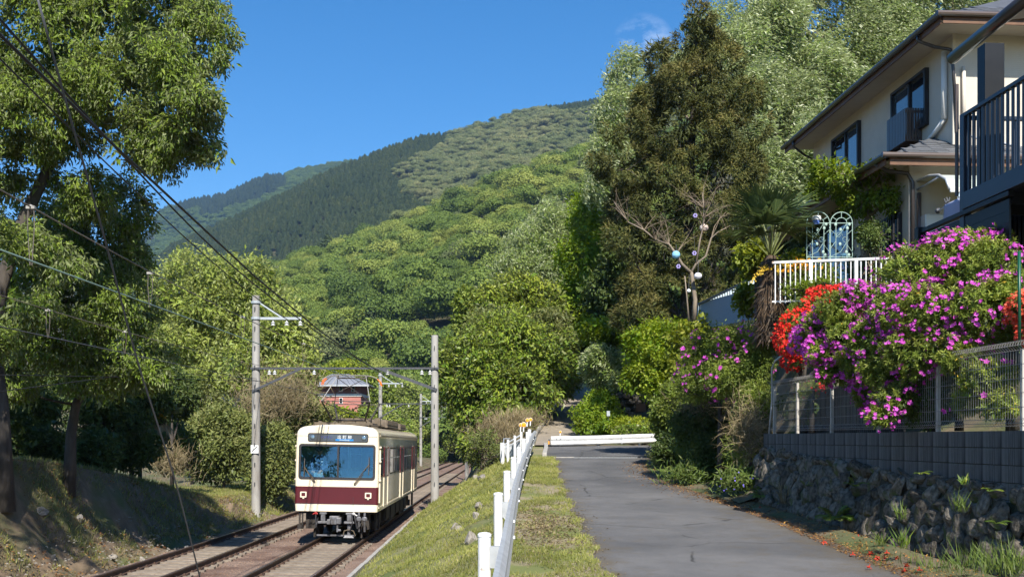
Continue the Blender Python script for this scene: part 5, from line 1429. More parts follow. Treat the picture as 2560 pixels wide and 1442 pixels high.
# two thick feeders above the nearer track
A = [(-4.6, 4.5, 4.05), (-5.05, 10.1, 3.72), (-5.45, 17.7, 3.26), (-5.5, 22.3, 2.97), (-5.62, 32, 2.86), (-5.75, 41, 2.83), (-5.9, 45, 2.95), (-6.0, 60, 2.75), (-6.1, 91, 3.35), (-6.4, 138, 3.1), (-6.9, 228, 2.9)]
wire('feeder_cable', 'thick black feeder cable, lower of the pair slanting down from the upper left', A, 0.019, M['wire'])
A2 = [(x + 0.05, y, z - 0.06) for x, y, z in A[:7]]
wire('feeder_cable', 'black cable lashed just below the lower thick feeder', A2, 0.010, M['wire'])
B = [(-4.7, 4.5, 4.7), (-5.1, 10.2, 4.12), (-5.6, 19.4, 3.45), (-5.6, 30.3, 2.99), (-5.7, 41, 2.86), (-5.85, 45, 2.98)]
wire('feeder_cable', 'thinner black feeder cable, upper of the pair slanting down from the upper left', B, 0.015, M['wire'])
# catenary of the nearer track with its droppers, and of the outer track
def catenary(tracklab, offx, mess, cont, drops, hm):
    wire('messenger_wire', 'brown messenger wire over the ' + tracklab, mess, 0.0085, M['copper'])
    wire('contact_wire', 'greenish contact wire over the ' + tracklab, cont, 0.010, hm)
    ma, ca = np.array(mess), np.array(cont)
    for k, (d, lab) in enumerate(drops):
        pm = [np.interp(d, ma[:, 1], ma[:, c]) for c in (0, 1, 2)]; pc_ = [np.interp(d, ca[:, 1], ca[:, c]) for c in (0, 1, 2)]
        b = MB()
        x, z0, z1 = pm[0], pm[2], pc_[2]
        b.tube([(x - 0.03, d, z0), (x - 0.035, d, z0 - 0.2), (x - 0.01, d, z1)], 0.005, 4)
        b.tube([(x + 0.03, d, z0), (x + 0.035, d, z0 - 0.2), (x + 0.01, d, z1)], 0.005, 4)
        t = thing('dropper', lab, 'dropper', (x, d, z1), group='wire droppers of the catenary')
        b.build('hanger', M['copper'], t)
        MB().box((x, d, z0 + 0.005), (0.09, 0.04, 0.03)).ball((x, d, z0 + 0.015), 0.022, 7, 5).build('clamp', M['pole'], t)
mC = [(-4.7, 6, 2.42), (-4.95, 10, 2.38), (-5.1, 13, 2.38), (-5.3, 15, 2.41), (-5.45, 24, 2.42), (-5.6, 34, 2.62), (-5.8, 45, 2.88)]
mD = [(-4.7, 6, 1.72), (-4.95, 10, 1.77), (-5.1, 13, 1.86), (-5.3, 15, 1.92), (-5.45, 24, 2.04), (-5.6, 35, 2.14), (-5.8, 45, 2.2), (-6.1, 91, 1.95), (-6.4, 138, 1.7), (-6.9, 228, 1.4)]
catenary('nearer track', 0, mC, mD, [(10.6, 'dropper of two thin wires with white clamp, at the far left'), (15.0, 'dropper of two thin wires in front of the pale tree'), (20.5, 'dropper of two thin wires left of the tall pole'), (27, 'small dropper just right of the tall pole')], M['verdigris'])
mE = [(-8.5, 10, 2.5), (-8.65, 17.4, 2.41), (-8.7, 19.2, 2.39), (-8.7, 23, 2.38), (-8.9, 34, 2.5), (-9.1, 45, 2.85)]
mF = [(-8.5, 10, 1.85), (-8.65, 17.4, 1.86), (-8.7, 19.2, 1.88), (-8.7, 23, 1.9), (-8.9, 34, 2.0), (-9.1, 45, 2.1), (-9.45, 91, 1.9), (-9.7, 138, 1.7)]
catenary('outer track', 0, mE, mF, [(19.2, 'dropper of two thin wires low in front of the dark oak leaves'), (23.0, 'dropper of two thin wires beside the grey guy wire')], M['greywire'])
G = [(-8.9, 14, 0.4), (-9.3, 20, 1.0), (-10.6, 30, 1.95), (-11.2, 45, 2.62)]
wire('signal_wire', 'thin dark wire running low through the oak leaves to the tall pole', G, 0.010, M['wire'])
G = [(-9.2, 14, 0.9), (-9.9, 24, 1.45), (-11.0, 45, 2.5)]
wire('signal_wire', 'second thin dark wire running to the tall pole', G, 0.009, M['wire'])
# the grey guy wire close by on the left
gp = [(95, 0, 7.6), (165, 260, 8.2), (215, 430, 8.7), (270, 620, 9.3), (340, 900, 10.3), (395, 1060, 10.9), (440, 1200, 11.5), (500, 1442, 12.6), (512, 1495, 12.9)]
wire('guy_wire', 'grey guy wire sweeping from the top left down to the near rails', [tuple(P(*p)) for p in gp], 0.0095, M['greywire'], 7)
# ================================================================== guardrails
def wbeam(pts, h=0.35, nrm=1.0, up=0.0):
    """W shaped rail swept along points (x, y, z of its centre); bulges towards the right of travel when nrm > 0"""
    prof = [(0.0, 0.175), (0.035, 0.165), (0.075, 0.125), (0.08, 0.085), (0.06, 0.045), (0.005, 0.012), (0.005, -0.012), (0.06, -0.045), (0.08, -0.085), (0.075, -0.125), (0.035, -0.165), (0.0, -0.175)]
    b = MB(); n = len(prof); vs, fs = [], []
    for i, p in enumerate(pts):
        a, c = Vector(pts[max(i - 1, 0)]), Vector(pts[min(i + 1, len(pts) - 1)])
        t = (c - a).normalized(); s = t.cross(Vector((0, 0, 1))).normalized() * nrm
        for x, z in prof: vs.append(Vector(p) + s * x + Vector((0, 0, z * h / 0.35)))
        for x, z in prof: vs.append(Vector(p) + s * (x - 0.005) + Vector((0, 0, z * h / 0.35)))
    for i in range(len(pts) - 1):
        for k in range(n - 1):
            q = i * 2 * n + k
            fs.append((q, q + 1, q + 1 + 2 * n, q + 2 * n)); fs.append((q + n + 2 * n, q + n + 1 + 2 * n, q + n + 1, q + n))
        q = i * 2 * n
        fs.append((q, q + 2 * n, q + 3 * n, q + n)); q += n - 1; fs.append((q + n, q + 3 * n, q + 2 * n, q))
    for i in (0, len(pts) - 1):
        for k in range(n - 1):
            q = i * 2 * n + k; fs.append((q, q + n, q + n + 1, q + 1))
    return b.add(vs, fs)
gr = thing('guardrail', 'white road guardrail running along the grass verge above the railway', 'guardrail', (float(XG(20)), 20, float(ZG(20))))
ds = np.arange(3.0, 36.2, 0.6)
top_h = lambda d: np.interp(d, [9.5, 13.5, 17.5, 21.5, 25.5, 29.5, 33.5, 36], [0.79, 0.80, 0.80, 0.80, 0.80, 0.80, 0.80, 0.82])
pts = [(float(XG(d)) + 0.16, float(d), float(ZG(d) + top_h(d)) - 0.22) for d in ds]
wbeam(pts, 0.35).build('beam', M['galv'], gr, smooth=False)
sp = MB()
for d in (7.5, 11.5, 15.5, 19.5, 23.5, 27.5, 31.5):
    for dz in (-0.09, 0.09):
        for dd in (-0.08, 0.08): sp.ball((float(XG(d)) + 0.242, d + dd, float(ZG(d) + top_h(d)) - 0.22 + dz), 0.018, 6, 4)
sp.build('splice_bolt', M['galv'], gr)
for k, d in enumerate((5.5, 9.5, 13.5, 17.5, 21.5, 25.5, 29.5, 33.5, 35.6)):
    x, z, h = float(XG(d)), float(ZG(d)), float(top_h(d))
    r_ = 0.061
    po = MB().lathe([(r_, z - 0.3), (r_, z + h - 0.03), (r_ + 0.004, z + h - 0.03), (r_ + 0.004, z + h - 0.012), (r_ * 0.8, z + h + 0.004), (0.01, z + h + 0.010)], (x, d, 0), 16).build('post', M['white'], gr)
    MB().box((x + 0.10, d, z + h - 0.22), (0.10, 0.08, 0.2)).build('bracket', M['galv'], gr)
def delineator(label, x, d, z, h=0.17, r_=0.052):
    t = thing('reflector', label, 'reflector', (x, d, z), group='orange road reflectors')
    MB().tube([(x, d, z), (x + 0.01, d, z + h)], 0.02, 7).build('stem', M['white'], t)
    MB().lathe([(r_ * 1.12, -0.02), (r_ * 1.12, 0.0), (r_ * 0.95, 0.004)], (x + 0.012, d - 0.0, z + h + 0.05), 14, rot=Matrix.Rotation(R(90), 3, 'X')).build('rim', M['white'], t)
    MB().lathe([(r_, 0.0), (r_ * 0.9, 0.014), (0.012, 0.02)], (x + 0.012, d - 0.004, z + h + 0.05), 14, rot=Matrix.Rotation(R(90), 3, 'X')).build('lens', M['orange'], t)
delineator('orange round reflector, leftmost of the four on the guardrail end', xpix(1301, 33.3), 33.3, zpix(1079, 33.3), r_=0.06)
delineator('orange round reflector, largest and second from left on the guardrail end', xpix(1308.5, 31.8), 31.8, zpix(1079, 31.8), r_=0.075)
delineator('orange round reflector, third from left and higher on the guardrail end', xpix(1317.5, 35.0), 35.0, zpix(1066, 35.0), r_=0.062)
delineator('orange round reflector, rightmost of the four on the guardrail end', xpix(1325.5, 35.7), 35.7, zpix(1064, 35.7), r_=0.062)
# guardrail across the end of the road
g2 = thing('guardrail', 'broad white guardrail standing across the end of the road', 'guardrail', (3.5, 41, -0.3))
pts = [(xpix(1377, 40.6), 40.6, zpix(1102, 40.6)), (xpix(1500, 41), 41.0, zpix(1099.5, 41)), (xpix(1600, 41.4), 41.4, zpix(1096, 41.4)), (xpix(1700, 41.8), 41.8, zpix(1092.5, 41.8)), (xpix(1800, 42.2), 42.2, zpix(1089, 42.2))]
wbeam(pts, 0.37).build('beam', M['white'], g2)
b = MB()
for px in (1391, 1401, 1487, 1500):
    d = 40.6 + (px - 1377) / 420 * 1.6
    zc = np.interp(px, [1377, 1500, 1600], [1102, 1099.5, 1096])
    for dz in (-4.5, 4.5): b.ball((xpix(px, d), d - 0.085, zpix(zc + dz, d)), 0.022, 6, 4)
b.build('bolt', M['darksteel'], g2)
MB().box((xpix(1554, 41.2), 41.12, zpix(1098, 41.2)), (0.03, 0.02, 0.36)).build('splice_joint', M['galv'], g2)
for px in (1399, 1497, 1600, 1700):
    d = 40.75 + (px - 1377) / 420 * 1.6
    zt = zpix(np.interp(px, [1377, 1500, 1600, 1700], [1096, 1094, 1090, 1086]), d)
    MB().lathe([(0.057, -0.8), (0.057, zt)], (xpix(px, d), d + 0.02, 0), 12).build('post', M['white'], g2)
delineator('orange reflector standing up on the guardrail across the road', xpix(1400, 40.7), 40.7, zpix(1088, 40.7), 0.09, 0.05)
b = thing('reflector', 'small orange reflector low on the left end of the cross guardrail', 'reflector', (xpix(1372, 40.5), 40.5, zpix(1110, 40.5)), group='orange road reflectors')
MB().box((xpix(1372, 40.5), 40.5, zpix(1106, 40.5)), (0.045, 0.03, 0.13)).build('lens', M['orange'], b); MB().box((xpix(1373, 40.5), 40.53, zpix(1105, 40.5)), (0.07, 0.03, 0.24)).build('plate', M['darksteel'], b)
# low white fence running off to the left at the crossing
lf = thing('white_post_fence', 'short white post fence leading left from the guardrail end to the railway', 'fence', (xpix(1275, 36), 36, -0.9))
posts = [(1253.5, 36.6, 1107, 1137), (1258, 35.3, 1107, 1139), (1270, 35.5, 1099, 1134), (1287, 35.9, 1089, 1126), (1303, 36.2, 1080, 1112)]
for px, d, yt, yb in posts:
    MB().lathe([(0.046, zpix(yb, d) - 0.3), (0.046, zpix(yt, d)), (0.03, zpix(yt, d) + 0.012)], (xpix(px, d), d, 0), 12).build('post', M['white'], lf)
b = MB()
for dy in (6, 16): b.tube([P(1258, 1107 + dy, 35.35), P(1270, 1100 + dy, 35.55), P(1287, 1090 + dy, 35.95), P(1303, 1080 + dy, 36.25)], 0.03, 8)
b.tube([P(1259, 1109, 35.35), P(1259.5, 1096, 36.4), P(1275, 1096, 36.6)], 0.02, 7)
b.build('rail', M['galv'], lf)
tag(MB().box((xpix(1283, 36.3), 36.3, zpix(1124, 36.3)), (0.62, 0.04, 0.46), Matrix.Rotation(R(-14), 3, 'Y')).build('mesh_sheet', M['galv']), 'grey sheet leaning behind the short white posts', 'sheet')

# ================================================================== block wall, stone wall and wire fence on the right
WA = math.atan2(-0.086, 1.0)                       # the wall's direction seen from above
def wallpt(d, z, out=0.0): return Vector((float(XW(d)) - out, d, z))
bw = thing('block_wall', 'dark weathered concrete block wall above the rough stones', 'wall', wallpt(14, -0.6))
blk = [MB().box((0, 0, 0), (0.15, 0.3995, 0.191)).mesh('concrete_block', M['block']) for v in range(2)]
for c in range(5):
    zc = 0.09 - 0.1 - c * 0.2
    for k in range(46):
        d = 4.3 + k * 0.4
        if d > 19.95: continue
        if zc < -0.5 and d > 17: continue
        mw = Matrix.Translation(wallpt(d, zc, -0.075 + rng.normal(0, .0015))) @ Matrix.Rotation(-WA, 4, 'Z')
        place('concrete_block', blk[k % 2], bw, mw)
b = MB()
a, c = wallpt(4.2, -0.41, -0.08), wallpt(20.1, -0.41, -0.08)
b.bar(a, c, 0.12, 0.985); b.build('core', M['mortar'], bw)
MB().bar(wallpt(20.12, -0.1, -0.07), wallpt(20.14, -0.1, -0.07), 0.15, 0.4).build('end_face', M['block'], bw)
# stones
def stone_mesh(seed, m=None):
    r = np.random.default_rng(seed)
    import bmesh
    bm = bmesh.new(); bmesh.ops.create_icosphere(bm, subdivisions=3, radius=0.5)
    co = np.array([v.co[:] for v in bm.verts])
    dirs = r.normal(size=(9, 3)); dirs /= np.linalg.norm(dirs, axis=1)[:, None]; cut = r.uniform(0.27, 0.42, 9)
    for _ in range(2):
        for dv, ct in zip(dirs, cut):
            s = co @ dv; over = np.maximum(0, s - ct); co -= over[:, None] * dv * 0.85
    co *= 1 + 0.07 * n3(co * 3, 1.6, seed)[:, None] + 0.035 * n3(co * 9, 1.3, seed + 3)[:, None] + 0.018 * n3(co * 23, 1.1, seed + 5)[:, None]
    for v, c in zip(bm.verts, co): v.co = c
    me = bpy.data.meshes.new('stone'); bm.to_mesh(me); bm.free()
    me.materials.append(m or M['stone'])
    return me
SM = [stone_mesh(100 + k) for k in range(9)]
st = thing('stone_wall', 'rough dark boulder retaining wall below the concrete blocks', 'wall', (5.0, 15, -1.5))
slope_top = lambda d: np.interp(d, [8, 11.4, 13.8, 16, 20], [-0.62, -0.60, -0.55, -0.42, -0.27])
FT2 = lambda d: float(FOOT(d)) + 0.06
def stone_face(d, t):
    zt, zb = float(slope_top(d)), float(ZG(d)) - 0.05
    x = FT2(d) + (float(XW(d)) - 0.02 - FT2(d)) * t
    return Vector((x, d, zb + (zt - zb) * t))
r = np.random.default_rng(77)
d = 8.6; cnt = 0
while d < 20.2 and cnt < 290:
    w = r.uniform(0.19, 0.36)
    H = float(slope_top(d)) - float(ZG(d)) + 0.05
    t = 0.0
    while t < 1.0:
        h = r.uniform(0.16, 0.34)
        p = stone_face(d + w / 2 + r.normal(0, .05), min(1.0, t + h / H / 2))
        ww = w * r.uniform(0.95, 1.35); hh = h * r.uniform(1.0, 1.25)
        if t + h / H > 1.0: hh = max(0.14, (1.0 - t) * H * 1.15)
        mw = Matrix.Translation(p + Vector((r.normal(0.045, .018), 0, 0))) @ Matrix.Rotation(-WA + r.normal(0, .15), 4, 'Z') @ Matrix.Rotation(r.normal(0.0, .25), 4, 'X') @ Matrix.Rotation(r.normal(0.26, .06), 4, 'Y') @ Matrix.Diagonal((0.22 * r.uniform(.85, 1.15), ww * 1.34, hh * 1.34, 1))
        place('stone', SM[int(r.integers(0, 9))], st, mw); cnt += 1
        t += h / H * 0.93
    d += w * 0.93
b = MB()
ds_ = np.arange(4, 20.4, 0.8)
vs, fs = [], []
for dd in ds_: vs += [stone_face(dd, -0.2) + Vector((0.045, 0, 0)), stone_face(dd, 1.03) + Vector((0.045, 0, 0)), stone_face(dd, 1.03) + Vector((0.5, 0, 0)), stone_face(dd, -0.2) + Vector((0.5, 0, 0))]
for i in range(len(ds_) - 1):
    for k in range(4): fs.append((i * 4 + k, i * 4 + (k + 1) % 4, i * 4 + 4 + (k + 1) % 4, i * 4 + 4 + k))
e = (len(ds_) - 1) * 4; fs.append((e, e + 1, e + 2, e + 3))
b.add(vs, fs).build('packed_earth', M['mortar'], st)
# fence of bent wire mesh on the wall
fe = thing('wire_mesh_fence', 'grey welded wire mesh fence with flat posts on top of the block wall', 'fence', wallpt(15, 0.09))
fz = 0.09
pd = [19.65, 17.9, 16.9, 15.1, 13.4, 11.5, 9.6]
for dd in (19.65, 18.45, 16.9, 15.15, 13.4, 11.5, 9.6):
    MB().box(wallpt(dd, fz + 0.45, -0.05), (0.05, 0.055, 0.92), Matrix.Rotation(-WA, 3, 'Z')).build('post', M['mesh_post'], fe, bevel=0.006)
pans = [19.65, 18.45, 16.9, 15.15, 13.4, 11.5, 9.6]
bend = [(0.04, 0.0), (0.08, -0.035), (0.13, 0.0), (0.9, 0.0), (0.95, -0.05), (1.0, -0.02), (0.985, 0.03), (0.955, 0.02)]
for a, c in zip(pans[:-1], pans[1:]):
    b = MB()
    n = int((a - c) / 0.052)
    for k in range(n + 1):
        dd = a + (c - a) * k / n
        b.tube([wallpt(dd, fz + z, 0.0 - o_) for z, o_ in [(z, o_) for z, o_ in bend]], 0.0027, 4, cap=False)
    for z, o_ in ((0.05, 0), (0.08, -0.035), (0.13, 0), (0.26, 0), (0.42, 0), (0.58, 0), (0.74, 0), (0.9, 0), (0.95, -0.05), (1.0, -0.02), (0.96, 0.02)):
        b.tube([wallpt(a, fz + z, -o_), wallpt(c, fz + z, -o_)], 0.0033, 4)
    b.build('mesh_panel', M['mesh_wire'], fe)
# bent pipe at the far end of the fence
tag(MB().tube([wallpt(19.9, 0.0, -0.02), P(1930, 1000, 19.9), P(1930, 920, 19.8), P(1938, 902, 19.6), P(1975, 872, 18.9)], 0.018, 8).build('bent_pipe', M['galv'], smooth=True), 'bent galvanised pipe rising at the far end of the wire fence', 'pipe')
# shed wall of grey boards behind the fence
sh = thing('corrugated_sheet', 'dark grey ribbed sheet standing behind the far end of the wire fence', 'sheet', (5.9, 18, 0.1))
b = MB(); p0, p1 = wallpt(19.6, 0.5, -0.65), wallpt(15.6, 0.5, -0.65)
b.bar(p0, p1, 0.02, 0.85)
for k in range(52):
    q = p0 + (p1 - p0) * (k / 51); b.box(q - Vector((0.018, 0, 0)), (0.02, 0.038, 0.85))
b.build('ribbed_panel', mat('ribbed_sheet', (0.12, 0.115, 0.11), (0.06, 0.058, 0.055), 3, 6, rough=0.8), sh)
# green vinyl post on the right
tag(MB().tube([P(2549, 870, 11.9), P(2548, 628, 11.9)], 0.019, 8).build('garden_stake', M['green_post'], smooth=True), 'green vinyl garden stake beside the big azalea', 'stake')

# ================================================================== garden fences, trellis, lanterns
wf = thing('white_fence', 'white metal bar fence along the garden behind the palm', 'fence', P(2045, 750, 20.6))
for k in range(24):
    px = 1938 + k * 12.6
    d = 20.7 - (px - 1938) / 290 * 0.5
    thick = 0.065 if k in (7, 16) else 0.019
    MB().box((xpix(px, d), d, (zpix(655, 20.6) + zpix(756, 20.6)) / 2), (thick, thick, 0.83)).build('post' if thick > 0.03 else 'bar', M['white'], wf)
MB().bar((xpix(1930, 20.72), 20.72, zpix(654, 20.6)), (xpix(2232, 20.2), 20.2, zpix(654, 20.6)), 0.06, 0.045).build('top_rail', M['white'], wf)
MB().bar((xpix(1930, 20.72), 20.72, zpix(752, 20.6)), (xpix(2232, 20.2), 20.2, zpix(752, 20.6)), 0.03, 0.03).build('bottom_rail', M['white'], wf)
bfn = thing('blue_fence', 'pale blue slatted fence behind the bare lantern tree', 'fence', P(1810, 790, 31))
for k in range(34):
    t = k / 33
    px = 1741 + (1945 - 1741) * t; d = 31.0 - 6.0 * t
    zt = zpix(767 - (767 - 668) * t, d); zb = zpix(818 - 8 * t, d)
    MB().box((xpix(px, d), d, (zt + zb) / 2), (0.045, 0.02, zt - zb)).build('slat', M['bluewhite'], bfn)
MB().bar((xpix(1738, 31), 31, zpix(764, 31)), (xpix(1947, 25), 25, zpix(665, 25)), 0.06, 0.05).build('top_rail', M['darksteel'], bfn)
MB().bar((xpix(1741, 31.06), 31.06, zpix(792, 31)), (xpix(1945, 25.06), 25.06, zpix(745, 25)), 0.03, 0.8, up=(0, 0, 1)).build('gap_shade_sheet', mat('slat_gap_shade', (0.17, 0.24, 0.31), rough=0.6), bfn)  # sheet behind the slats, coloured as the shade in their gaps
# twin arched trellis
tr = thing('trellis', 'mint green twin arched wrought iron trellis above the white fence', 'trellis', P(2066, 650, 21.6))
def arch(px0, px1, d):
    b = MB(); x0, x1 = xpix(px0, d), xpix(px1, d); zb, zs = zpix(648, d), zpix(558, d); cx, rr = (x0 + x1) / 2, (x1 - x0) / 2
    ap = [(x0, d, zb), (x0, d, zs)] + [(cx - rr * math.cos(a), d, zs + rr * math.sin(a)) for a in np.linspace(0.1, math.pi - 0.1, 14)] + [(x1, d, zs), (x1, d, zb)]
    b.tube(ap, 0.009, 6)
    r2 = rr * 0.5
    ap = [(cx - r2, d, zb), (cx - r2, d, zs)] + [(cx - r2 * math.cos(a), d, zs + r2 * math.sin(a)) for a in np.linspace(0.15, math.pi - 0.15, 10)] + [(cx + r2, d, zs), (cx + r2, d, zb)]
    b.tube(ap, 0.008, 5)
    b.tube([(x0, d, zs), (x1, d, zs)], 0.009, 5); b.tube([(x0, d, zb + 0.04), (x1, d, zb + 0.04)], 0.009, 5)
    for a in (0.6, math.pi / 2, math.pi - 0.6): b.tube([(cx + r2 * math.cos(a), d, zs + r2 * math.sin(a)), (cx + rr * math.cos(a), d, zs + rr * math.sin(a))], 0.007, 5)
    o_ = b.build('arch', M['mint'], tr)
    s = MB()
    H = zs - zb
    def scroll(cx_, cz_, r0, turns, sg):
        pts = []
        for k in range(16):
            t = k / 15; a = sg * t * turns * 2 * math.pi; r_ = r0 * (1 - 0.75 * t)
            pts.append((cx_ + r_ * math.cos(a), d, cz_ + r_ * math.sin(a)))
        s.tube(pts, 0.0045, 4)
    s.tube([(x0, d, zb + 0.05), (cx - 0.02, d, zb + H * 0.2), (cx + r2 * 0.9, d, zb + H * 0.45)], 0.006, 4); s.tube([(x0, d, zb + H * 0.3), (cx - r2, d, zb + H * 0.5)], 0.006, 4); s.tube([(x0, d, zb + H * 0.82), (cx - r2, d, zb + H * 0.68)], 0.006, 4)
    s.tube([(x1, d, zb + H * 0.82), (cx + r2, d, zb + H * 0.68)], 0.006, 4); s.tube([(x1, d, zb + H * 0.2), (cx + r2, d, zb + H * 0.4)], 0.006, 4)
    s.tube([(cx - r2, d, zb + H * .6), (cx, d, zb + H * 0.75), (cx + r2 * .9, d, zb + H * 0.98)], 0.006, 4)
    scroll(cx - 0.05, zb + H * 0.66, 0.07, 1.2, 1); scroll(cx + 0.08, zb + H * 0.56, 0.08, 1.2, -1)
    s.build('scroll', M['mint'], o_)
    for fx, fzz in ((-0.02, 0.82), (-0.03, 0.42), (0.10, 0.2), (0.12, 0.86), (0.15, 0.12), (-0.12, 0.96), (0.16, 0.97)): MB().ball((cx + fx, d - 0.01, zb + H * fzz), (0.03, 0.01, 0.035), 7, 5).build('iron_leaf', M['mint'], o_)
arch(2017, 2074, 21.1); arch(2076, 2131, 20.9)
t = thing('hanging_pot', 'blue and white pot hanging in the left arch of the trellis', 'pot', P(2041, 560, 21.6))
b = MB(); c = P(2041, 551, 21.0); b.lathe([(0.055, -0.08), (0.085, 0.03), (0.09, 0.08)], c, 14); b.build('pot', mat('blue_glaze', (0.12, 0.22, 0.62), rough=0.15, coat=0.8), t)
MB().lathe([(0.088, 0.0), (0.093, 0.03), (0.094, 0.082), (0.08, 0.085)], c, 14).build('white_rim', M['white'], t)
# paper lanterns hang in the bare tree
def lantern(label, px, py, rpx, d, col, stretch=1.0, up=40):
    t = thing('paper_lantern', label, 'lantern', P(px, py, d), group='lanterns in the bare tree')
    rr = rpx / FPX * d; c = P(px, py, d)
    prof = []
    for k in range(13):
        a = -math.pi / 2 + math.pi * k / 12
        prof.append((max(0.012, rr * math.cos(a) * (1.0 if k % 2 else 0.975)), rr * math.sin(a) * stretch))
    MB().lathe(prof, c, 18).build('shade', col, t)
    MB().tube([c + Vector((0, 0, rr * 0.95)), c + Vector((0.01, 0, rr + up / FPX * d))], 0.006, 5).build('string', M['greywire'], t)
    MB().lathe([(rr * 0.25, rr * stretch * 0.96), (rr * 0.25, rr * stretch * 1.0)], c, 10).build('ring', M['galv'], t)
DL = 30.0
lantern('sky blue ribbed paper lantern in the bare tree', 1690, 637, 10.5, DL, mat('blue_paper', (0.22, 0.52, 0.75), (0.28, 0.58, 0.8), 4, 3, rough=0.8), 0.95, 14)
lantern('white ribbed paper lantern below the fork of the bare tree', 1745, 690, 10, DL - .2, mat('white_paper', (0.72, 0.72, 0.80), rough=0.8), 0.85, 30)
lantern('faded pinkish paper lantern high in the bare tree', 1760, 570, 11, DL + .2, mat('faded_paper', (0.62, 0.46, 0.38), (0.75, 0.68, 0.62), 5, 4, rough=0.8), 0.88, 12)
lantern('tiny white globe lantern hanging lowest in the bare tree', 1722, 727, 5, DL - .1, M['shirt'], 1.0, 34)
def ornament(label, px, py, d, m):
    t = thing('hanging_ornament', label, 'ornament', P(px, py, d)); c = P(px, py, d); b = MB()
    for k in range(6):
        a = k * math.pi / 3; q = c + Vector((0.045 * math.cos(a), 0, 0.045 * math.sin(a)))
        b.ball(q, (0.026, 0.012, 0.026), 7, 5)
    b.build('petals', m, t); MB().tube([c, c + Vector((0, 0, 0.5))], 0.004, 4).build('string', M['greywire'], t)
vi = mat('violet_plastic', (0.30, 0.26, 0.55), rough=0.3)
ornament('violet flower ornament hanging between the lanterns', 1736, 633, DL, vi)
ornament('small violet ornament above the faded lantern', 1738, 539, DL + .1, vi)
ornament('small pale violet ornament under the blue lantern', 1696, 666, DL, vi)
# fallen red blossoms on the road
bl = []
for v in range(3):
    b = MB()
    for k in range(5):
        a = k * 2 * math.pi / 5 + v; c, s = math.cos(a), math.sin(a)
        b.add([(0, 0, 0.012), (0.022 * c - 0.010 * s, 0.022 * s + 0.010 * c, 0.02), (0.042 * c, 0.042 * s, 0.006), (0.022 * c + 0.010 * s, 0.022 * s - 0.010 * c, 0.02)], [(0, 1, 2, 3)])
    b.tube([(0, 0, 0.01), (0, 0.0, 0.045)], [0.008, 0.004], 5)
    bl.append(b)
fb = [b.mesh('fallen_blossom', M['coral']) for b in bl]
spots = [(2132, 1391), (2170, 1423), (2177, 1390), (2217, 1390), (2240, 1404), (2265, 1421), (2298, 1434), (2061, 1360), (2062, 1302), (1900, 1275), (2215, 1403), (2193, 1399), (2146, 1349), (2263, 1432), (1567, 1199), (1627, 1185)]
for k, (px, py) in enumerate(spots):
    d = 12.0
    for _ in range(30): d = -float(ZG(d)) * FPX / (py - HY) if py > HY else 12
    x = xpix(px, d)
    o = place('fallen_blossom', fb[k % 3], None, Matrix.Translation((x, d, float(ZG(d)) + (0.012 if x < float(RRT(d)) else 0.03))) @ Matrix.Rotation(k * 1.7, 4, 'Z') @ Matrix.Rotation(0.5 * (k % 3), 4, 'X') @ Matrix.Scale(1.25, 4))
    tag(o, 'fallen coral red azalea blossom lying on the asphalt by the stone wall' if k < 14 else 'fallen red blossom lying alone far up the grey road', 'blossom', 'fallen blossoms on the road')
# loose stones
rocks = [(100, 1282, 21.5, .5), (190, 1300, 22, .36), (1178, 1358, 14.2, .42), (1205, 1200, 24, .5), (1190, 1198, 25, .36), (1134, 1325, 18, .3), (1149, 1325, 17.8, .3), (1197, 1273, 19, .26), (1190, 1290, 18, .22)]
RM = [stone_mesh(140 + k, M['rock']) for k in range(4)]
# ================================================================== plants
def strip_z(x, y, x0, z0, x1, z1, bump, shape, f):
    x0, x1 = x0(y), x1(y)
    T = np.clip((x - x0) / (x1 - x0), 0, 1); TT = shape(T)
    z = z0(y) * (1 - TT) + z1(y) * TT
    p = np.stack([x, y, x * 0], 1); w = (np.minimum(T, 1 - T) * 8).clip(0, 1)
    return z + (n3(p, f, 1) * 0.6 + n3(p, f * 2.7, 2) * 0.3 + n3(p, f * 7, 3) * 0.12) * bump * w
def gz(x, y):
    """height of the ground"""
    x = np.atleast_1d(np.asarray(x, dtype=float)); y = np.atleast_1d(np.asarray(y, dtype=float))
    z = ZB(y) - 0.03
    m = x < TBL(y)
    z = np.where(m, strip_z(x, y, TOE, BANK, TBL, lambda d: ZB(d) - 0.05, 0.5, lambda t: np.sin(t * np.pi / 2) ** 0.9, 1.1), z)
    m = x < TOE(y)
    z = np.where(m, strip_z(x, y, lambda d: TOE(d) - 42, lambda d: BANK(d) + 4 + np.interp(d, [60, 200], [0, 8]), TOE, BANK, 0.5, lambda t: t ** 0.45, 0.3), z)
    z = np.where((x > TBR(y)) & (y < 41), strip_z(x, y, TBE, ZBE, lambda d: XG(d) - 0.02, lambda d: ZG(d) - 0.02, 0.2, EMB, 1.2), z)
    z = np.where((x > XG(y) - 0.02) & (y < 41), ZG(y), z)
    z = np.where((x > FOOT(y)) & (y < 20), np.where(x < XW(y), ZG(y), 0.02 + (GZ - 0.02) * sm((x - XW(y) - 0.14) / 4.16, 0.28, 1.0)), z)
    z = np.where((x > FOOT(y) - 0.3) & (y >= 20) & (y < 33.3), ZG(y) + 0.04 + (GZ - ZG(y)) * sm((x - FOOT(y) + 0.3) / (7.6 - FOOT(y) + 0.3), 0, 1), z)
    z = np.where((x > 7.6) & (y < 45) & (y > 18), GZ, z)
    z = np.where((y >= 41) & (x > XR(y) + 1.75) & ~((x > 7.6) & (y < 45)), hill_z(x, y), z)
    return z
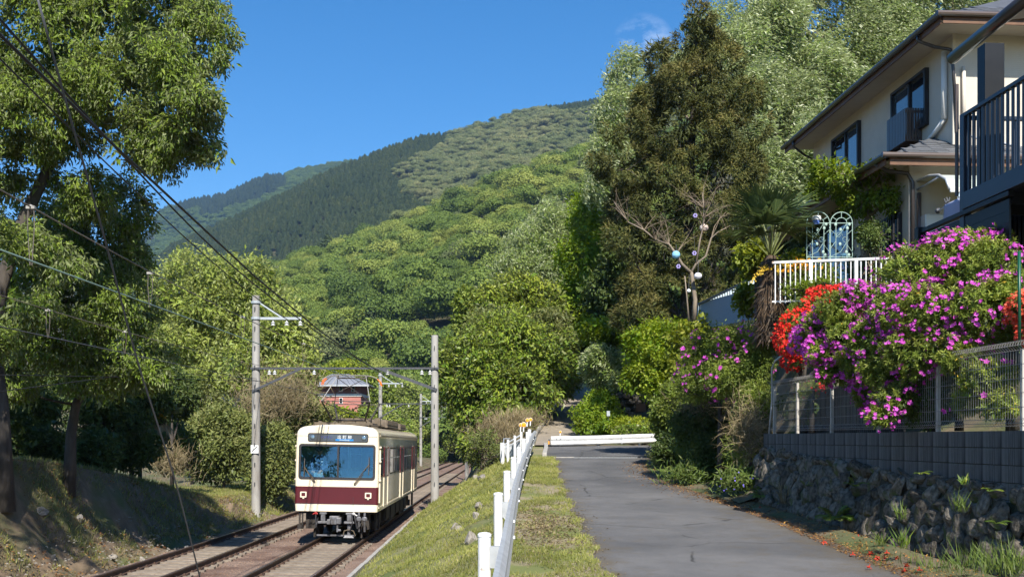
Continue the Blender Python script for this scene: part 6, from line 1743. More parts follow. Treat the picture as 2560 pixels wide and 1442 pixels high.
def hit(px, py, d0=6.0, d1=120.0):
    d = np.arange(d0, d1, 0.05)
    z = (HY - py) / FPX * d; g_ = gz((px - CX) / FPX * d, d)
    k = np.argmax(z <= g_)
    return float(d[k])

def unit(a):
    return a / np.maximum(np.linalg.norm(a, axis=-1, keepdims=True), 1e-9)
def leaf_arrays(pos, dr, nr, Ln, Wd, fold=0.12, droop=0.12, tint=None):
    dr = unit(dr); sd = unit(np.cross(dr, nr)); nr = np.cross(sd, dr)
    Ln = np.broadcast_to(Ln, len(pos))[:, None]; Wd = np.broadcast_to(Wd, len(pos))[:, None]
    mid = pos + dr * Ln * 0.48
    a = mid + sd * Wd * 0.5 + nr * Wd * fold; c = mid - sd * Wd * 0.5 + nr * Wd * fold
    tip = pos + dr * Ln - nr * Ln * droop
    V = np.stack([pos, a, tip, c], 1)
    return V, tint
class Leaves:
    def __init__(s): s.V, s.t = [], []
    def add(s, pos, dr, nr, Ln, Wd, tint, fold=0.12, droop=0.12):
        V, _ = leaf_arrays(pos, dr, nr, Ln, Wd, fold, droop); s.V.append(V.reshape(-1, 3)); s.t.append(np.repeat(np.clip(tint, 0, 1), 4)); return s
    def build(s, name, m, parent=None, kind=None):
        V = np.concatenate(s.V); i = np.arange(len(V) // 4) * 4
        o = place(name, np_mesh(name, V, np.stack([i, i + 1, i + 2, i + 3], 1), m, attr={'tint': np.concatenate(s.t)}), parent)
        if kind: o['kind'] = kind
        return o

def lobe(px, py, rx, ry, d, rd=None):
    """an ellipsoid of foliage seen at px, py with pixel radii rx, ry, at distance d, rd metres deep"""
    c = P(px, py, d); a, b = rx / FPX * d, ry / FPX * d
    return (np.array(c[:]), np.array([a, rd if rd else 0.5 * (a + b), b]))
def clusters(lobes, n, seed, thick=0.22, gap=-0.45, gf=1.2, hidden=0.7):
    r = np.random.default_rng(seed)
    C = np.array([l[0] for l in lobes]); A = np.array([l[1] for l in lobes])
    w = A[:, 0] * A[:, 2] + A[:, 1] * A[:, 2] + A[:, 0] * A[:, 1]; w = w / w.sum()
    k = r.choice(len(lobes), n * 3, p=w)
    u = unit(r.normal(size=(n * 3, 3)))
    rr = 1 - np.abs(r.normal(0, thick, n * 3)); rr = np.clip(rr, 0.1, 1) 
    rr = rr * (1 + 0.22 * n3(C[k] + u * A[k], 1.6 / np.mean(A), seed % 7))
    p = C[k] + u * A[k] * rr[:, None]
    q = np.full(len(p), 9.0)
    for j in range(len(lobes)):
        qq = np.linalg.norm((p - C[j]) / A[j], axis=1); qq[k == j] = 9; q = np.minimum(q, qq)
    ok = (q > hidden) & (n3(p, gf, seed % 11 + 1) > gap)
    idx = np.where(ok)[0][:n]
    nm = unit(u[idx] / A[k[idx]])
    return p[idx], nm, k[idx]
def fill(L, p, nm, per, spread, ln, asp, seed, out=0.6, down=0.2, rnd=0.6, up=0.5, tvar=0.25, tbase=0.45, fold=0.12, droop=0.12, wind=None, tnorm=0.15):
    """leaves round every cluster centre"""
    r = np.random.default_rng(seed); n = len(p) * per
    ct = np.repeat(tbase + r.normal(0, tvar * 0.5, len(p)) + tnorm * nm[:, 2], per)
    pp = np.repeat(p, per, 0) + unit(r.normal(size=(n, 3))) * (spread * r.random(n) ** 0.5)[:, None]
    nn = np.repeat(nm, per, 0)
    dr = nn * out + r.normal(size=(n, 3)) * rnd + np.array([0, 0, -down])
    if wind is not None: dr = dr + np.array(wind)
    nr = np.array([0, 0, up]) + nn * 0.4 + r.normal(size=(n, 3)) * 0.45
    s = ln * r.uniform(0.65, 1.25, n)
    L.add(pp, dr, nr, s, s * asp * r.uniform(0.8, 1.2, n), ct + r.normal(0, tvar * 0.6, n), fold, droop)
    return L

def bend(a, b, sag, seed, k=5):
    r = np.random.default_rng(seed); a, b = np.array(a, float), np.array(b, float)
    t = np.linspace(0, 1, k)[:, None]; ln = np.linalg.norm(b - a)
    off = r.normal(0, 0.05 * ln, 3) * np.array([1, 1, 0.5])
    return a + (b - a) * t + (off + np.array([0, 0, sag * ln])) * (4 * t * (1 - t))
def limbs(trunk, r0, r1, lobes, cl, ck, seed, m, parent, subs=7, name='trunk', twig=True, limb_r=0.42):
    """tapered trunk through given points, a limb into every lobe and branches out to its leaf clusters"""
    r = np.random.default_rng(seed)
    tr = np.array([tuple(p) for p in trunk], float); n = len(tr)
    rad = [r0 * 1.25] + [r0 + (r1 - r0) * (i / (n - 1)) for i in range(1, n)]
    b = MB(); b.tube([Vector(p) for p in tr], rad, 10)
    amax = max(float(l[1][0]) for l in lobes)
    for j, (c, a) in enumerate(lobes):
        if a[0] < 0.45 * amax: continue
        dd = np.linalg.norm(tr - c, axis=1) + np.maximum(0, tr[:, 2] - c[2] + a[2] * 0.3) * 2.5
        i = int(np.argmin(dd[1:])) + 1
        s = tr[i]; rs = rad[i] * limb_r + 0.01
        pts = bend(s, c + np.array([0, 0, -a[2] * 0.25]), -0.06, seed + j)
        b.tube([Vector(p) for p in pts], list(np.linspace(rs, max(0.012, rs * 0.35), len(pts))), 6)
        own = np.where(ck == j)[0]
        if len(own):
            for q in r.choice(own, min(subs, len(own)), replace=False):
                i0 = r.integers(2, len(pts)); e = cl[q]
                pp = bend(pts[i0], e, 0.03, seed + q, 4)
                b.tube([Vector(p) for p in pp], list(np.linspace(max(0.012, rs * 0.3), 0.006, 4)), 4, cap=False)
    return b.build(name, m, parent, smooth=True)
def tree(name, label, cat, base, trunk, r0, r1, lobes, n, per, spread, ln, asp, leaf, bark, seed, group=None, thick=0.22, gap=-0.45, gf=1.2, subs=7, core=0.25, crown='crown', hidden=0.7, limb_r=0.42, **kw):
    t = thing(name, label, cat, tuple(base), group)
    p, nm, k = clusters(lobes, n, seed, thick, gap, gf, hidden)
    L = Leaves(); fill(L, p, nm, per, spread, ln, asp, seed + 1, **kw)
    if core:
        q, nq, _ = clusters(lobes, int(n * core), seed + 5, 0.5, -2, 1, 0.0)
        q = q - nq * 0.15 * np.mean(lobes[0][1]); kk = dict(kw); kk['tbase'] = 0.1; kk['tvar'] = 0.1  # inner fill tinted darkest: the crown's inside darkness is put into the colour
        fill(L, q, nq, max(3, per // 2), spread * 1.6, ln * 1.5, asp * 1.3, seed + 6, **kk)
    L.build(crown, leaf, t)
    if trunk is not None:
        limbs(trunk, r0, r1, lobes, p, k, seed, bark, t, subs, limb_r=limb_r)
    return t

# ------------------------------------------------------------------ left: big oaks over the bank
d = 23.5
lobs = [lobe(405, 60, 100, 105, d, 1.6), lobe(445, 185, 80, 95, 22.5, 1.4), lobe(490, 262, 62, 40, 22, .9), lobe(470, 345, 72, 48, 22.5, 1), lobe(395, 330, 80, 55, 23, 1), lobe(320, 90, 140, 130, 24.5, 1.8), lobe(160, 90, 170, 140, 24, 2), lobe(20, 120, 150, 170, 24, 2),
        lobe(270, 240, 140, 100, 23.5, 1.5), lobe(110, 290, 150, 100, 23.5, 1.6), lobe(-60, 330, 130, 140, 24, 1.6), lobe(310, 390, 75, 45, 23, .9), lobe(200, -60, 280, 110, 25, 2.4), lobe(390, -60, 110, 90, 24, 1.8), lobe(485, 70, 60, 50, 23, .8), lobe(60, 430, 120, 70, 24, 1.2), lobe(180, 480, 110, 70, 24.5, 1.1), lobe(550, 82, 40, 26, 22.5, .6), lobe(566, 246, 42, 22, 22, .6), lobe(540, 380, 38, 22, 22.3, .6), lobe(520, 408, 30, 16, 22.3, .5), lobe(535, 140, 36, 26, 22.4, .6), lobe(420, 405, 40, 26, 22.8, .6), lobe(530, 20, 36, 30, 23, .6), lobe(40, 620, 90, 70, 23.4, 1), lobe(60, 760, 80, 60, 23.2, .9), lobe(-20, 850, 60, 60, 23, .8), lobe(150, 650, 70, 60, 23.4, .9)]
bz = float(gz(xpix(5, 24), 24)[0])
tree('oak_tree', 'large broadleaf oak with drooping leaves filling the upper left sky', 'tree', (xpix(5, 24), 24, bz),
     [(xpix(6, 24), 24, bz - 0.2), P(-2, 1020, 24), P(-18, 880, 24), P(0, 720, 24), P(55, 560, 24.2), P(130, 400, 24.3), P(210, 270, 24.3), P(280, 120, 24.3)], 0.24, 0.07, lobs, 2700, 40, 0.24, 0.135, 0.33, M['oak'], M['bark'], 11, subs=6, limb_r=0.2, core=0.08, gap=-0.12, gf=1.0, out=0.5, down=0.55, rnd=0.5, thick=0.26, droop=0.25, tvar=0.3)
lobs = [lobe(320, 520, 60, 85, 27, 1.1), lobe(240, 600, 120, 100, 27.5, 1.5), lobe(90, 590, 120, 80, 28, 1.4), lobe(320, 640, 50, 55, 27, 1), lobe(130, 720, 150, 90, 27, 1.5), lobe(300, 760, 95, 95, 26.5, 1.3), lobe(150, 850, 160, 80, 26.5, 1.4), lobe(330, 880, 90, 70, 27, 1.2), lobe(20, 800, 90, 130, 26.5, 1.3), lobe(20, 950, 90, 55, 27, 1), lobe(220, 950, 110, 45, 27, 1), lobe(380, 930, 50, 45, 27, .8), lobe(-40, 680, 90, 130, 27, 1.3), lobe(200, 520, 90, 60, 28, 1)]
bz = float(gz(xpix(172, 28), 28)[0])
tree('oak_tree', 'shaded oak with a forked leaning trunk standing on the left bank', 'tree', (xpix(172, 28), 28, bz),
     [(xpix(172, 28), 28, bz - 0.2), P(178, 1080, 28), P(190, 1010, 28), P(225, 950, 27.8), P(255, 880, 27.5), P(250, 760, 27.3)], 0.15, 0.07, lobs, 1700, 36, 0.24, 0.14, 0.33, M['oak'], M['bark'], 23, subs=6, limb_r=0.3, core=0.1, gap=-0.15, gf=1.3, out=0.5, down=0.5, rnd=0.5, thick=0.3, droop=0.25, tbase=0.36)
# out of the picture to the left: an oak shading the bank, a low one added to darken the windscreen
for k, (x, y, h, rr, lab) in enumerate(((-11.8, 13.2, 10.3, 4.3, 'tall oak just outside the left edge, shading the bank'), (-12.6, 4.0, 4.6, 3.0, 'low unseen oak added beyond the left edge to darken the windscreen reflection'))):
    bz = float(gz(x, y)[0])
    lobs = [(np.array([x + dx, y + dy, bz + h + dz]), np.array([rr * .62, rr * .62, rr * .5])) for dx, dy, dz in ((0, 0, 1.2), (1.4, 0.8, 0), (-1.4, 0.5, 0.2), (0.6, -1.5, 0), (-.5, 1.7, -.5), (1.2, -.6, -1.6), (-1.2, -1, -1.3))]
    tree('oak_tree', lab, 'tree', (x, y, bz), [(x, y, bz - .2), (x + .1, y, bz + 2.2), (x, y + .2, bz + h - 1), (x, y, bz + h + .5)], 0.28, 0.1, lobs, 420, 18, 0.4, 0.26, 0.4, M['oak'], M['bark'], 80 + k, gap=0.0, gf=.7, core=0, out=0.5, down=0.5, rnd=0.5)
# ------------------------------------------------------------------ left: pale spring tree, scrub, dry tangles
d = 60
lobs = [lobe(500, 690, 90, 60, d, 3), lobe(590, 690, 80, 55, d, 3), lobe(430, 740, 80, 70, d, 3), lobe(660, 750, 75, 70, d, 3), lobe(540, 770, 120, 80, d, 3.4), lobe(720, 830, 65, 70, 58, 2.4), lobe(620, 860, 90, 70, 58, 2.6), lobe(480, 860, 90, 60, 59, 2.6), lobe(760, 920, 40, 60, 57, 1.6), lobe(690, 930, 70, 45, 57, 2), lobe(400, 830, 40, 70, 60, 2), lobe(560, 940, 90, 40, 58, 2)]
bz = float(gz(xpix(545, 60), 60)[0])
tree('spring_tree', 'pale yellow green spring tree with bare limbs behind the tall pole', 'tree', (xpix(545, 60), 60, bz),
     [(xpix(548, 60), 60, bz - 0.4), P(545, 1010, 60), P(535, 960, 60), P(500, 900, 60), P(470, 830, 60), P(500, 740, 60)], 0.32, 0.10, lobs, 1900, 16, 0.55, 0.30, 0.42, M['pale'], M['palebark'], 31, thick=0.3, gap=-0.25, gf=0.55, subs=16, core=0.12, rnd=0.7, tbase=0.5)
def bushy(name, label, cat, px, py, rx, ry, d, leaf, seed, n=500, per=12, ln=0.16, asp=0.45, spread=0.3, group=None, lob=None, bark=None, rd=None, **kw):
    r = np.random.default_rng(seed)
    x = xpix(px, d); bz = float(gz(x, d)[0])
    lobs = lob or ([lobe(px, py + ry * .1, rx * .6, ry * .65, d, rd)] + [lobe(px + rx * .6 * math.cos(a) * r.uniform(.75, 1.2), py + ry * .58 * math.sin(a) * r.uniform(.75, 1.25), rx * r.uniform(.24, .5), ry * r.uniform(.24, .5), d + r.normal(0, .3) * (rd or 1), rd * .6 if rd else None) for a in np.linspace(0, 2 * math.pi, 10)[:-1] + r.uniform(-.3, .3, 9)])
    c = P(px, py, d)
    return tree(name, label, cat, (x, d, bz), [(x, d, bz - .2), (x, d, (bz + c.z) / 2), c], 0.07, 0.03, lobs, n, per, spread, ln, asp, leaf, bark or M['bark'], seed, group, **kw)
bushy('scrub_bush', 'dense mixed scrub bush left of the tall pole, below the pale tree', 'bush', 560, 1110, 110, 100, 50, M['scrub'], 41, n=950, per=14, ln=0.2, asp=0.4, spread=0.45, thick=0.3, gap=-0.25, gf=.9)
bushy('scrub_bush', 'green scrub bush with a dark foot right behind the tall pole', 'bush', 680, 1150, 75, 95, 49, M['scrub'], 42, n=800, per=14, ln=0.2, asp=0.36, spread=0.45, thick=0.3, gap=-.25, gf=.9)
bushy('scrub_bush', 'tawny scrub covered with dry stems between the pole and the train', 'bush', 700, 1020, 95, 70, 54, M['scrub'], 43, n=750, per=12, ln=0.2, asp=0.35, spread=0.4, tbase=0.65)
bushy('scrub_bush', 'light scrub bush near the white house', 'bush', 480, 1020, 80, 55, 56, M['scrub'], 44, n=500, per=12, ln=0.2, asp=0.4, spread=0.4)
bushy('scrub_bush', 'ochre green scrub right of the train front roof', 'bush', 790, 1060, 60, 60, 56, M['scrub'], 45, n=500, per=12, ln=0.2, asp=0.4, spread=0.4, tbase=0.6)
bushy('scrub_bush', 'dark leafy bush in the shade at the outer track', 'bush', 430, 1120, 60, 60, 44, M['shadow_bush'], 46, n=500, per=12, ln=0.18, asp=0.4, spread=0.35)
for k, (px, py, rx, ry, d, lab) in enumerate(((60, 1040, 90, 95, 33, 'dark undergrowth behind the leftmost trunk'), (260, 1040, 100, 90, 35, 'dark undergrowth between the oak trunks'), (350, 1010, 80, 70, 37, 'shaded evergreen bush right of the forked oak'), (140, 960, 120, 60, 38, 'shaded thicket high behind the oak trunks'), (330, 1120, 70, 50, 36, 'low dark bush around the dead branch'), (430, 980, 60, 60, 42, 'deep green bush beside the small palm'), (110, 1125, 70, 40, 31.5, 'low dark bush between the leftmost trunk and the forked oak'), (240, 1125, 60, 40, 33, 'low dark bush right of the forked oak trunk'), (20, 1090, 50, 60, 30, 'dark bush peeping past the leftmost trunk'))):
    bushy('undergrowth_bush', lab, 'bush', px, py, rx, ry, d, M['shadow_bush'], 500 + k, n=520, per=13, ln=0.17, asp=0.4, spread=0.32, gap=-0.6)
# hazy belt of trees along the far left side of the track
belt = [(830, 1058, 50, 34, 88, 'yellow', 'yellow green bush in front of the pink house'), (900, 1068, 50, 42, 96, 'hedge', 'green bush right below the pink house'), (950, 1080, 50, 55, 110, 'pale', 'bright bush behind the train roof'), (1010, 1000, 60, 60, 172, 'pale', 'light green tree right of the second pole'), (1065, 1075, 40, 55, 225, 'hedge', 'soft green tree behind the third pole'), (1125, 1065, 40, 50, 310, 'pale', 'pale tree between the far poles'), (920, 985, 60, 45, 118, 'hedge', 'dark green tree behind the pink house'), (735, 950, 50, 60, 80, 'hedge', 'rounded green tree left of the pink house'), (1170, 1100, 35, 40, 335, 'maple', 'fresh green shrub at the far bend of the tracks'), (985, 1085, 40, 45, 127, 'bush', 'bush beside the track behind the train'), (860, 940, 60, 30, 132, 'yellow', 'yellow tree top above the pink house')]
for k, (px, py, rx, ry, d, lf_, lab) in enumerate(belt):
    bushy('trackside_tree', lab, 'tree', px, py, rx, ry, d, M[lf_], 540 + k, n=560, per=12, ln=0.42, asp=0.5, spread=0.8, rd=3.0, gf=0.4)
# ------------------------------------------------------------------ middle right: rounded thicket by the path
d = 51
lobs = [lobe(1210, 900, 100, 75, d, 3), lobe(1330, 890, 110, 80, 52, 3), lobe(1260, 850, 110, 60, 52, 3), lobe(1170, 970, 65, 80, 50, 2), lobe(1280, 980, 120, 75, 49.5, 2.4), lobe(1390, 930, 60, 65, 52, 2), lobe(1200, 1050, 60, 60, 49, 1.6), lobe(1285, 1045, 60, 45, 48.5, 1.5), lobe(1120, 940, 30, 60, 50, 1.5), lobe(1185, 1110, 35, 35, 48, 1)]
bz = float(gz(xpix(1290, 50), 50)[0])
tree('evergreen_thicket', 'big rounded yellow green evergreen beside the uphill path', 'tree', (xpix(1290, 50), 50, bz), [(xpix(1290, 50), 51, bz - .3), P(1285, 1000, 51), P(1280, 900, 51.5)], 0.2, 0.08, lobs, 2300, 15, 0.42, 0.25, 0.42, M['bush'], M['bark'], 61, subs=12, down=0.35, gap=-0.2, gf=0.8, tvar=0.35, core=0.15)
lobs = [lobe(1285, 725, 55, 32, 58, 1.8), lobe(1340, 735, 45, 30, 58, 1.6), lobe(1235, 755, 40, 40, 57, 1.5), lobe(1300, 775, 85, 45, 57.5, 2), lobe(1370, 775, 40, 45, 58, 1.6), lobe(1300, 820, 100, 50, 57, 2.2)]
bz = float(gz(xpix(1300, 58), 58)[0])
tree('golden_tree', 'golden topped tree rising behind the rounded evergreen', 'tree', (xpix(1300, 58), 58, bz), [(xpix(1300, 58), 58, bz - .3), P(1300, 900, 58), P(1300, 780, 58)], 0.2, 0.08, lobs, 900, 14, 0.5, 0.26, 0.45, M['bush'], M['palebark'], 63, subs=12, gap=-0.3, tbase=0.62, tnorm=0.5)
bushy('scrub_bush', 'brownish vine tangle on the shoulder of the rounded evergreen', 'bush', 1370, 830, 70, 60, 53, M['scrub'], 64, n=520, per=12, ln=0.2, asp=0.35, spread=0.4, tbase=0.55, subs=22, bark=M['twig'])
bushy('scrub_bush', 'dry twiggy vine cover on the left top of the rounded evergreen', 'bush', 1235, 810, 60, 45, 53, M['scrub'], 65, n=300, per=10, ln=0.2, asp=0.35, spread=0.4, tbase=0.55, subs=22, bark=M['twig'])
bushy('evergreen_bush', 'dull green tree on the left flank behind the rounded evergreen', 'bush', 1180, 780, 40, 70, 70, M['hedge'], 66, n=420, per=12, ln=0.3, asp=0.45, spread=0.5)
# trees climbing the slope behind
lobs = [lobe(1375, 560, 60, 50, 78, 3), lobe(1330, 620, 70, 55, 77, 3), lobe(1410, 620, 70, 60, 77, 3), lobe(1290, 680, 60, 50, 76, 2.6), lobe(1370, 690, 90, 55, 76, 3), lobe(1440, 560, 40, 50, 78, 2.4), lobe(1460, 700, 60, 70, 76, 2.6)]
bz = float(gz(xpix(1380, 77), 77)[0])
tree('silver_leaf_tree', 'silvery leaved tree on the slope left of the tall cedar', 'tree', (xpix(1380, 77), 77, bz), [(xpix(1380, 77), 77, bz - .3), P(1380, 800, 77), P(1378, 640, 77)], 0.25, 0.08, lobs, 1100, 28, 0.75, 0.28, 0.36, M['silver'], M['palebark'], 71, subs=10, wind=(0.5, 0.1, -0.15), out=0.4, gap=-0.4, gf=0.5)
lobs = [lobe(1485, 540, 60, 60, 62, 2.6), lobe(1460, 640, 60, 60, 61, 2.4), lobe(1500, 720, 70, 60, 60, 2.4), lobe(1440, 740, 45, 60, 60, 2), lobe(1520, 630, 60, 60, 61, 2.4), lobe(1480, 820, 60, 40, 59, 2)]
bz = float(gz(xpix(1490, 61), 61)[0])
tree('maple_tree', 'vivid green maple between the silvery tree and the tall cedar', 'tree', (xpix(1490, 61), 61, bz), [(xpix(1490, 61), 61, bz - .3), P(1490, 820, 61), P(1485, 620, 61)], 0.2, 0.07, lobs, 1300, 15, 0.5, 0.24, 0.6, M['maple'], M['bark'], 73, subs=8, gap=-0.45, up=1.2)
bushy('maple_tree', 'low light green maple branch sweeping out under the cedar', 'tree', 1520, 830, 60, 30, 47, M['maple'], 74, n=330, per=13, ln=0.18, asp=0.6, spread=0.4, up=1.3, rd=1.6, tbase=0.7)
# silver backed wood behind the cedar and above the house
sil = [('tall silver backed evergreen behind the house roof', 2060, [(2060, 60, 120, 90, 58), (1980, 130, 100, 90, 57), (2130, 140, 110, 90, 58), (2050, 210, 120, 80, 56), (2180, 60, 110, 100, 59), (2110, -60, 140, 90, 60)], 520),
       ('silver backed evergreen directly right of the cedar top', 1910, [(1880, 140, 80, 80, 56), (1930, 60, 70, 60, 57), (1870, 250, 90, 80, 54), (1940, 330, 90, 80, 53), (1990, 270, 80, 70, 54), (1960, -30, 80, 60, 58)], 470),
       ('lower silver backed evergreen between the cedar and the house wall', 1950, [(1930, 430, 80, 70, 50), (1960, 510, 70, 60, 49), (1900, 560, 60, 60, 49), (2010, 390, 60, 60, 50), (1890, 370, 50, 60, 51)], 590),
       ('silver backed evergreen at the top right above the ridge', 2310, [(2290, 20, 120, 80, 60), (2400, 0, 110, 80, 61), (2230, 150, 90, 70, 59), (2330, 110, 90, 60, 60), (2480, -20, 110, 90, 62), (2250, -60, 120, 80, 61)], 300),
       ('silver backed evergreen peeping out left of the cedar', 1540, [(1570, 190, 45, 50, 58), (1535, 290, 45, 70, 57), (1520, 390, 45, 50, 56), (1500, 470, 50, 55, 55), (1590, 260, 50, 60, 57)], 640),
       ('silver backed evergreen behind the top of the cedar', 1780, [(1790, 90, 70, 70, 60), (1830, 70, 50, 50, 60), (1760, 160, 70, 60, 59), (1660, 200, 50, 60, 59)], 420)]
for k, (lab, px, ls, pyb) in enumerate(sil):
    lobs = [lobe(a, b_, c * 1.05, e * 1.05, dd, 2.6) for a, b_, c, e, dd in ls]; dd = np.mean([l[4] for l in ls])
    x = xpix(px, dd); bz = float(gz(x, dd)[0])
    ar = sum(l[2] * l[3] for l in ls)
    tree('silver_leaf_tree', lab, 'tree', (x, dd, bz), [(x, dd, bz - .4), P(px, pyb + 150, dd), P(px + 8, pyb - 60, dd), P(px - 4, np.mean([l[1] for l in ls]), dd)], 0.3, 0.08, lobs, int(ar / 36), 34, 0.62, 0.23, 0.36, M['silver'], M['palebark'], 160 + 9 * k, group=None, subs=14, wind=(0.75, 0.15, -0.1), out=0.4, rnd=0.45, thick=0.16, gap=-0.05, gf=0.5, core=0.1, tnorm=0.3)
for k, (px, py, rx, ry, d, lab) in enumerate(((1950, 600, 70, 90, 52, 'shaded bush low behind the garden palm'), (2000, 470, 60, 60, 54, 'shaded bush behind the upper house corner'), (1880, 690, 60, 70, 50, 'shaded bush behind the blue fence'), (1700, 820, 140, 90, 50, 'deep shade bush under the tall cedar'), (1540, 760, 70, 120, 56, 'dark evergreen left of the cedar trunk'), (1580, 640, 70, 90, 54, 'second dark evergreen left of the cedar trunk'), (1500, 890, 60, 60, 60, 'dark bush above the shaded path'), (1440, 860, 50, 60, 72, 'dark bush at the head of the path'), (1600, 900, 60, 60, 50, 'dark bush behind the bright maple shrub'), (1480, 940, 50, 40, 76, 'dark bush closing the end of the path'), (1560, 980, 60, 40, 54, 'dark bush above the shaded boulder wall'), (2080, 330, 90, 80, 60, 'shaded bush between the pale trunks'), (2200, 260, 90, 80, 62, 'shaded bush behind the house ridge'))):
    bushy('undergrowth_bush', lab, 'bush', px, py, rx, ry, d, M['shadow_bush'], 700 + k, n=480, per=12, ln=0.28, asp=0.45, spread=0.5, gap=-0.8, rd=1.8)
# the cedar
cl_ = [(1745, 55, 42, 50), (1740, 115, 75, 50), (1690, 165, 80, 60), (1795, 165, 75, 60), (1640, 130, 30, 30), (1740, 225, 120, 70), (1660, 250, 90, 60), (1840, 240, 65, 60), (1600, 320, 70, 45), (1540, 345, 45, 40), (1700, 330, 120, 80), (1810, 330, 100, 75), (1880, 320, 45, 50), (1570, 410, 80, 60), (1500, 400, 30, 35), (1690, 440, 130, 80), (1810, 440, 100, 80), (1860, 420, 50, 50), (1610, 520, 100, 70), (1740, 540, 120, 80), (1830, 540, 70, 70), (1660, 620, 110, 70), (1780, 640, 100, 70), (1570, 600, 60, 50), (1620, 720, 80, 60), (1730, 730, 100, 60), (1820, 720, 60, 60), (1600, 790, 70, 50), (1690, 800, 80, 50), (1780, 800, 60, 45), (1650, 850, 60, 35)]
lobs = [lobe(a, b_, c * .92, e * .92, 42 + (0.8 * math.sin(a * .13 + b_)), None) for a, b_, c, e in cl_]
bz = float(gz(xpix(1715, 42), 42)[0])
tree('cedar_tree', 'tall olive brown Japanese cedar towering left of the house', 'tree', (xpix(1715, 42), 42.3, bz), [(xpix(1715, 42), 42.3, bz - .5), P(1715, 800, 42.3), P(1722, 500, 42.3), P(1735, 250, 42.3), P(1745, 30, 42.3)], 0.34, 0.04, lobs, 3300, 34, 0.18, 0.23, 0.15, M['cedar'], M['bark'], 91, subs=8, out=0.9, down=0.05, rnd=0.55, thick=0.12, gap=-0.02, gf=1.0, fold=0.3, droop=0.28, tvar=0.35, tnorm=0.3, core=0.18, up=0.3, limb_r=0.2)
# ------------------------------------------------------------------ right: hedge between crossing and wall
bushy('maple_shrub', 'bright green layered maple shrub at the bend of the road', 'shrub', 1660, 900, 90, 90, 34, M['maple'], 101, lob=[lobe(1620, 880, 55, 35, 34, .9), lobe(1660, 840, 70, 40, 34.4, .9), lobe(1610, 940, 50, 40, 33.6, .8), lobe(1680, 910, 70, 45, 33.6, .9), lobe(1700, 860, 60, 45, 34, .9), lobe(1650, 970, 45, 35, 33.4, .7), lobe(1590, 850, 30, 22, 34, .6)], n=1000, per=14, ln=0.12, asp=0.6, spread=0.25, up=1.3, gap=-0.35, tbase=0.72, gf=1.6)
bushy('kiwi_vine', 'yellow green vine with big round leaves draped over the hedge top', 'vine', 1740, 850, 70, 50, 30, M['vine'], 103, lob=[lobe(1720, 840, 45, 28, 30.5, .5), lobe(1770, 810, 35, 18, 30.5, .4), lobe(1690, 865, 30, 20, 31, .4), lobe(1700, 920, 30, 25, 30.5, .4), lobe(1790, 830, 30, 18, 30, .4)], n=330, per=4, ln=0.16, asp=0.95, spread=0.25, up=0.9, core=0, out=0.4, rnd=0.6)
bushy('azalea_bush', 'grey green azalea hedge with scattered pink flowers beside the wall end', 'azalea', 1800, 900, 130, 110, 23.5, M['hedge'], 105, lob=[lobe(1780, 880, 75, 60, 24, .9), lobe(1860, 860, 70, 50, 23, .9), lobe(1840, 940, 90, 60, 22.6, .8), lobe(1750, 950, 60, 55, 24, .8), lobe(1890, 910, 40, 60, 22, .6), lobe(1890, 1000, 40, 50, 21.4, .6), lobe(1920, 845, 40, 35, 22, .6)], n=2300, per=12, ln=0.075, asp=0.34, spread=0.14, gap=-0.5, gf=2)
bushy('hedge_shrub', 'leafy green shrub hanging over the end of the cross guardrail', 'shrub', 1690, 1030, 55, 85, 29.5, M['hedge'], 107, n=1000, per=12, ln=0.11, asp=0.45, spread=0.2, rd=.9)
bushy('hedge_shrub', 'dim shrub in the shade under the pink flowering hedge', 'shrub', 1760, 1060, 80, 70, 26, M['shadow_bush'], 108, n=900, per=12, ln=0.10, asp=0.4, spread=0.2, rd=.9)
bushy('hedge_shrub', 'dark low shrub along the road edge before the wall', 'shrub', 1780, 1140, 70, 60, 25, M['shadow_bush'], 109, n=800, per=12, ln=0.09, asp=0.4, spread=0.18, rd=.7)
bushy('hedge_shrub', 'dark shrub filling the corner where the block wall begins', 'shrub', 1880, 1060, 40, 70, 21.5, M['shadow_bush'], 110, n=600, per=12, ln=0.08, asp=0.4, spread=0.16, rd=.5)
bushy('hedge_shrub', 'low dark shrub under the right end of the cross guardrail', 'shrub', 1688, 1112, 48, 42, 28.6, M['shadow_bush'], 120, n=520, per=12, ln=0.10, asp=0.4, spread=0.2, rd=.7)
bushy('hedge_shrub', 'small shrub at the foot of the hedge where the road narrows', 'shrub', 1745, 1125, 50, 40, 26.5, M['hedge'], 121, n=480, per=12, ln=0.09, asp=0.4, spread=0.2, rd=.6, tbase=.3)
# shrubs beyond the cross guardrail
bushy('silver_shrub', 'silvery green shrub above the bright bush behind the guardrail', 'shrub', 1510, 920, 62, 55, 46, M['silver'], 112, n=700, per=13, ln=0.17, asp=0.4, spread=0.25, wind=(-.6, 0, -.2), rd=1.2)
bushy('path_shrub', 'fresh green shrub beside the path just behind the cross guardrail', 'shrub', 1470, 1040, 70, 45, 45, M['maple'], 113, lob=[lobe(1480, 1030, 42, 30, 45, .8), lobe(1500, 1010, 40, 35, 45.5, .8), lobe(1492, 1065, 58, 22, 44.5, .8), lobe(1525, 1050, 35, 30, 45, .7)], n=600, per=13, ln=0.15, asp=0.5, spread=0.25)
bushy('path_shrub', 'yellowish low shrub in front of the shaded boulder wall', 'shrub', 1580, 1065, 65, 22, 44, M['yellow'], 114, n=380, per=12, ln=0.13, asp=0.5, spread=0.22, rd=.8, tbase=0.35)
bushy('path_shrub', 'leafy low growth along the right of the cross guardrail', 'shrub', 1665, 1070, 50, 22, 42.6, M['hedge'], 115, n=330, per=12, ln=0.12, asp=0.5, spread=0.22, rd=.8)
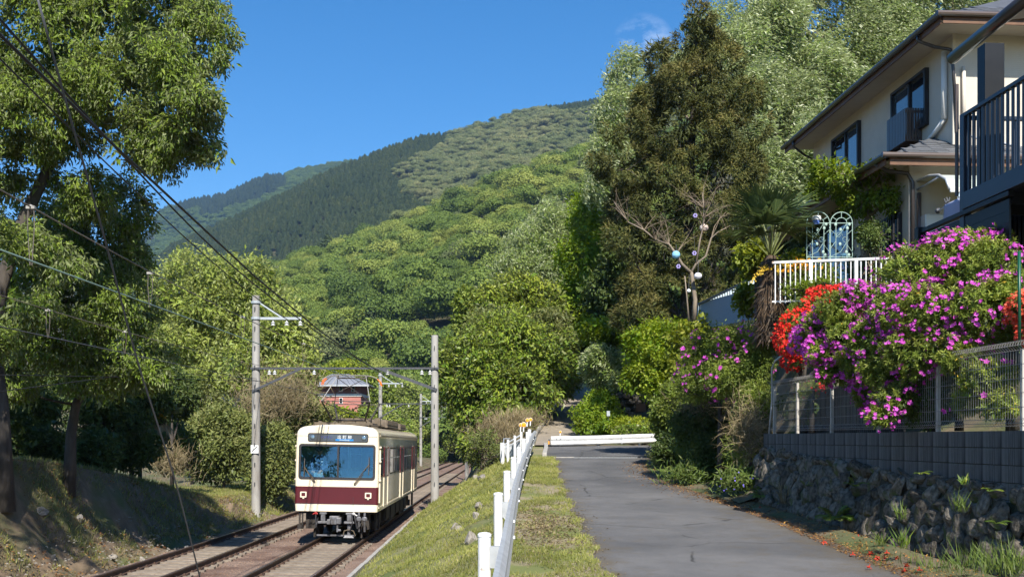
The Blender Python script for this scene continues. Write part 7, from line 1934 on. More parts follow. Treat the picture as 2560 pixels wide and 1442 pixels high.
bushy('path_shrub', 'thin green cover on the slope over the cross guardrail', 'shrub', 1610, 1078, 70, 14, 42.4, M['bush'], 116, n=300, per=12, ln=0.12, asp=0.5, spread=0.2, rd=.7)
bushy('scrub_bush', 'dark twiggy scrub on the slope end left of the short white posts', 'bush', 1205, 1120, 60, 45, 41.5, M['scrub'], 117, n=230, per=8, ln=0.14, asp=0.4, spread=0.25, subs=45, bark=M['twig'], rd=1.2, core=0.0, gap=-.1, tbase=.15)
bushy('undergrowth_bush', 'dim leafy growth behind the far end of the wire fence', 'bush', 2005, 1010, 42, 42, 19.2, M['shadow_bush'], 118, n=260, per=10, ln=0.08, asp=0.4, spread=0.18, rd=.4)
bushy('undergrowth_bush', 'dim leafy growth behind the middle of the wire fence', 'bush', 2330, 990, 90, 60, 13.9, M['shadow_bush'], 119, n=420, per=10, ln=0.07, asp=0.4, spread=0.16, rd=.35)
st2 = thing('stone_wall', 'shaded boulder wall behind the cross guardrail, under the trees', 'wall', (xpix(1600, 48), 48, 0))
r = np.random.default_rng(9)
for j in range(6):
    for i in range(9):
        px = 1520 + i * 19 + (9 if j % 2 else 0) + r.normal(0, 2); py = 1075 - j * 17 + r.normal(0, 2)
        place('stone', SM[int(r.integers(0, 9))], st2, Matrix.Translation(P(px, py, 48 + j * 0.06)) @ Euler(r.uniform(-.5, .5, 3)).to_matrix().to_4x4() @ Matrix.Diagonal((0.42, 0.4, 0.36, 1)))
MB().box(P(1600, 1035, 48.6), (3.6, 0.5, 2.3)).build('packed_earth', M['mortar'], st2)
nb = thing('notice_board', 'small dark wooden notice board on a post before the shaded boulder wall', 'sign', P(1602, 1070, 46.5))
MB().box(P(1602, 1018, 46.5), (0.44, 0.04, 0.38)).build('board', M['brownwood'], nb); MB().box(P(1602, 1052, 46.55), (0.06, 0.06, 1.0)).build('post', M['bark'], nb)
nb = thing('notice_board', 'little pale sign among the fresh green shrub leaves', 'sign', P(1521, 1050, 44.2))
MB().box(P(1521, 1033, 44.0), (0.14, 0.03, 0.22)).build('board', M['bluegalv'], nb); MB().box(P(1521, 1058, 44.03), (0.03, 0.03, 0.6)).build('post', M['darksteel'], nb)

# ------------------------------------------------------------------ azaleas over the wall
def flowers(name, p, nm, size, m, seed, parent, per=2):
    r = np.random.default_rng(seed); L = Leaves()
    p = np.repeat(p, per, 0) + r.normal(0, size * 0.55, (len(p) * per, 3)); nm = unit(np.repeat(nm, per, 0) + r.normal(0, 0.4, (len(p), 3)))
    a = unit(np.cross(nm, r.normal(size=nm.shape))); b = np.cross(nm, a); ph = r.uniform(0, 6.28, len(p))
    s = size * r.uniform(0.7, 1.15, len(p)); ct = r.normal(0.5, 0.2, len(p))
    for k in range(5):
        t = ph + k * 2 * np.pi / 5
        dr = (a * np.cos(t)[:, None] + b * np.sin(t)[:, None]) * 0.9 + nm * 0.45
        L.add(p, dr, nm, s, s * 0.72, ct + r.normal(0, .12, len(p)), fold=-0.12, droop=0.1)
    return L.build(name, m, parent)
def azalea(label, base, lobs, n, nf, size, leaf, fl, seed, per=12, fper=2, ln=0.062, fband=None, thick=0.16, yellowing=True, hidden=0.72, gap=-0.5):
    t = thing('azalea_bush', label, 'azalea', base)
    p, nm, k = clusters(lobs, n, seed, thick, gap, 3.0, hidden)
    L = Leaves()
    r = np.random.default_rng(seed + 3)
    # rosettes: leaves spread like a star round each shoot tip
    per_ = per; N_ = len(p) * per_
    tip = np.repeat(p, per_, 0); nn = unit(np.repeat(nm, per_, 0) + np.array([0, 0, .5]) + np.repeat(r.normal(0, .35, (len(p), 3)), per_, 0))
    a = unit(np.cross(nn, r.normal(size=nn.shape))); ph = np.tile(np.arange(per_) * 2.4, len(p)) + r.normal(0, .3, N_)
    b = np.cross(nn, a); ring_ = np.tile(np.arange(per_) / per_, len(p))
    a0 = unit(np.cross(nn, np.array([0.3, 0.2, 1.0]))); b0 = np.cross(nn, a0)
    dr = (a0 * np.cos(ph)[:, None] + b0 * np.sin(ph)[:, None]) * (0.45 + ring_ * 0.8)[:, None] + nn * (0.75 - ring_ * 0.8)[:, None]
    s = ln * r.uniform(0.7, 1.2, N_)
    tint = np.repeat(0.45 + r.normal(0, .16, len(p)) + 0.15 * nm[:, 2], per_) + r.normal(0, .12, N_) + (1 - ring_) * 0.15
    L.add(tip - nn * (ring_ * 0.05)[:, None], dr, nn, s, s * 0.34, tint, fold=0.15, droop=0.15)
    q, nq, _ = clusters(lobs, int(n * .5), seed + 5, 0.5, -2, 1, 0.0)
    fill(L, q - nq * 0.08, nq, 8, 0.12, ln * 1.3, 0.4, seed + 6, tbase=0.12, tvar=0.1)  # inner fill tinted dark for the shade inside the bush
    L.build('foliage', leaf, t)
    pf, nf_, _ = clusters(lobs, nf, seed + 9, 0.05, -0.15, 2.2, 0.85)
    sel = nf_[:, 1] < 0.75
    flowers('blossoms', pf[sel] + nf_[sel] * 0.03, unit(nf_[sel] + np.array([0, -0.35, .3])), size, fl, seed + 11, t, fper)
    if yellowing:
        py_, ny_, _ = clusters(lobs, 70, seed + 15, 0.12, -0.5, 2.2, 0.8)
        L2 = Leaves(); fill(L2, py_, ny_, 1, 0.03, ln * .9, 0.35, seed + 16, tbase=0.5, down=.6); L2.build('yellow_leaves', M['palmflower'], t)
    c = np.mean([l[0] for l in lobs], axis=0)
    limbs([base, (base[0], base[1], (base[2] + c[2]) / 2), tuple(c)], 0.05, 0.02, lobs, p, k, seed, M['bark'], t, 6, name='stem')
    return t
d = 14.0
lobs = [lobe(2280, 690, 90, 75, 14.4, .55), lobe(2380, 660, 110, 75, 14.2, .6), lobe(2470, 660, 75, 70, 13.6, .5), lobe(2250, 780, 80, 75, 14.2, .5), lobe(2350, 780, 110, 80, 13.6, .5), lobe(2460, 770, 85, 80, 13.0, .45), lobe(2420, 600, 100, 25, 14.4, .5), lobe(2290, 880, 90, 70, 13.7, .45), lobe(2390, 870, 90, 60, 13.3, .4), lobe(2180, 850, 60, 60, 14.6, .45), lobe(2210, 930, 70, 55, 14.4, .4), lobe(2240, 1000, 55, 45, 13.9, .28), lobe(2500, 740, 45, 60, 13, .4), lobe(2200, 1040, 40, 30, 13.85, .22)]
azalea('huge magenta azalea bush spilling over the wire fence', (6.2, 14.2, 0.1), lobs, 2700, 860, 0.032, M['azalea'], M['magenta'], 301, fper=3)
lobs = [lobe(2100, 770, 60, 45, 16, .45), lobe(2060, 810, 55, 40, 16.4, .4), lobe(2120, 830, 60, 50, 15.6, .4), lobe(2020, 850, 45, 35, 17, .4), lobe(2080, 880, 70, 40, 16, .4), lobe(2140, 740, 50, 35, 15.8, .4), lobe(2150, 900, 60, 50, 15.2, .35), lobe(2160, 980, 35, 40, 15.4, .22), lobe(2090, 930, 60, 35, 16, .3)]
azalea('lower magenta azalea bush between the red azalea and the fence', (6.0, 16.0, 0.1), lobs, 1300, 760, 0.032, M['azalea'], M['magenta'], 331, fper=3)
lobs = [lobe(2060, 745, 45, 25, 19, .4), lobe(2020, 775, 50, 35, 19, .45), lobe(1990, 810, 45, 35, 18.8, .4), lobe(2040, 820, 50, 30, 18.6, .4), lobe(1970, 850, 30, 30, 18.8, .35), lobe(2000, 870, 45, 25, 18.4, .35), lobe(2095, 735, 30, 18, 18.8, .3), lobe(1985, 905, 25, 20, 18.6, .3)]
azalea('blazing red azalea bush beside the palm trunk', (xpix(2010, 19), 19, float(gz(xpix(2010, 19), 19)[0])), lobs, 600, 1250, 0.030, M['azalea'], M['red'], 351, fper=3, yellowing=False, ln=0.045)
lobs = [lobe(2570, 770, 45, 42, 12.2, .3), lobe(2590, 830, 35, 35, 12, .3)]
azalea('coral red azalea cut off at the right edge of the picture', (6.4, 12.2, 0.5), lobs, 220, 420, 0.032, M['azalea'], M['coral'], 361, fper=3, yellowing=False, ln=0.045)
lobs = [lobe(2020, 975, 25, 20, 18.4, .25), lobe(2050, 960, 25, 14, 18, .25)]
azalea('small red azalea seen through the far end of the wire fence', (xpix(2030, 18.3), 18.3, 0.1), lobs, 130, 90, 0.028, M['azalea'], M['red'], 371, yellowing=False, ln=0.045)
lobs = [lobe(2470, 950, 75, 55, 12.6, .3), lobe(2500, 1010, 50, 40, 12.4, .25), lobe(2420, 1000, 40, 40, 12.9, .25), lobe(2400, 900, 60, 40, 13, .3)]
azalea('green azalea with few flowers behind the near end of the wire fence', (6.2, 12.6, 0.1), lobs, 620, 18, 0.047, M['azalea'], M['magenta'], 381)
# pink flowers strewn over the grey green hedge
hl = [lobe(1780, 880, 75, 60, 24, .9), lobe(1860, 860, 70, 50, 23, .9), lobe(1840, 940, 90, 60, 22.6, .8), lobe(1750, 950, 60, 55, 24, .8), lobe(1890, 910, 40, 60, 22, .6)]
pf, nf_, _ = clusters(hl, 120, 399, 0.03, 0.0, 1.3, 0.9)
flowers('blossoms', pf + nf_ * .05, unit(nf_ + np.array([0, -.3, .3])), 0.05, M['magenta'], 398, bpy.data.objects['azalea_bush'], 2)
bushy('garden_shrub', 'brownish fine leaved shrub at the right end of the big azalea', 'shrub', 2530, 760, 45, 110, 12.9, M['hedge'], 391, n=420, per=12, ln=0.05, asp=0.45, spread=0.12, rd=.35, tbase=0.35, subs=20)

# ------------------------------------------------------------------ palm, garden tree, vines
pt = thing('windmill_palm', 'windmill palm with shaggy brown trunk and fan fronds in the garden', 'palm', (xpix(1925, 21.3), 21.3, 2.2))
b = MB()
tp = [P(1925, 850, 21.3), P(1920, 760, 21.3), P(1922, 700, 21.3), P(1928, 640, 21.3)]
b.tube(tp, [0.22, 0.24, 0.19, 0.10], 12); trk = b.build('trunk', M['fibre'], pt, smooth=True)
L = Leaves(); r = np.random.default_rng(4); n = 1600
t = r.random(n); a = r.uniform(0, 6.28, n); base_ = np.array([np.interp(t, [0, 1], [tp[0][k], tp[3][k]]) for k in range(3)]).T
rad = np.interp(t, [0, .35, .7, 1], [.22, .24, .19, .10]); o_ = np.stack([np.cos(a), np.sin(a), 0 * a], 1)
L.add(base_ + o_ * rad[:, None], o_ * 0.5 + np.array([0, 0, -0.8]) + r.normal(0, .3, (n, 3)), o_, r.uniform(.12, .34, n), 0.022, r.normal(.4, .25, n)); L.build('fibre', M['hair_fibre'], trk)
def fan(L, hub, dirv, rad_, nbl, tilt, seed, spread=2.6):
    r = np.random.default_rng(seed); dirv = unit(np.array(dirv, float)); up = np.array([0, 0, 1.0]); sd = unit(np.cross(dirv, up)); nrm_ = np.cross(sd, dirv)
    nrm_ = unit(nrm_ * math.cos(tilt) + dirv * math.sin(tilt) * 0.3)
    an = np.linspace(-spread / 2, spread / 2, nbl)
    D = dirv[None] * np.cos(an)[:, None] + sd[None] * np.sin(an)[:, None] + nrm_[None] * 0.12 * np.cos(an * 9)[:, None]
    ln = rad_ * (0.75 + 0.25 * np.cos(an)) * r.uniform(.92, 1.05, nbl)
    L.add(np.repeat(np.array(hub)[None], nbl, 0), D, np.repeat(nrm_[None], nbl, 0), ln, 0.055, 0.5 + r.normal(0, .2, nbl), fold=.35, droop=.16)
top = P(1928, 645, 21.3); L = Leaves(); stems = MB()
fr = [(1880, 560, 24.6, (-.7, -.2, .7), .62), (1900, 530, 24.2, (-.35, -.4, .9), .6), (1935, 540, 23.6, (.1, -.5, .9), .55), (1985, 560, 23.8, (.8, -.2, .5), .62), (1960, 580, 23.4, (.45, -.7, .3), .5), (1895, 590, 23.5, (-.6, -.6, .2), .52), (1975, 530, 24.6, (.55, .3, .8), .6), (1915, 560, 23.3, (-.1, -.8, .35), .5), (1860, 590, 24.3, (-.9, .1, .2), .5), (1950, 560, 24.8, (.2, .6, .7), .6), (1995, 590, 24, (.9, 0, -.05), .45)]
for k, (px, py, dd, dv, rr) in enumerate(fr):
    hb_ = P(px, py, dd - 2.7); m_ = (top + hb_) / 2 + Vector((0, 0, 0.05))
    stems.tube([top, m_, hb_], [0.02, 0.014, 0.010], 5)
    Lf = Leaves(); fan(Lf, hb_[:], dv, rr * 1.35, 40, 0.3, k, 3.4); Lf.build('frond', M['palm'], pt)
for k in range(7):
    a = k * 0.9; stems.tube([top, top + Vector((math.cos(a) * .12, math.sin(a) * .12, .35)), top + Vector((math.cos(a) * .28, math.sin(a) * .28, .75))], [.02, .014, .01], 5)
stems.build('frond_stem', mat('palm_stalk', (0.13, 0.15, 0.04), rough=0.6), pt)
for k, (a_, c_2) in enumerate((((1918, 665), (1880, 705)), ((1935, 668), (1975, 668)), ((1925, 672), (1898, 690)), ((1940, 672), (1950, 690)))):
    L = Leaves(); p0, p1 = np.array(P(*a_, 21.05)[:]), np.array(P(*c_2, 20.9)[:]); n = 90
    t = np.random.default_rng(k).random(n)[:, None]; pp = p0 + (p1 - p0) * t + np.array([0, 0, .06]) * (4 * t * (1 - t)) + np.random.default_rng(k + 9).normal(0, .018, (n, 3))
    L.add(pp, np.random.default_rng(k + 5).normal(size=(n, 3)), np.tile([0, -1.0, .3], (n, 1)), .035, .03, np.random.default_rng(k).random(n)); L.build('flower_spray', M['palmflower'], pt)
# trained garden tree before the house wall
lobs = [lobe(2070, 420, 45, 22, 22, .4), lobe(2120, 450, 70, 28, 21.6, .5), lobe(2200, 425, 50, 18, 21, .35), lobe(2245, 420, 25, 14, 21, .3), lobe(2060, 450, 35, 20, 22, .4), lobe(2200, 490, 45, 24, 21, .4), lobe(2150, 510, 45, 30, 21.4, .4), lobe(2110, 480, 40, 22, 22, .4), lobe(2235, 520, 25, 10, 21, .25), lobe(2165, 580, 22, 18, 21.4, .3), lobe(2040, 480, 20, 16, 22, .3)]
tree('garden_tree', 'gnarled pale trunked garden tree with flat layers of light leaves before the house', 'tree', P(2165, 780, 21.5), [P(2168, 800, 21.5), P(2172, 690, 21.5), P(2160, 610, 21.5), P(2172, 540, 21.5), P(2166, 480, 21.5), P(2150, 440, 21.5)], 0.11, 0.05, lobs, 430, 12, 0.12, 0.10, 0.55, M['gvine'], M['palebark'], 401, subs=7, core=0.0, up=1.3, gap=-0.5, gf=2)
bushy('garden_vine', 'yellow green creeper with broad leaves left of the palm', 'vine', 1890, 680, 45, 60, 24, M['vine'], 403, lob=[lobe(1880, 640, 35, 28, 24, .4), lobe(1900, 690, 40, 30, 24, .4), lobe(1868, 745, 20, 34, 25, .3), lobe(1985, 655, 30, 14, 21.6, .3)], n=430, per=5, ln=0.12, asp=0.85, spread=0.2, core=0.1, tbase=0.3)
bushy('garden_shrub', 'tangle of twigs and small leaves around the garden tree foot', 'shrub', 2160, 690, 60, 70, 21.3, M['shadow_bush'], 404, n=430, per=10, ln=0.06, asp=0.5, spread=0.15, rd=.5, subs=40, bark=M['twig'], core=0.1)
bushy('garden_shrub', 'rose bush climbing behind the white fence bars', 'shrub', 2040, 710, 80, 45, 21.5, M['hedge'], 405, n=480, per=9, ln=0.07, asp=0.5, spread=0.18, rd=.5, core=0.1, gap=-0.1)
bushy('garden_shrub', 'thin leafy shoots growing in front of the white fence bars', 'shrub', 2060, 728, 95, 26, 20.2, M['gvine'], 407, n=210, per=7, ln=0.07, asp=0.5, spread=0.14, rd=.2, core=0, gap=0.0, subs=14)
bushy('garden_shrub', 'leggy shrub in front of the barred window', 'shrub', 2200, 590, 40, 35, 20.8, M['shadow_bush'], 406, n=240, per=9, ln=0.06, asp=0.5, spread=0.15, rd=.4, subs=20, core=0.1, gap=-0.2)
L = Leaves(); r = np.random.default_rng(8); n = 55; c = np.array(P(2005, 664, 21.1)[:])
mg = thing('marigold', 'orange marigold flowers behind the white fence beside the palm', 'flower', tuple(c))
L.add(c + r.normal(0, 1, (n, 3)) * np.array([.24, .1, .06]), r.normal(size=(n, 3)), np.tile([0, -1.0, .4], (n, 1)), .08, .08, r.random(n)); L.build('blossoms', M['marigold'], mg)
# ivy on the lower house wall under the eave
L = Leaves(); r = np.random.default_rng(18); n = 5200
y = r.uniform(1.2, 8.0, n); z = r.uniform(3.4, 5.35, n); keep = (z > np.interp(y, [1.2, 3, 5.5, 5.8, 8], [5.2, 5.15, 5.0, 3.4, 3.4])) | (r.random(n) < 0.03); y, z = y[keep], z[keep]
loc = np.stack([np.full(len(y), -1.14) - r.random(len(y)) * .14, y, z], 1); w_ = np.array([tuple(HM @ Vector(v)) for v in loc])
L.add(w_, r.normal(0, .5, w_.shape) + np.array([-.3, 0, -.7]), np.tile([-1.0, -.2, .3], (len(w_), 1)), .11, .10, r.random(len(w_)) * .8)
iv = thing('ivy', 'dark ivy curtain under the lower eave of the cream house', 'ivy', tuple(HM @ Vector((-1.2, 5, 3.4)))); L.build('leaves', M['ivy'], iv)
# bare tree that carries the lanterns
bt = thing('bare_tree', 'bare pale branching tree hung with paper lanterns', 'tree', P(1735, 795, 30))
b = MB(); DB = 30.1
def br(pts, r0, r1, n=6):
    q = [P(*p, DB) if len(p) == 2 else P(*p) for p in pts]; b.tube(q, list(np.linspace(r0, r1, len(q))), n)
br([(1735, 800), (1738, 750), (1730, 690), (1728, 680)], .075, .05, 8)
br([(1728, 682), (1705, 660), (1690, 635), (1672, 610), (1640, 600), (1610, 575), (1570, 555), (1535, 505)], .05, .010)
br([(1728, 682), (1740, 660), (1765, 640), (1778, 595), (1795, 580), (1815, 570)], .045, .010)
br([(1740, 662), (1750, 600), (1757, 570), (1760, 520), (1755, 480)], .035, .008)
b.build('trunk', M['palebark'], bt, smooth=True); b = MB()
r = np.random.default_rng(21)
for (px, py), k in (((1640, 600), 7), ((1672, 610), 6), ((1610, 575), 5), ((1757, 570), 5), ((1760, 520), 9), ((1690, 635), 5), ((1778, 595), 4), ((1570, 555), 4), ((1758, 545), 6)):
    for _ in range(k):
        a = r.uniform(0.4, 2.7); ln = r.uniform(35, 105); x1, y1 = px + math.cos(a) * ln, py - math.sin(a) * ln * .8
        p0, p1 = P(px, py, DB), P(x1, y1, DB + r.normal(0, .5)); q = bend(p0[:], p1[:], .05, int(r.integers(1e6)), 4)
        b.tube([Vector(v) for v in q], [.012, .009, .006, .003], 4, cap=False)
        for _ in range(2):
            j = q[2]; e = j + r.normal(0, .28, 3) + np.array([0, 0, .15]); b.tube([Vector(j), Vector(e)], [.005, .002], 3, cap=False)
b.build('twigs', M['twig'], bt)
tag(MB().tube([P(1722, 800, 29.8), P(1717, 740, 29.8), P(1712, 690, 29.9)], [.03, .022, .015], 6).build('sapling_stem', M['palebark'], smooth=True), 'thin leaning sapling stem beside the bare lantern tree', 'sapling')

# ------------------------------------------------------------------ small plants at the foot of things
def fern(label, px, py, d, n, ln, m, seed, lean=(0, -.5, .6)):
    r = np.random.default_rng(seed); c = np.array(P(px, py, d)[:]); t = thing('fern', label, 'fern', tuple(c)); 
    for k in range(n):
        a = r.uniform(0, 6.28); dv = unit(np.array([math.cos(a) * .7, math.sin(a) * .5, 0]) + np.array(lean)); l_ = ln * r.uniform(.7, 1.15)
        s = np.linspace(0.08, 1, 15)[:, None]; sp_ = c + dv * l_ * s + np.array([0, 0, -.45 * l_]) * s ** 2.2
        tg = unit(np.gradient(sp_, axis=0)); sd = unit(np.cross(tg, np.array([0, 0, 1.0]))); nr = np.cross(sd, tg); w = l_ * .26 * np.sin(np.pi * (s[:, 0] * .85 + .1)) + .01
        L = Leaves()
        for sg in (-1, 1): L.add(sp_, sd * sg + tg * .45, nr, w, l_ * .055 + 0 * w, np.full(15, r.normal(.5, .2)), fold=.05, droop=.2)
        L.build('frond', m, t)
fern('large dark green fern at the foot of the boulder wall', 2085, 1300, 15.6, 15, .46, M['fern'], 1)
fern('upright fern at the road edge by the wall corner', 1905, 1245, 19.6, 9, .42, M['fern'], 2)
fern('fern growing from a crack near the top of the boulder wall', 2135, 1215, 15.0, 6, .26, M['fern'], 3)
fern('yellow fern high on the boulder wall, near the right edge', 2478, 1228, 11.2, 4, .17, M['fern'], 4)
fern('yellow fern halfway down the boulder wall, near the right edge', 2490, 1310, 11.0, 4, .17, M['fern'], 5)
fern('small fern on the ledge below the concrete blocks', 2300, 1185, 12.9, 5, .18, M['fern'], 6)
fern('pale fern at the bottom of the wall by the leaf litter', 1960, 1278, 18.4, 7, .28, M['fern'], 7)
fern('tiny yellow fern on the boulders next to the big fern', 2015, 1215, 17.0, 4, .2, M['fern'], 8)
def weed(label, px, py, d, h, n, m, seed, w=.012, spread=.10, cat='weed', name='weed', lean=(0, 0)):
    r = np.random.default_rng(seed); c = np.array(P(px, py, d)[:]); t = thing(name, label, cat, tuple(c)); L = Leaves()
    pos = c + np.stack([r.normal(0, spread, n), r.normal(0, spread, n), 0 * r.random(n)], 1)
    dv = np.stack([r.normal(lean[0], .35, n), r.normal(lean[1], .35, n), np.ones(n)], 1)
    L.add(pos, dv, np.stack([r.normal(size=n), -np.ones(n), r.normal(size=n)], 1), h * r.uniform(.5, 1.1, n), w, r.normal(.5, .25, n), fold=.2, droop=.25)
    L.build('blades', m, t)['kind'] = 'stuff'; return t
weed('lush tuft of long grass at the bottom right corner', 2490, 1440, 10.2, .42, 90, M['lushgrass'], 1, .012, .22, 'grass', 'grass_tuft')
weed('long grass clump at the foot of the wall near the right edge', 2420, 1432, 10.7, .34, 60, M['lushgrass'], 2, .011, .18, 'grass', 'grass_tuft')
weed('grass clump beside the fallen blossoms', 2310, 1422, 11.7, .22, 60, M['lushgrass'], 3, .010, .2, 'grass', 'grass_tuft')
weed('grass tuft in the very corner of the picture', 2550, 1442, 10.0, .36, 70, M['lushgrass'], 13, .011, .2, 'grass', 'grass_tuft')
weed('feathery weed growing from the middle of the boulder wall', 2255, 1300, 12.9, .26, 26, M['lushgrass'], 4, .014, .03)
weed('bushy weed on the boulder wall below the second fern', 2400, 1280, 11.6, .28, 34, M['lushgrass'], 5, .013, .04)
weed('thin weed low on the boulder wall', 2200, 1365, 13.2, .25, 22, M['lushgrass'], 6, .012, .03)
weed('leafy weed standing at the foot of the boulders', 2258, 1372, 12.6, .32, 26, M['fern'], 7, .018, .04)
weed('single small weed sprouting from the block ledge', 2412, 1212, 11.4, .15, 12, M['fern'], 8, .02, .02)
weed('slender dry weed in front of the wall corner', 1960, 1262, 18.2, .5, 16, M['dry'], 9, .016, .03)
# dry grass hanging beside the wall end, and more along the hedge
def hay(label, px, py, d, rx, ry, n, m, seed, h=.5, w=.01, lean=(0, -.3, .3), cat='grass', name='dry_grass'):
    r = np.random.default_rng(seed); t = thing(name, label, cat, tuple(P(px, py, d))); L = Leaves()
    X = px + r.normal(0, rx * .5, n); Y = py + r.normal(0, ry * .5, n); dd = d + r.normal(0, .25, n)
    pos = np.stack([(X - CX) / FPX * dd, dd, (HY - Y) / FPX * dd], 1)
    L.add(pos, r.normal(0, .55, (n, 3)) + np.array(lean), np.tile([0, -1.0, .4], (n, 1)) + r.normal(0, .4, (n, 3)), h * r.uniform(.4, 1.1, n), w, r.normal(.5, .25, n), fold=.2, droop=.3)
    L.build('blades', m, t)['kind'] = 'stuff'; return t
hay('shaggy dry grass hanging beside the end of the block wall', 1872, 1080, 20.8, 45, 70, 900, M['dry'], 11)
hay('brown dead stems in the shaded middle of the hedge', 1770, 1010, 25.4, 80, 40, 700, M['dry'], 12, .45, .012)
hay('yellowing tuft on the lower hedge by the dry grass', 1850, 1130, 21.4, 35, 40, 420, M['hedge'], 13, .35, .022)
hay('dry grass on the slope below the rounded evergreen', 1300, 1060, 46, 60, 22, 900, M['dry'], 14, .7, .02, (0, -.2, .9))
hay('dry reeds and stems behind the tall pole', 720, 990, 52.5, 80, 60, 1300, M['dry'], 15, .9, .022, (.1, -.2, .6))
hay('dry tangle behind the short white post fence', 1240, 1085, 45, 60, 30, 900, M['dry'], 16, .7, .02, (0, -.2, .7))
hay('pale dry grass on the bank above the outer track', 420, 1160, 42, 60, 40, 900, M['dry'], 17, .6, .018, (0, -.2, .9))
hay('dry bamboo stems beside the small palm', 640, 1010, 51.5, 60, 60, 800, M['dry'], 18, .9, .02, (0, -.2, .6))
hay('green weeds with violet flowers at the foot of the hedge', 1850, 1205, 20.6, 60, 28, 800, M['lushgrass'], 19, .22, .03, (0, -.3, .6), 'weed', 'weed')
hay('low green weeds on the road edge under the hedge', 1720, 1190, 24.2, 60, 26, 800, M['lushgrass'], 20, .22, .028, (0, -.3, .6), 'weed', 'weed')
hay('grassy tuft where the side road meets the drain', 1650, 1150, 29.5, 25, 18, 600, M['grass'], 22, .22, .02, (0, -.3, .7), 'grass', 'grass_tuft')
r = np.random.default_rng(3); L = Leaves(); n = 14
X = r.uniform(1790, 1905, n); Y = r.uniform(1180, 1225, n); pos = np.stack([(X - CX) / FPX * 20.2, 20.2 + 0 * X, (HY - Y) / FPX * 20.2], 1)
vt = thing('violet_flower', 'tiny violet flowers dotted over the weeds by the wall corner', 'flower', tuple(pos[0])); L.add(pos, r.normal(size=(n, 3)), np.tile([0, -1.0, .3], (n, 1)), .04, .04, r.random(n)); L.build('blossoms', M['violet'], vt)
# small palm and dead branch on the left bank
sp_ = thing('windmill_palm', 'small drooping palm with dead fronds on the left bank', 'palm', P(405, 1090, 37)); top = P(405, 1045, 37)
MB().tube([P(408, 1110, 37), P(406, 1070, 37), top], [.16, .15, .08], 9).build('trunk', M['fibre'], sp_)
for k, dv in enumerate(((-.8, -.2, .3), (.7, -.3, .3), (-.3, -.5, .6), (.3, -.4, .7), (-.5, .3, .6), (.6, .3, .4))):
    hb_ = np.array(top[:]) + unit(np.array(dv)) * .45; L = Leaves(); fan(L, hb_, dv, .55, 24, .3, 60 + k); L.build('frond', M['palm'], sp_)
for k, dv in enumerate(((-.5, -.4, -.8), (.4, -.5, -.8), (.1, -.6, -.9), (-.2, -.4, -1))):
    L = Leaves(); fan(L, np.array(top[:]) + unit(np.array(dv)) * .25, dv, .6, 20, .3, 70 + k, 1.4); L.build('dead_frond', M['dry'], sp_)
L = Leaves(); r = np.random.default_rng(66); n = 60; L.add(np.array(top[:]) + r.normal(0, .07, (n, 3)) + np.array([0, -.1, .12]), r.normal(size=(n, 3)), np.tile([0, -1.0, .3], (n, 1)), .1, .06, r.random(n)); L.build('flower_spray', M['palmflower'], sp_)
b = MB()
for pts, r0, r1 in (([(302, 1140), (308, 1115), (318, 1090), (322, 1070), (328, 1045)], .09, .02), ([(306, 1118), (290, 1112), (286, 1110)], .06, .03), ([(316, 1100), (340, 1090), (375, 1070)], .045, .012), ([(310, 1110), (312, 1080), (311, 1070)], .035, .01), ([(322, 1090), (340, 1080)], .03, .01)):
    q = [P(*p, 35.5) for p in pts]; b.tube(q, list(np.linspace(r0, r1, len(q))), 6)
tag(b.build('dead_tree', M['palebark'], smooth=True), 'broken pale dead tree stub on the shaded left bank', 'dead tree')

# ------------------------------------------------------------------ grass over the slopes, litter on the road edge, stones
def blades(name, x, y, h, w, m, seed, tb=.5):
    r = np.random.default_rng(seed); z = gz(x, y); n = len(x)
    pos = np.stack([x, y, z - .01], 1); dv = np.stack([r.normal(0, .45, n), r.normal(0, .45, n), np.ones(n)], 1)
    p = pos.copy(); p[:, 2] = 0
    L = Leaves(); L.add(pos, dv, np.stack([r.normal(size=n), -np.ones(n), r.normal(size=n) * .3], 1), h * r.uniform(.4, 1.3, n), w * r.uniform(.7, 1.4, n), tb + n3(p, 1.3, 2) * .22 + r.normal(0, .2, n), fold=.2, droop=.3)
    return L.build(name, m, None, 'stuff')
r = np.random.default_rng(12)
n = 52000; y = 8 + 33 * r.random(n) ** 1.5; t = r.random(n) ** 0.8; x = TBR(y) + .25 + (XG(y) - TBR(y) - .2) * t
dens = n3(np.stack([x, y, 0 * x], 1), 1.1, 5) > -.45; x, y = x[dens], y[dens]
blades('slope_grass', x, y, np.interp(y, [8, 20, 40], [.07, .10, .16]), np.interp(y, [8, 20, 40], [.008, .012, .022]), M['grass'], 1)
n = 26000; y = 9 + 24 * r.random(n) ** 1.6; t = r.random(n); x = XG(y) + (RL(y) - XG(y)) * t
p = np.stack([x, y, 0 * x], 1)
bare = (((x - .48) / .52) ** 2 + ((y - 16.3) / 2.5) ** 2 < 1 + .5 * n3(p, 3, 8)) | (((x - .65) / .4) ** 2 + ((y - 22.8) / 1.5) ** 2 < 1 + .5 * n3(p, 3, 9))
dens = (n3(p, 1.6, 3) > -.35) & (~bare | (r.random(n) < .10)) & (r.random(n) < np.clip((1.12 - t) * 5, .08, 1))
blades('verge_grass', x[dens], y[dens], np.interp(y[dens], [8, 30], [.055, .09]), np.interp(y[dens], [8, 30], [.008, .014]), M['grass'], 2)
n = 70000; y = 16 + 40 * r.random(n) ** 1.2; t = r.random(n); x = TOE(y) - 3.5 + (TBL(y) - TOE(y) + 3.0) * t
dens = (n3(np.stack([x, y, 0 * x], 1), .9, 7) > np.interp(t, [0, .7, 1], [-1, -.45, .1])); x, y = x[dens], y[dens]
h_ = r.random(len(x)) < .45
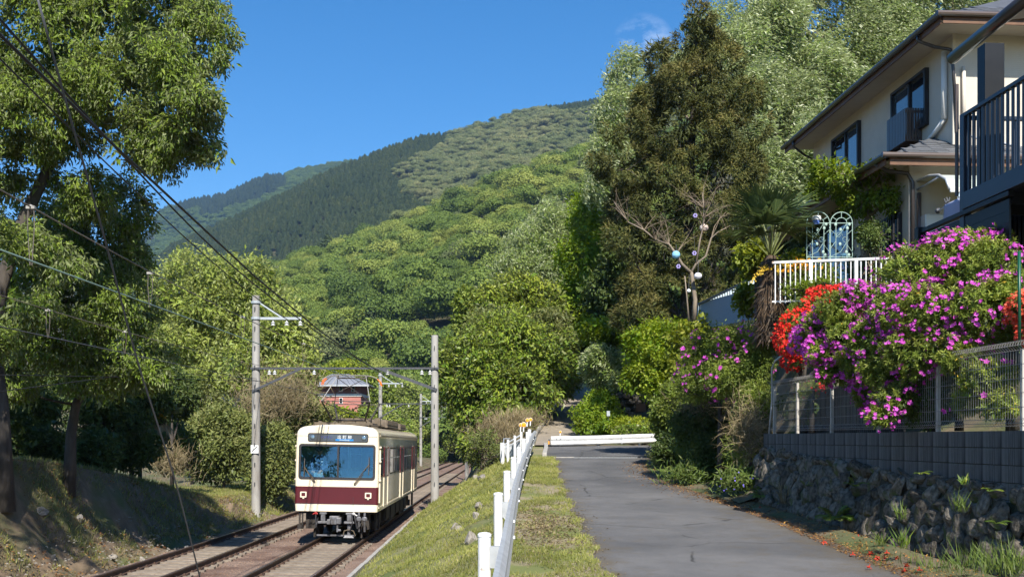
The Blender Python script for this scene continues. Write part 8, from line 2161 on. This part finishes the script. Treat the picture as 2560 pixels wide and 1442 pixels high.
blades('bank_grass', x[h_], y[h_], .2, .016, M['grass'], 3, .4)
blades('bank_straw', x[~h_], y[~h_], .15, .014, M['dry'], 33, .5)
n = 16000; y = 16 + 30 * r.random(n) ** 1.1; t = r.random(n); x = TOE(y) - 1.0 + (TBL(y) - TOE(y) + .9) * t
k_ = n3(np.stack([x, y, 0 * x], 1), .8, 17) > -.3; x, y = x[k_], y[k_]; n = len(x)
L = Leaves(); s_ = .07 * r.uniform(.5, 1.4, n); L.add(np.stack([x, y, gz(x, y) + .02], 1), np.stack([r.normal(size=n), r.normal(size=n), r.normal(0, .4, n)], 1), np.stack([.3 + r.normal(0, .5, n), r.normal(0, .5, n), np.ones(n)], 1), s_, s_ * .5, r.random(n) * .9, fold=.15)
L.build('bank_litter', M['litter'], None, 'stuff')
n = 12000; y = 33 + 22 * r.random(n); x = TBL(y) - .2 - 8 * r.random(n) ** 1.3
blades('trackside_grass', x, y, .2, .022, M['grass'], 4)
def litter(name, n, xf, yf, size, m, seed, lift=.02):
    r = np.random.default_rng(seed); y = yf(r, n); x = xf(r, y); L = Leaves()
    z = np.where(x < FOOT(y), ZG(y), ZG(y)) + lift * r.random(n) + np.clip((x - RRT(y)) / np.maximum(FOOT(y) - RRT(y), .1), 0, 1) * .06
    s = size * r.uniform(.5, 1.4, n); L.add(np.stack([x, y, z], 1), np.stack([r.normal(size=n), r.normal(size=n), r.normal(0, .25, n)], 1), np.stack([r.normal(0, .35, n), r.normal(0, .35, n), np.ones(n)], 1), s, s * .5, r.random(n), fold=.15, droop=.1)
    return L.build(name, m, None, 'stuff')
litter('fallen_leaves', 6500, lambda r, y: RRT(y) - .25 + np.abs(r.normal(0, .38, len(y))) * 1.2, lambda r, n: 9.5 + 11.5 * r.random(n), .035, M['litter'], 5)
litter('edge_leaves', 1400, lambda r, y: RRT(y) - .1 + r.normal(0, .3, len(y)), lambda r, n: 20 + 11 * r.random(n), .05, M['litter'], 6)
litter('straw', 3000, lambda r, y: .5 + r.normal(0, .32, len(y)), lambda r, n: 16.3 + r.normal(0, 1.5, n), .05, M['dry'], 8, .015)
litter('straw_edge', 1600, lambda r, y: RL(y) + r.normal(-.06, .09, len(y)), lambda r, n: 9.5 + 22 * r.random(n), .035, M['dry'], 9, .012)
for k, (px, py, d, s) in enumerate(((100, 1282, 0, .42), (195, 1302, 0, .32), (1178, 1358, 0, .34), (1205, 1198, 0, .42), (1190, 1197, 0, .3), (1134, 1326, 0, .26), (1150, 1326, 0, .22), (1197, 1270, 0, .24), (1190, 1292, 0, .2), (280, 1395, 0, .3), (130, 1398, 0, .26), (395, 1345, 0, .22), (465, 1372, 0, .26), (355, 1400, 0, .2))):
    d = hit(px, py, 9); labs = ['brown half buried boulder in the shade of the left bank', 'tan boulder on the left bank right of the brown boulder', 'dark grey stone in the grass beside the nearest guardrail posts', 'flat pale slab stone high on the grass slope', 'small pale stone against the flat slab', 'pale stone left of a pair low on the grass slope', 'pale stone right of a pair low on the grass slope', 'roundish stone midway along the grass slope', 'small buff stone by the second guardrail post', 'long grey stone at the foot of the left bank', 'pale stone at the lower left of the bank', 'whitish stone where the bank meets the gravel', 'bright rock at the edge of the outer track', 'chalky stone low on the left bank']
    o = place('rock', RM[k % 4], None, Matrix.Translation(P(px, py, d) + Vector((0, 0, s * .12))) @ Euler((k, k * 2.1, k * .7)).to_matrix().to_4x4() @ Matrix.Diagonal((s, s * .8, s * .7, 1)))
    tag(o, labs[k], 'rock')
# ================================================================== the air between here and the mountains
m = bpy.data.materials.new('air'); m.use_nodes = True
nt = m.node_tree; nt.nodes.clear()
out = nt.nodes.new('ShaderNodeOutputMaterial'); pv = nt.nodes.new('ShaderNodeVolumePrincipled')
pv.inputs['Color'].default_value = (0.25, 0.48, 0.95, 1); pv.inputs['Density'].default_value = 0.0001; pv.inputs['Anisotropy'].default_value = 0.0
nt.links.new(pv.outputs[0], out.inputs['Volume'])
hz = MB().box((0, 1700, 395), (9000, 5000, 812)).build('haze', m)
hz['kind'] = 'stuff'
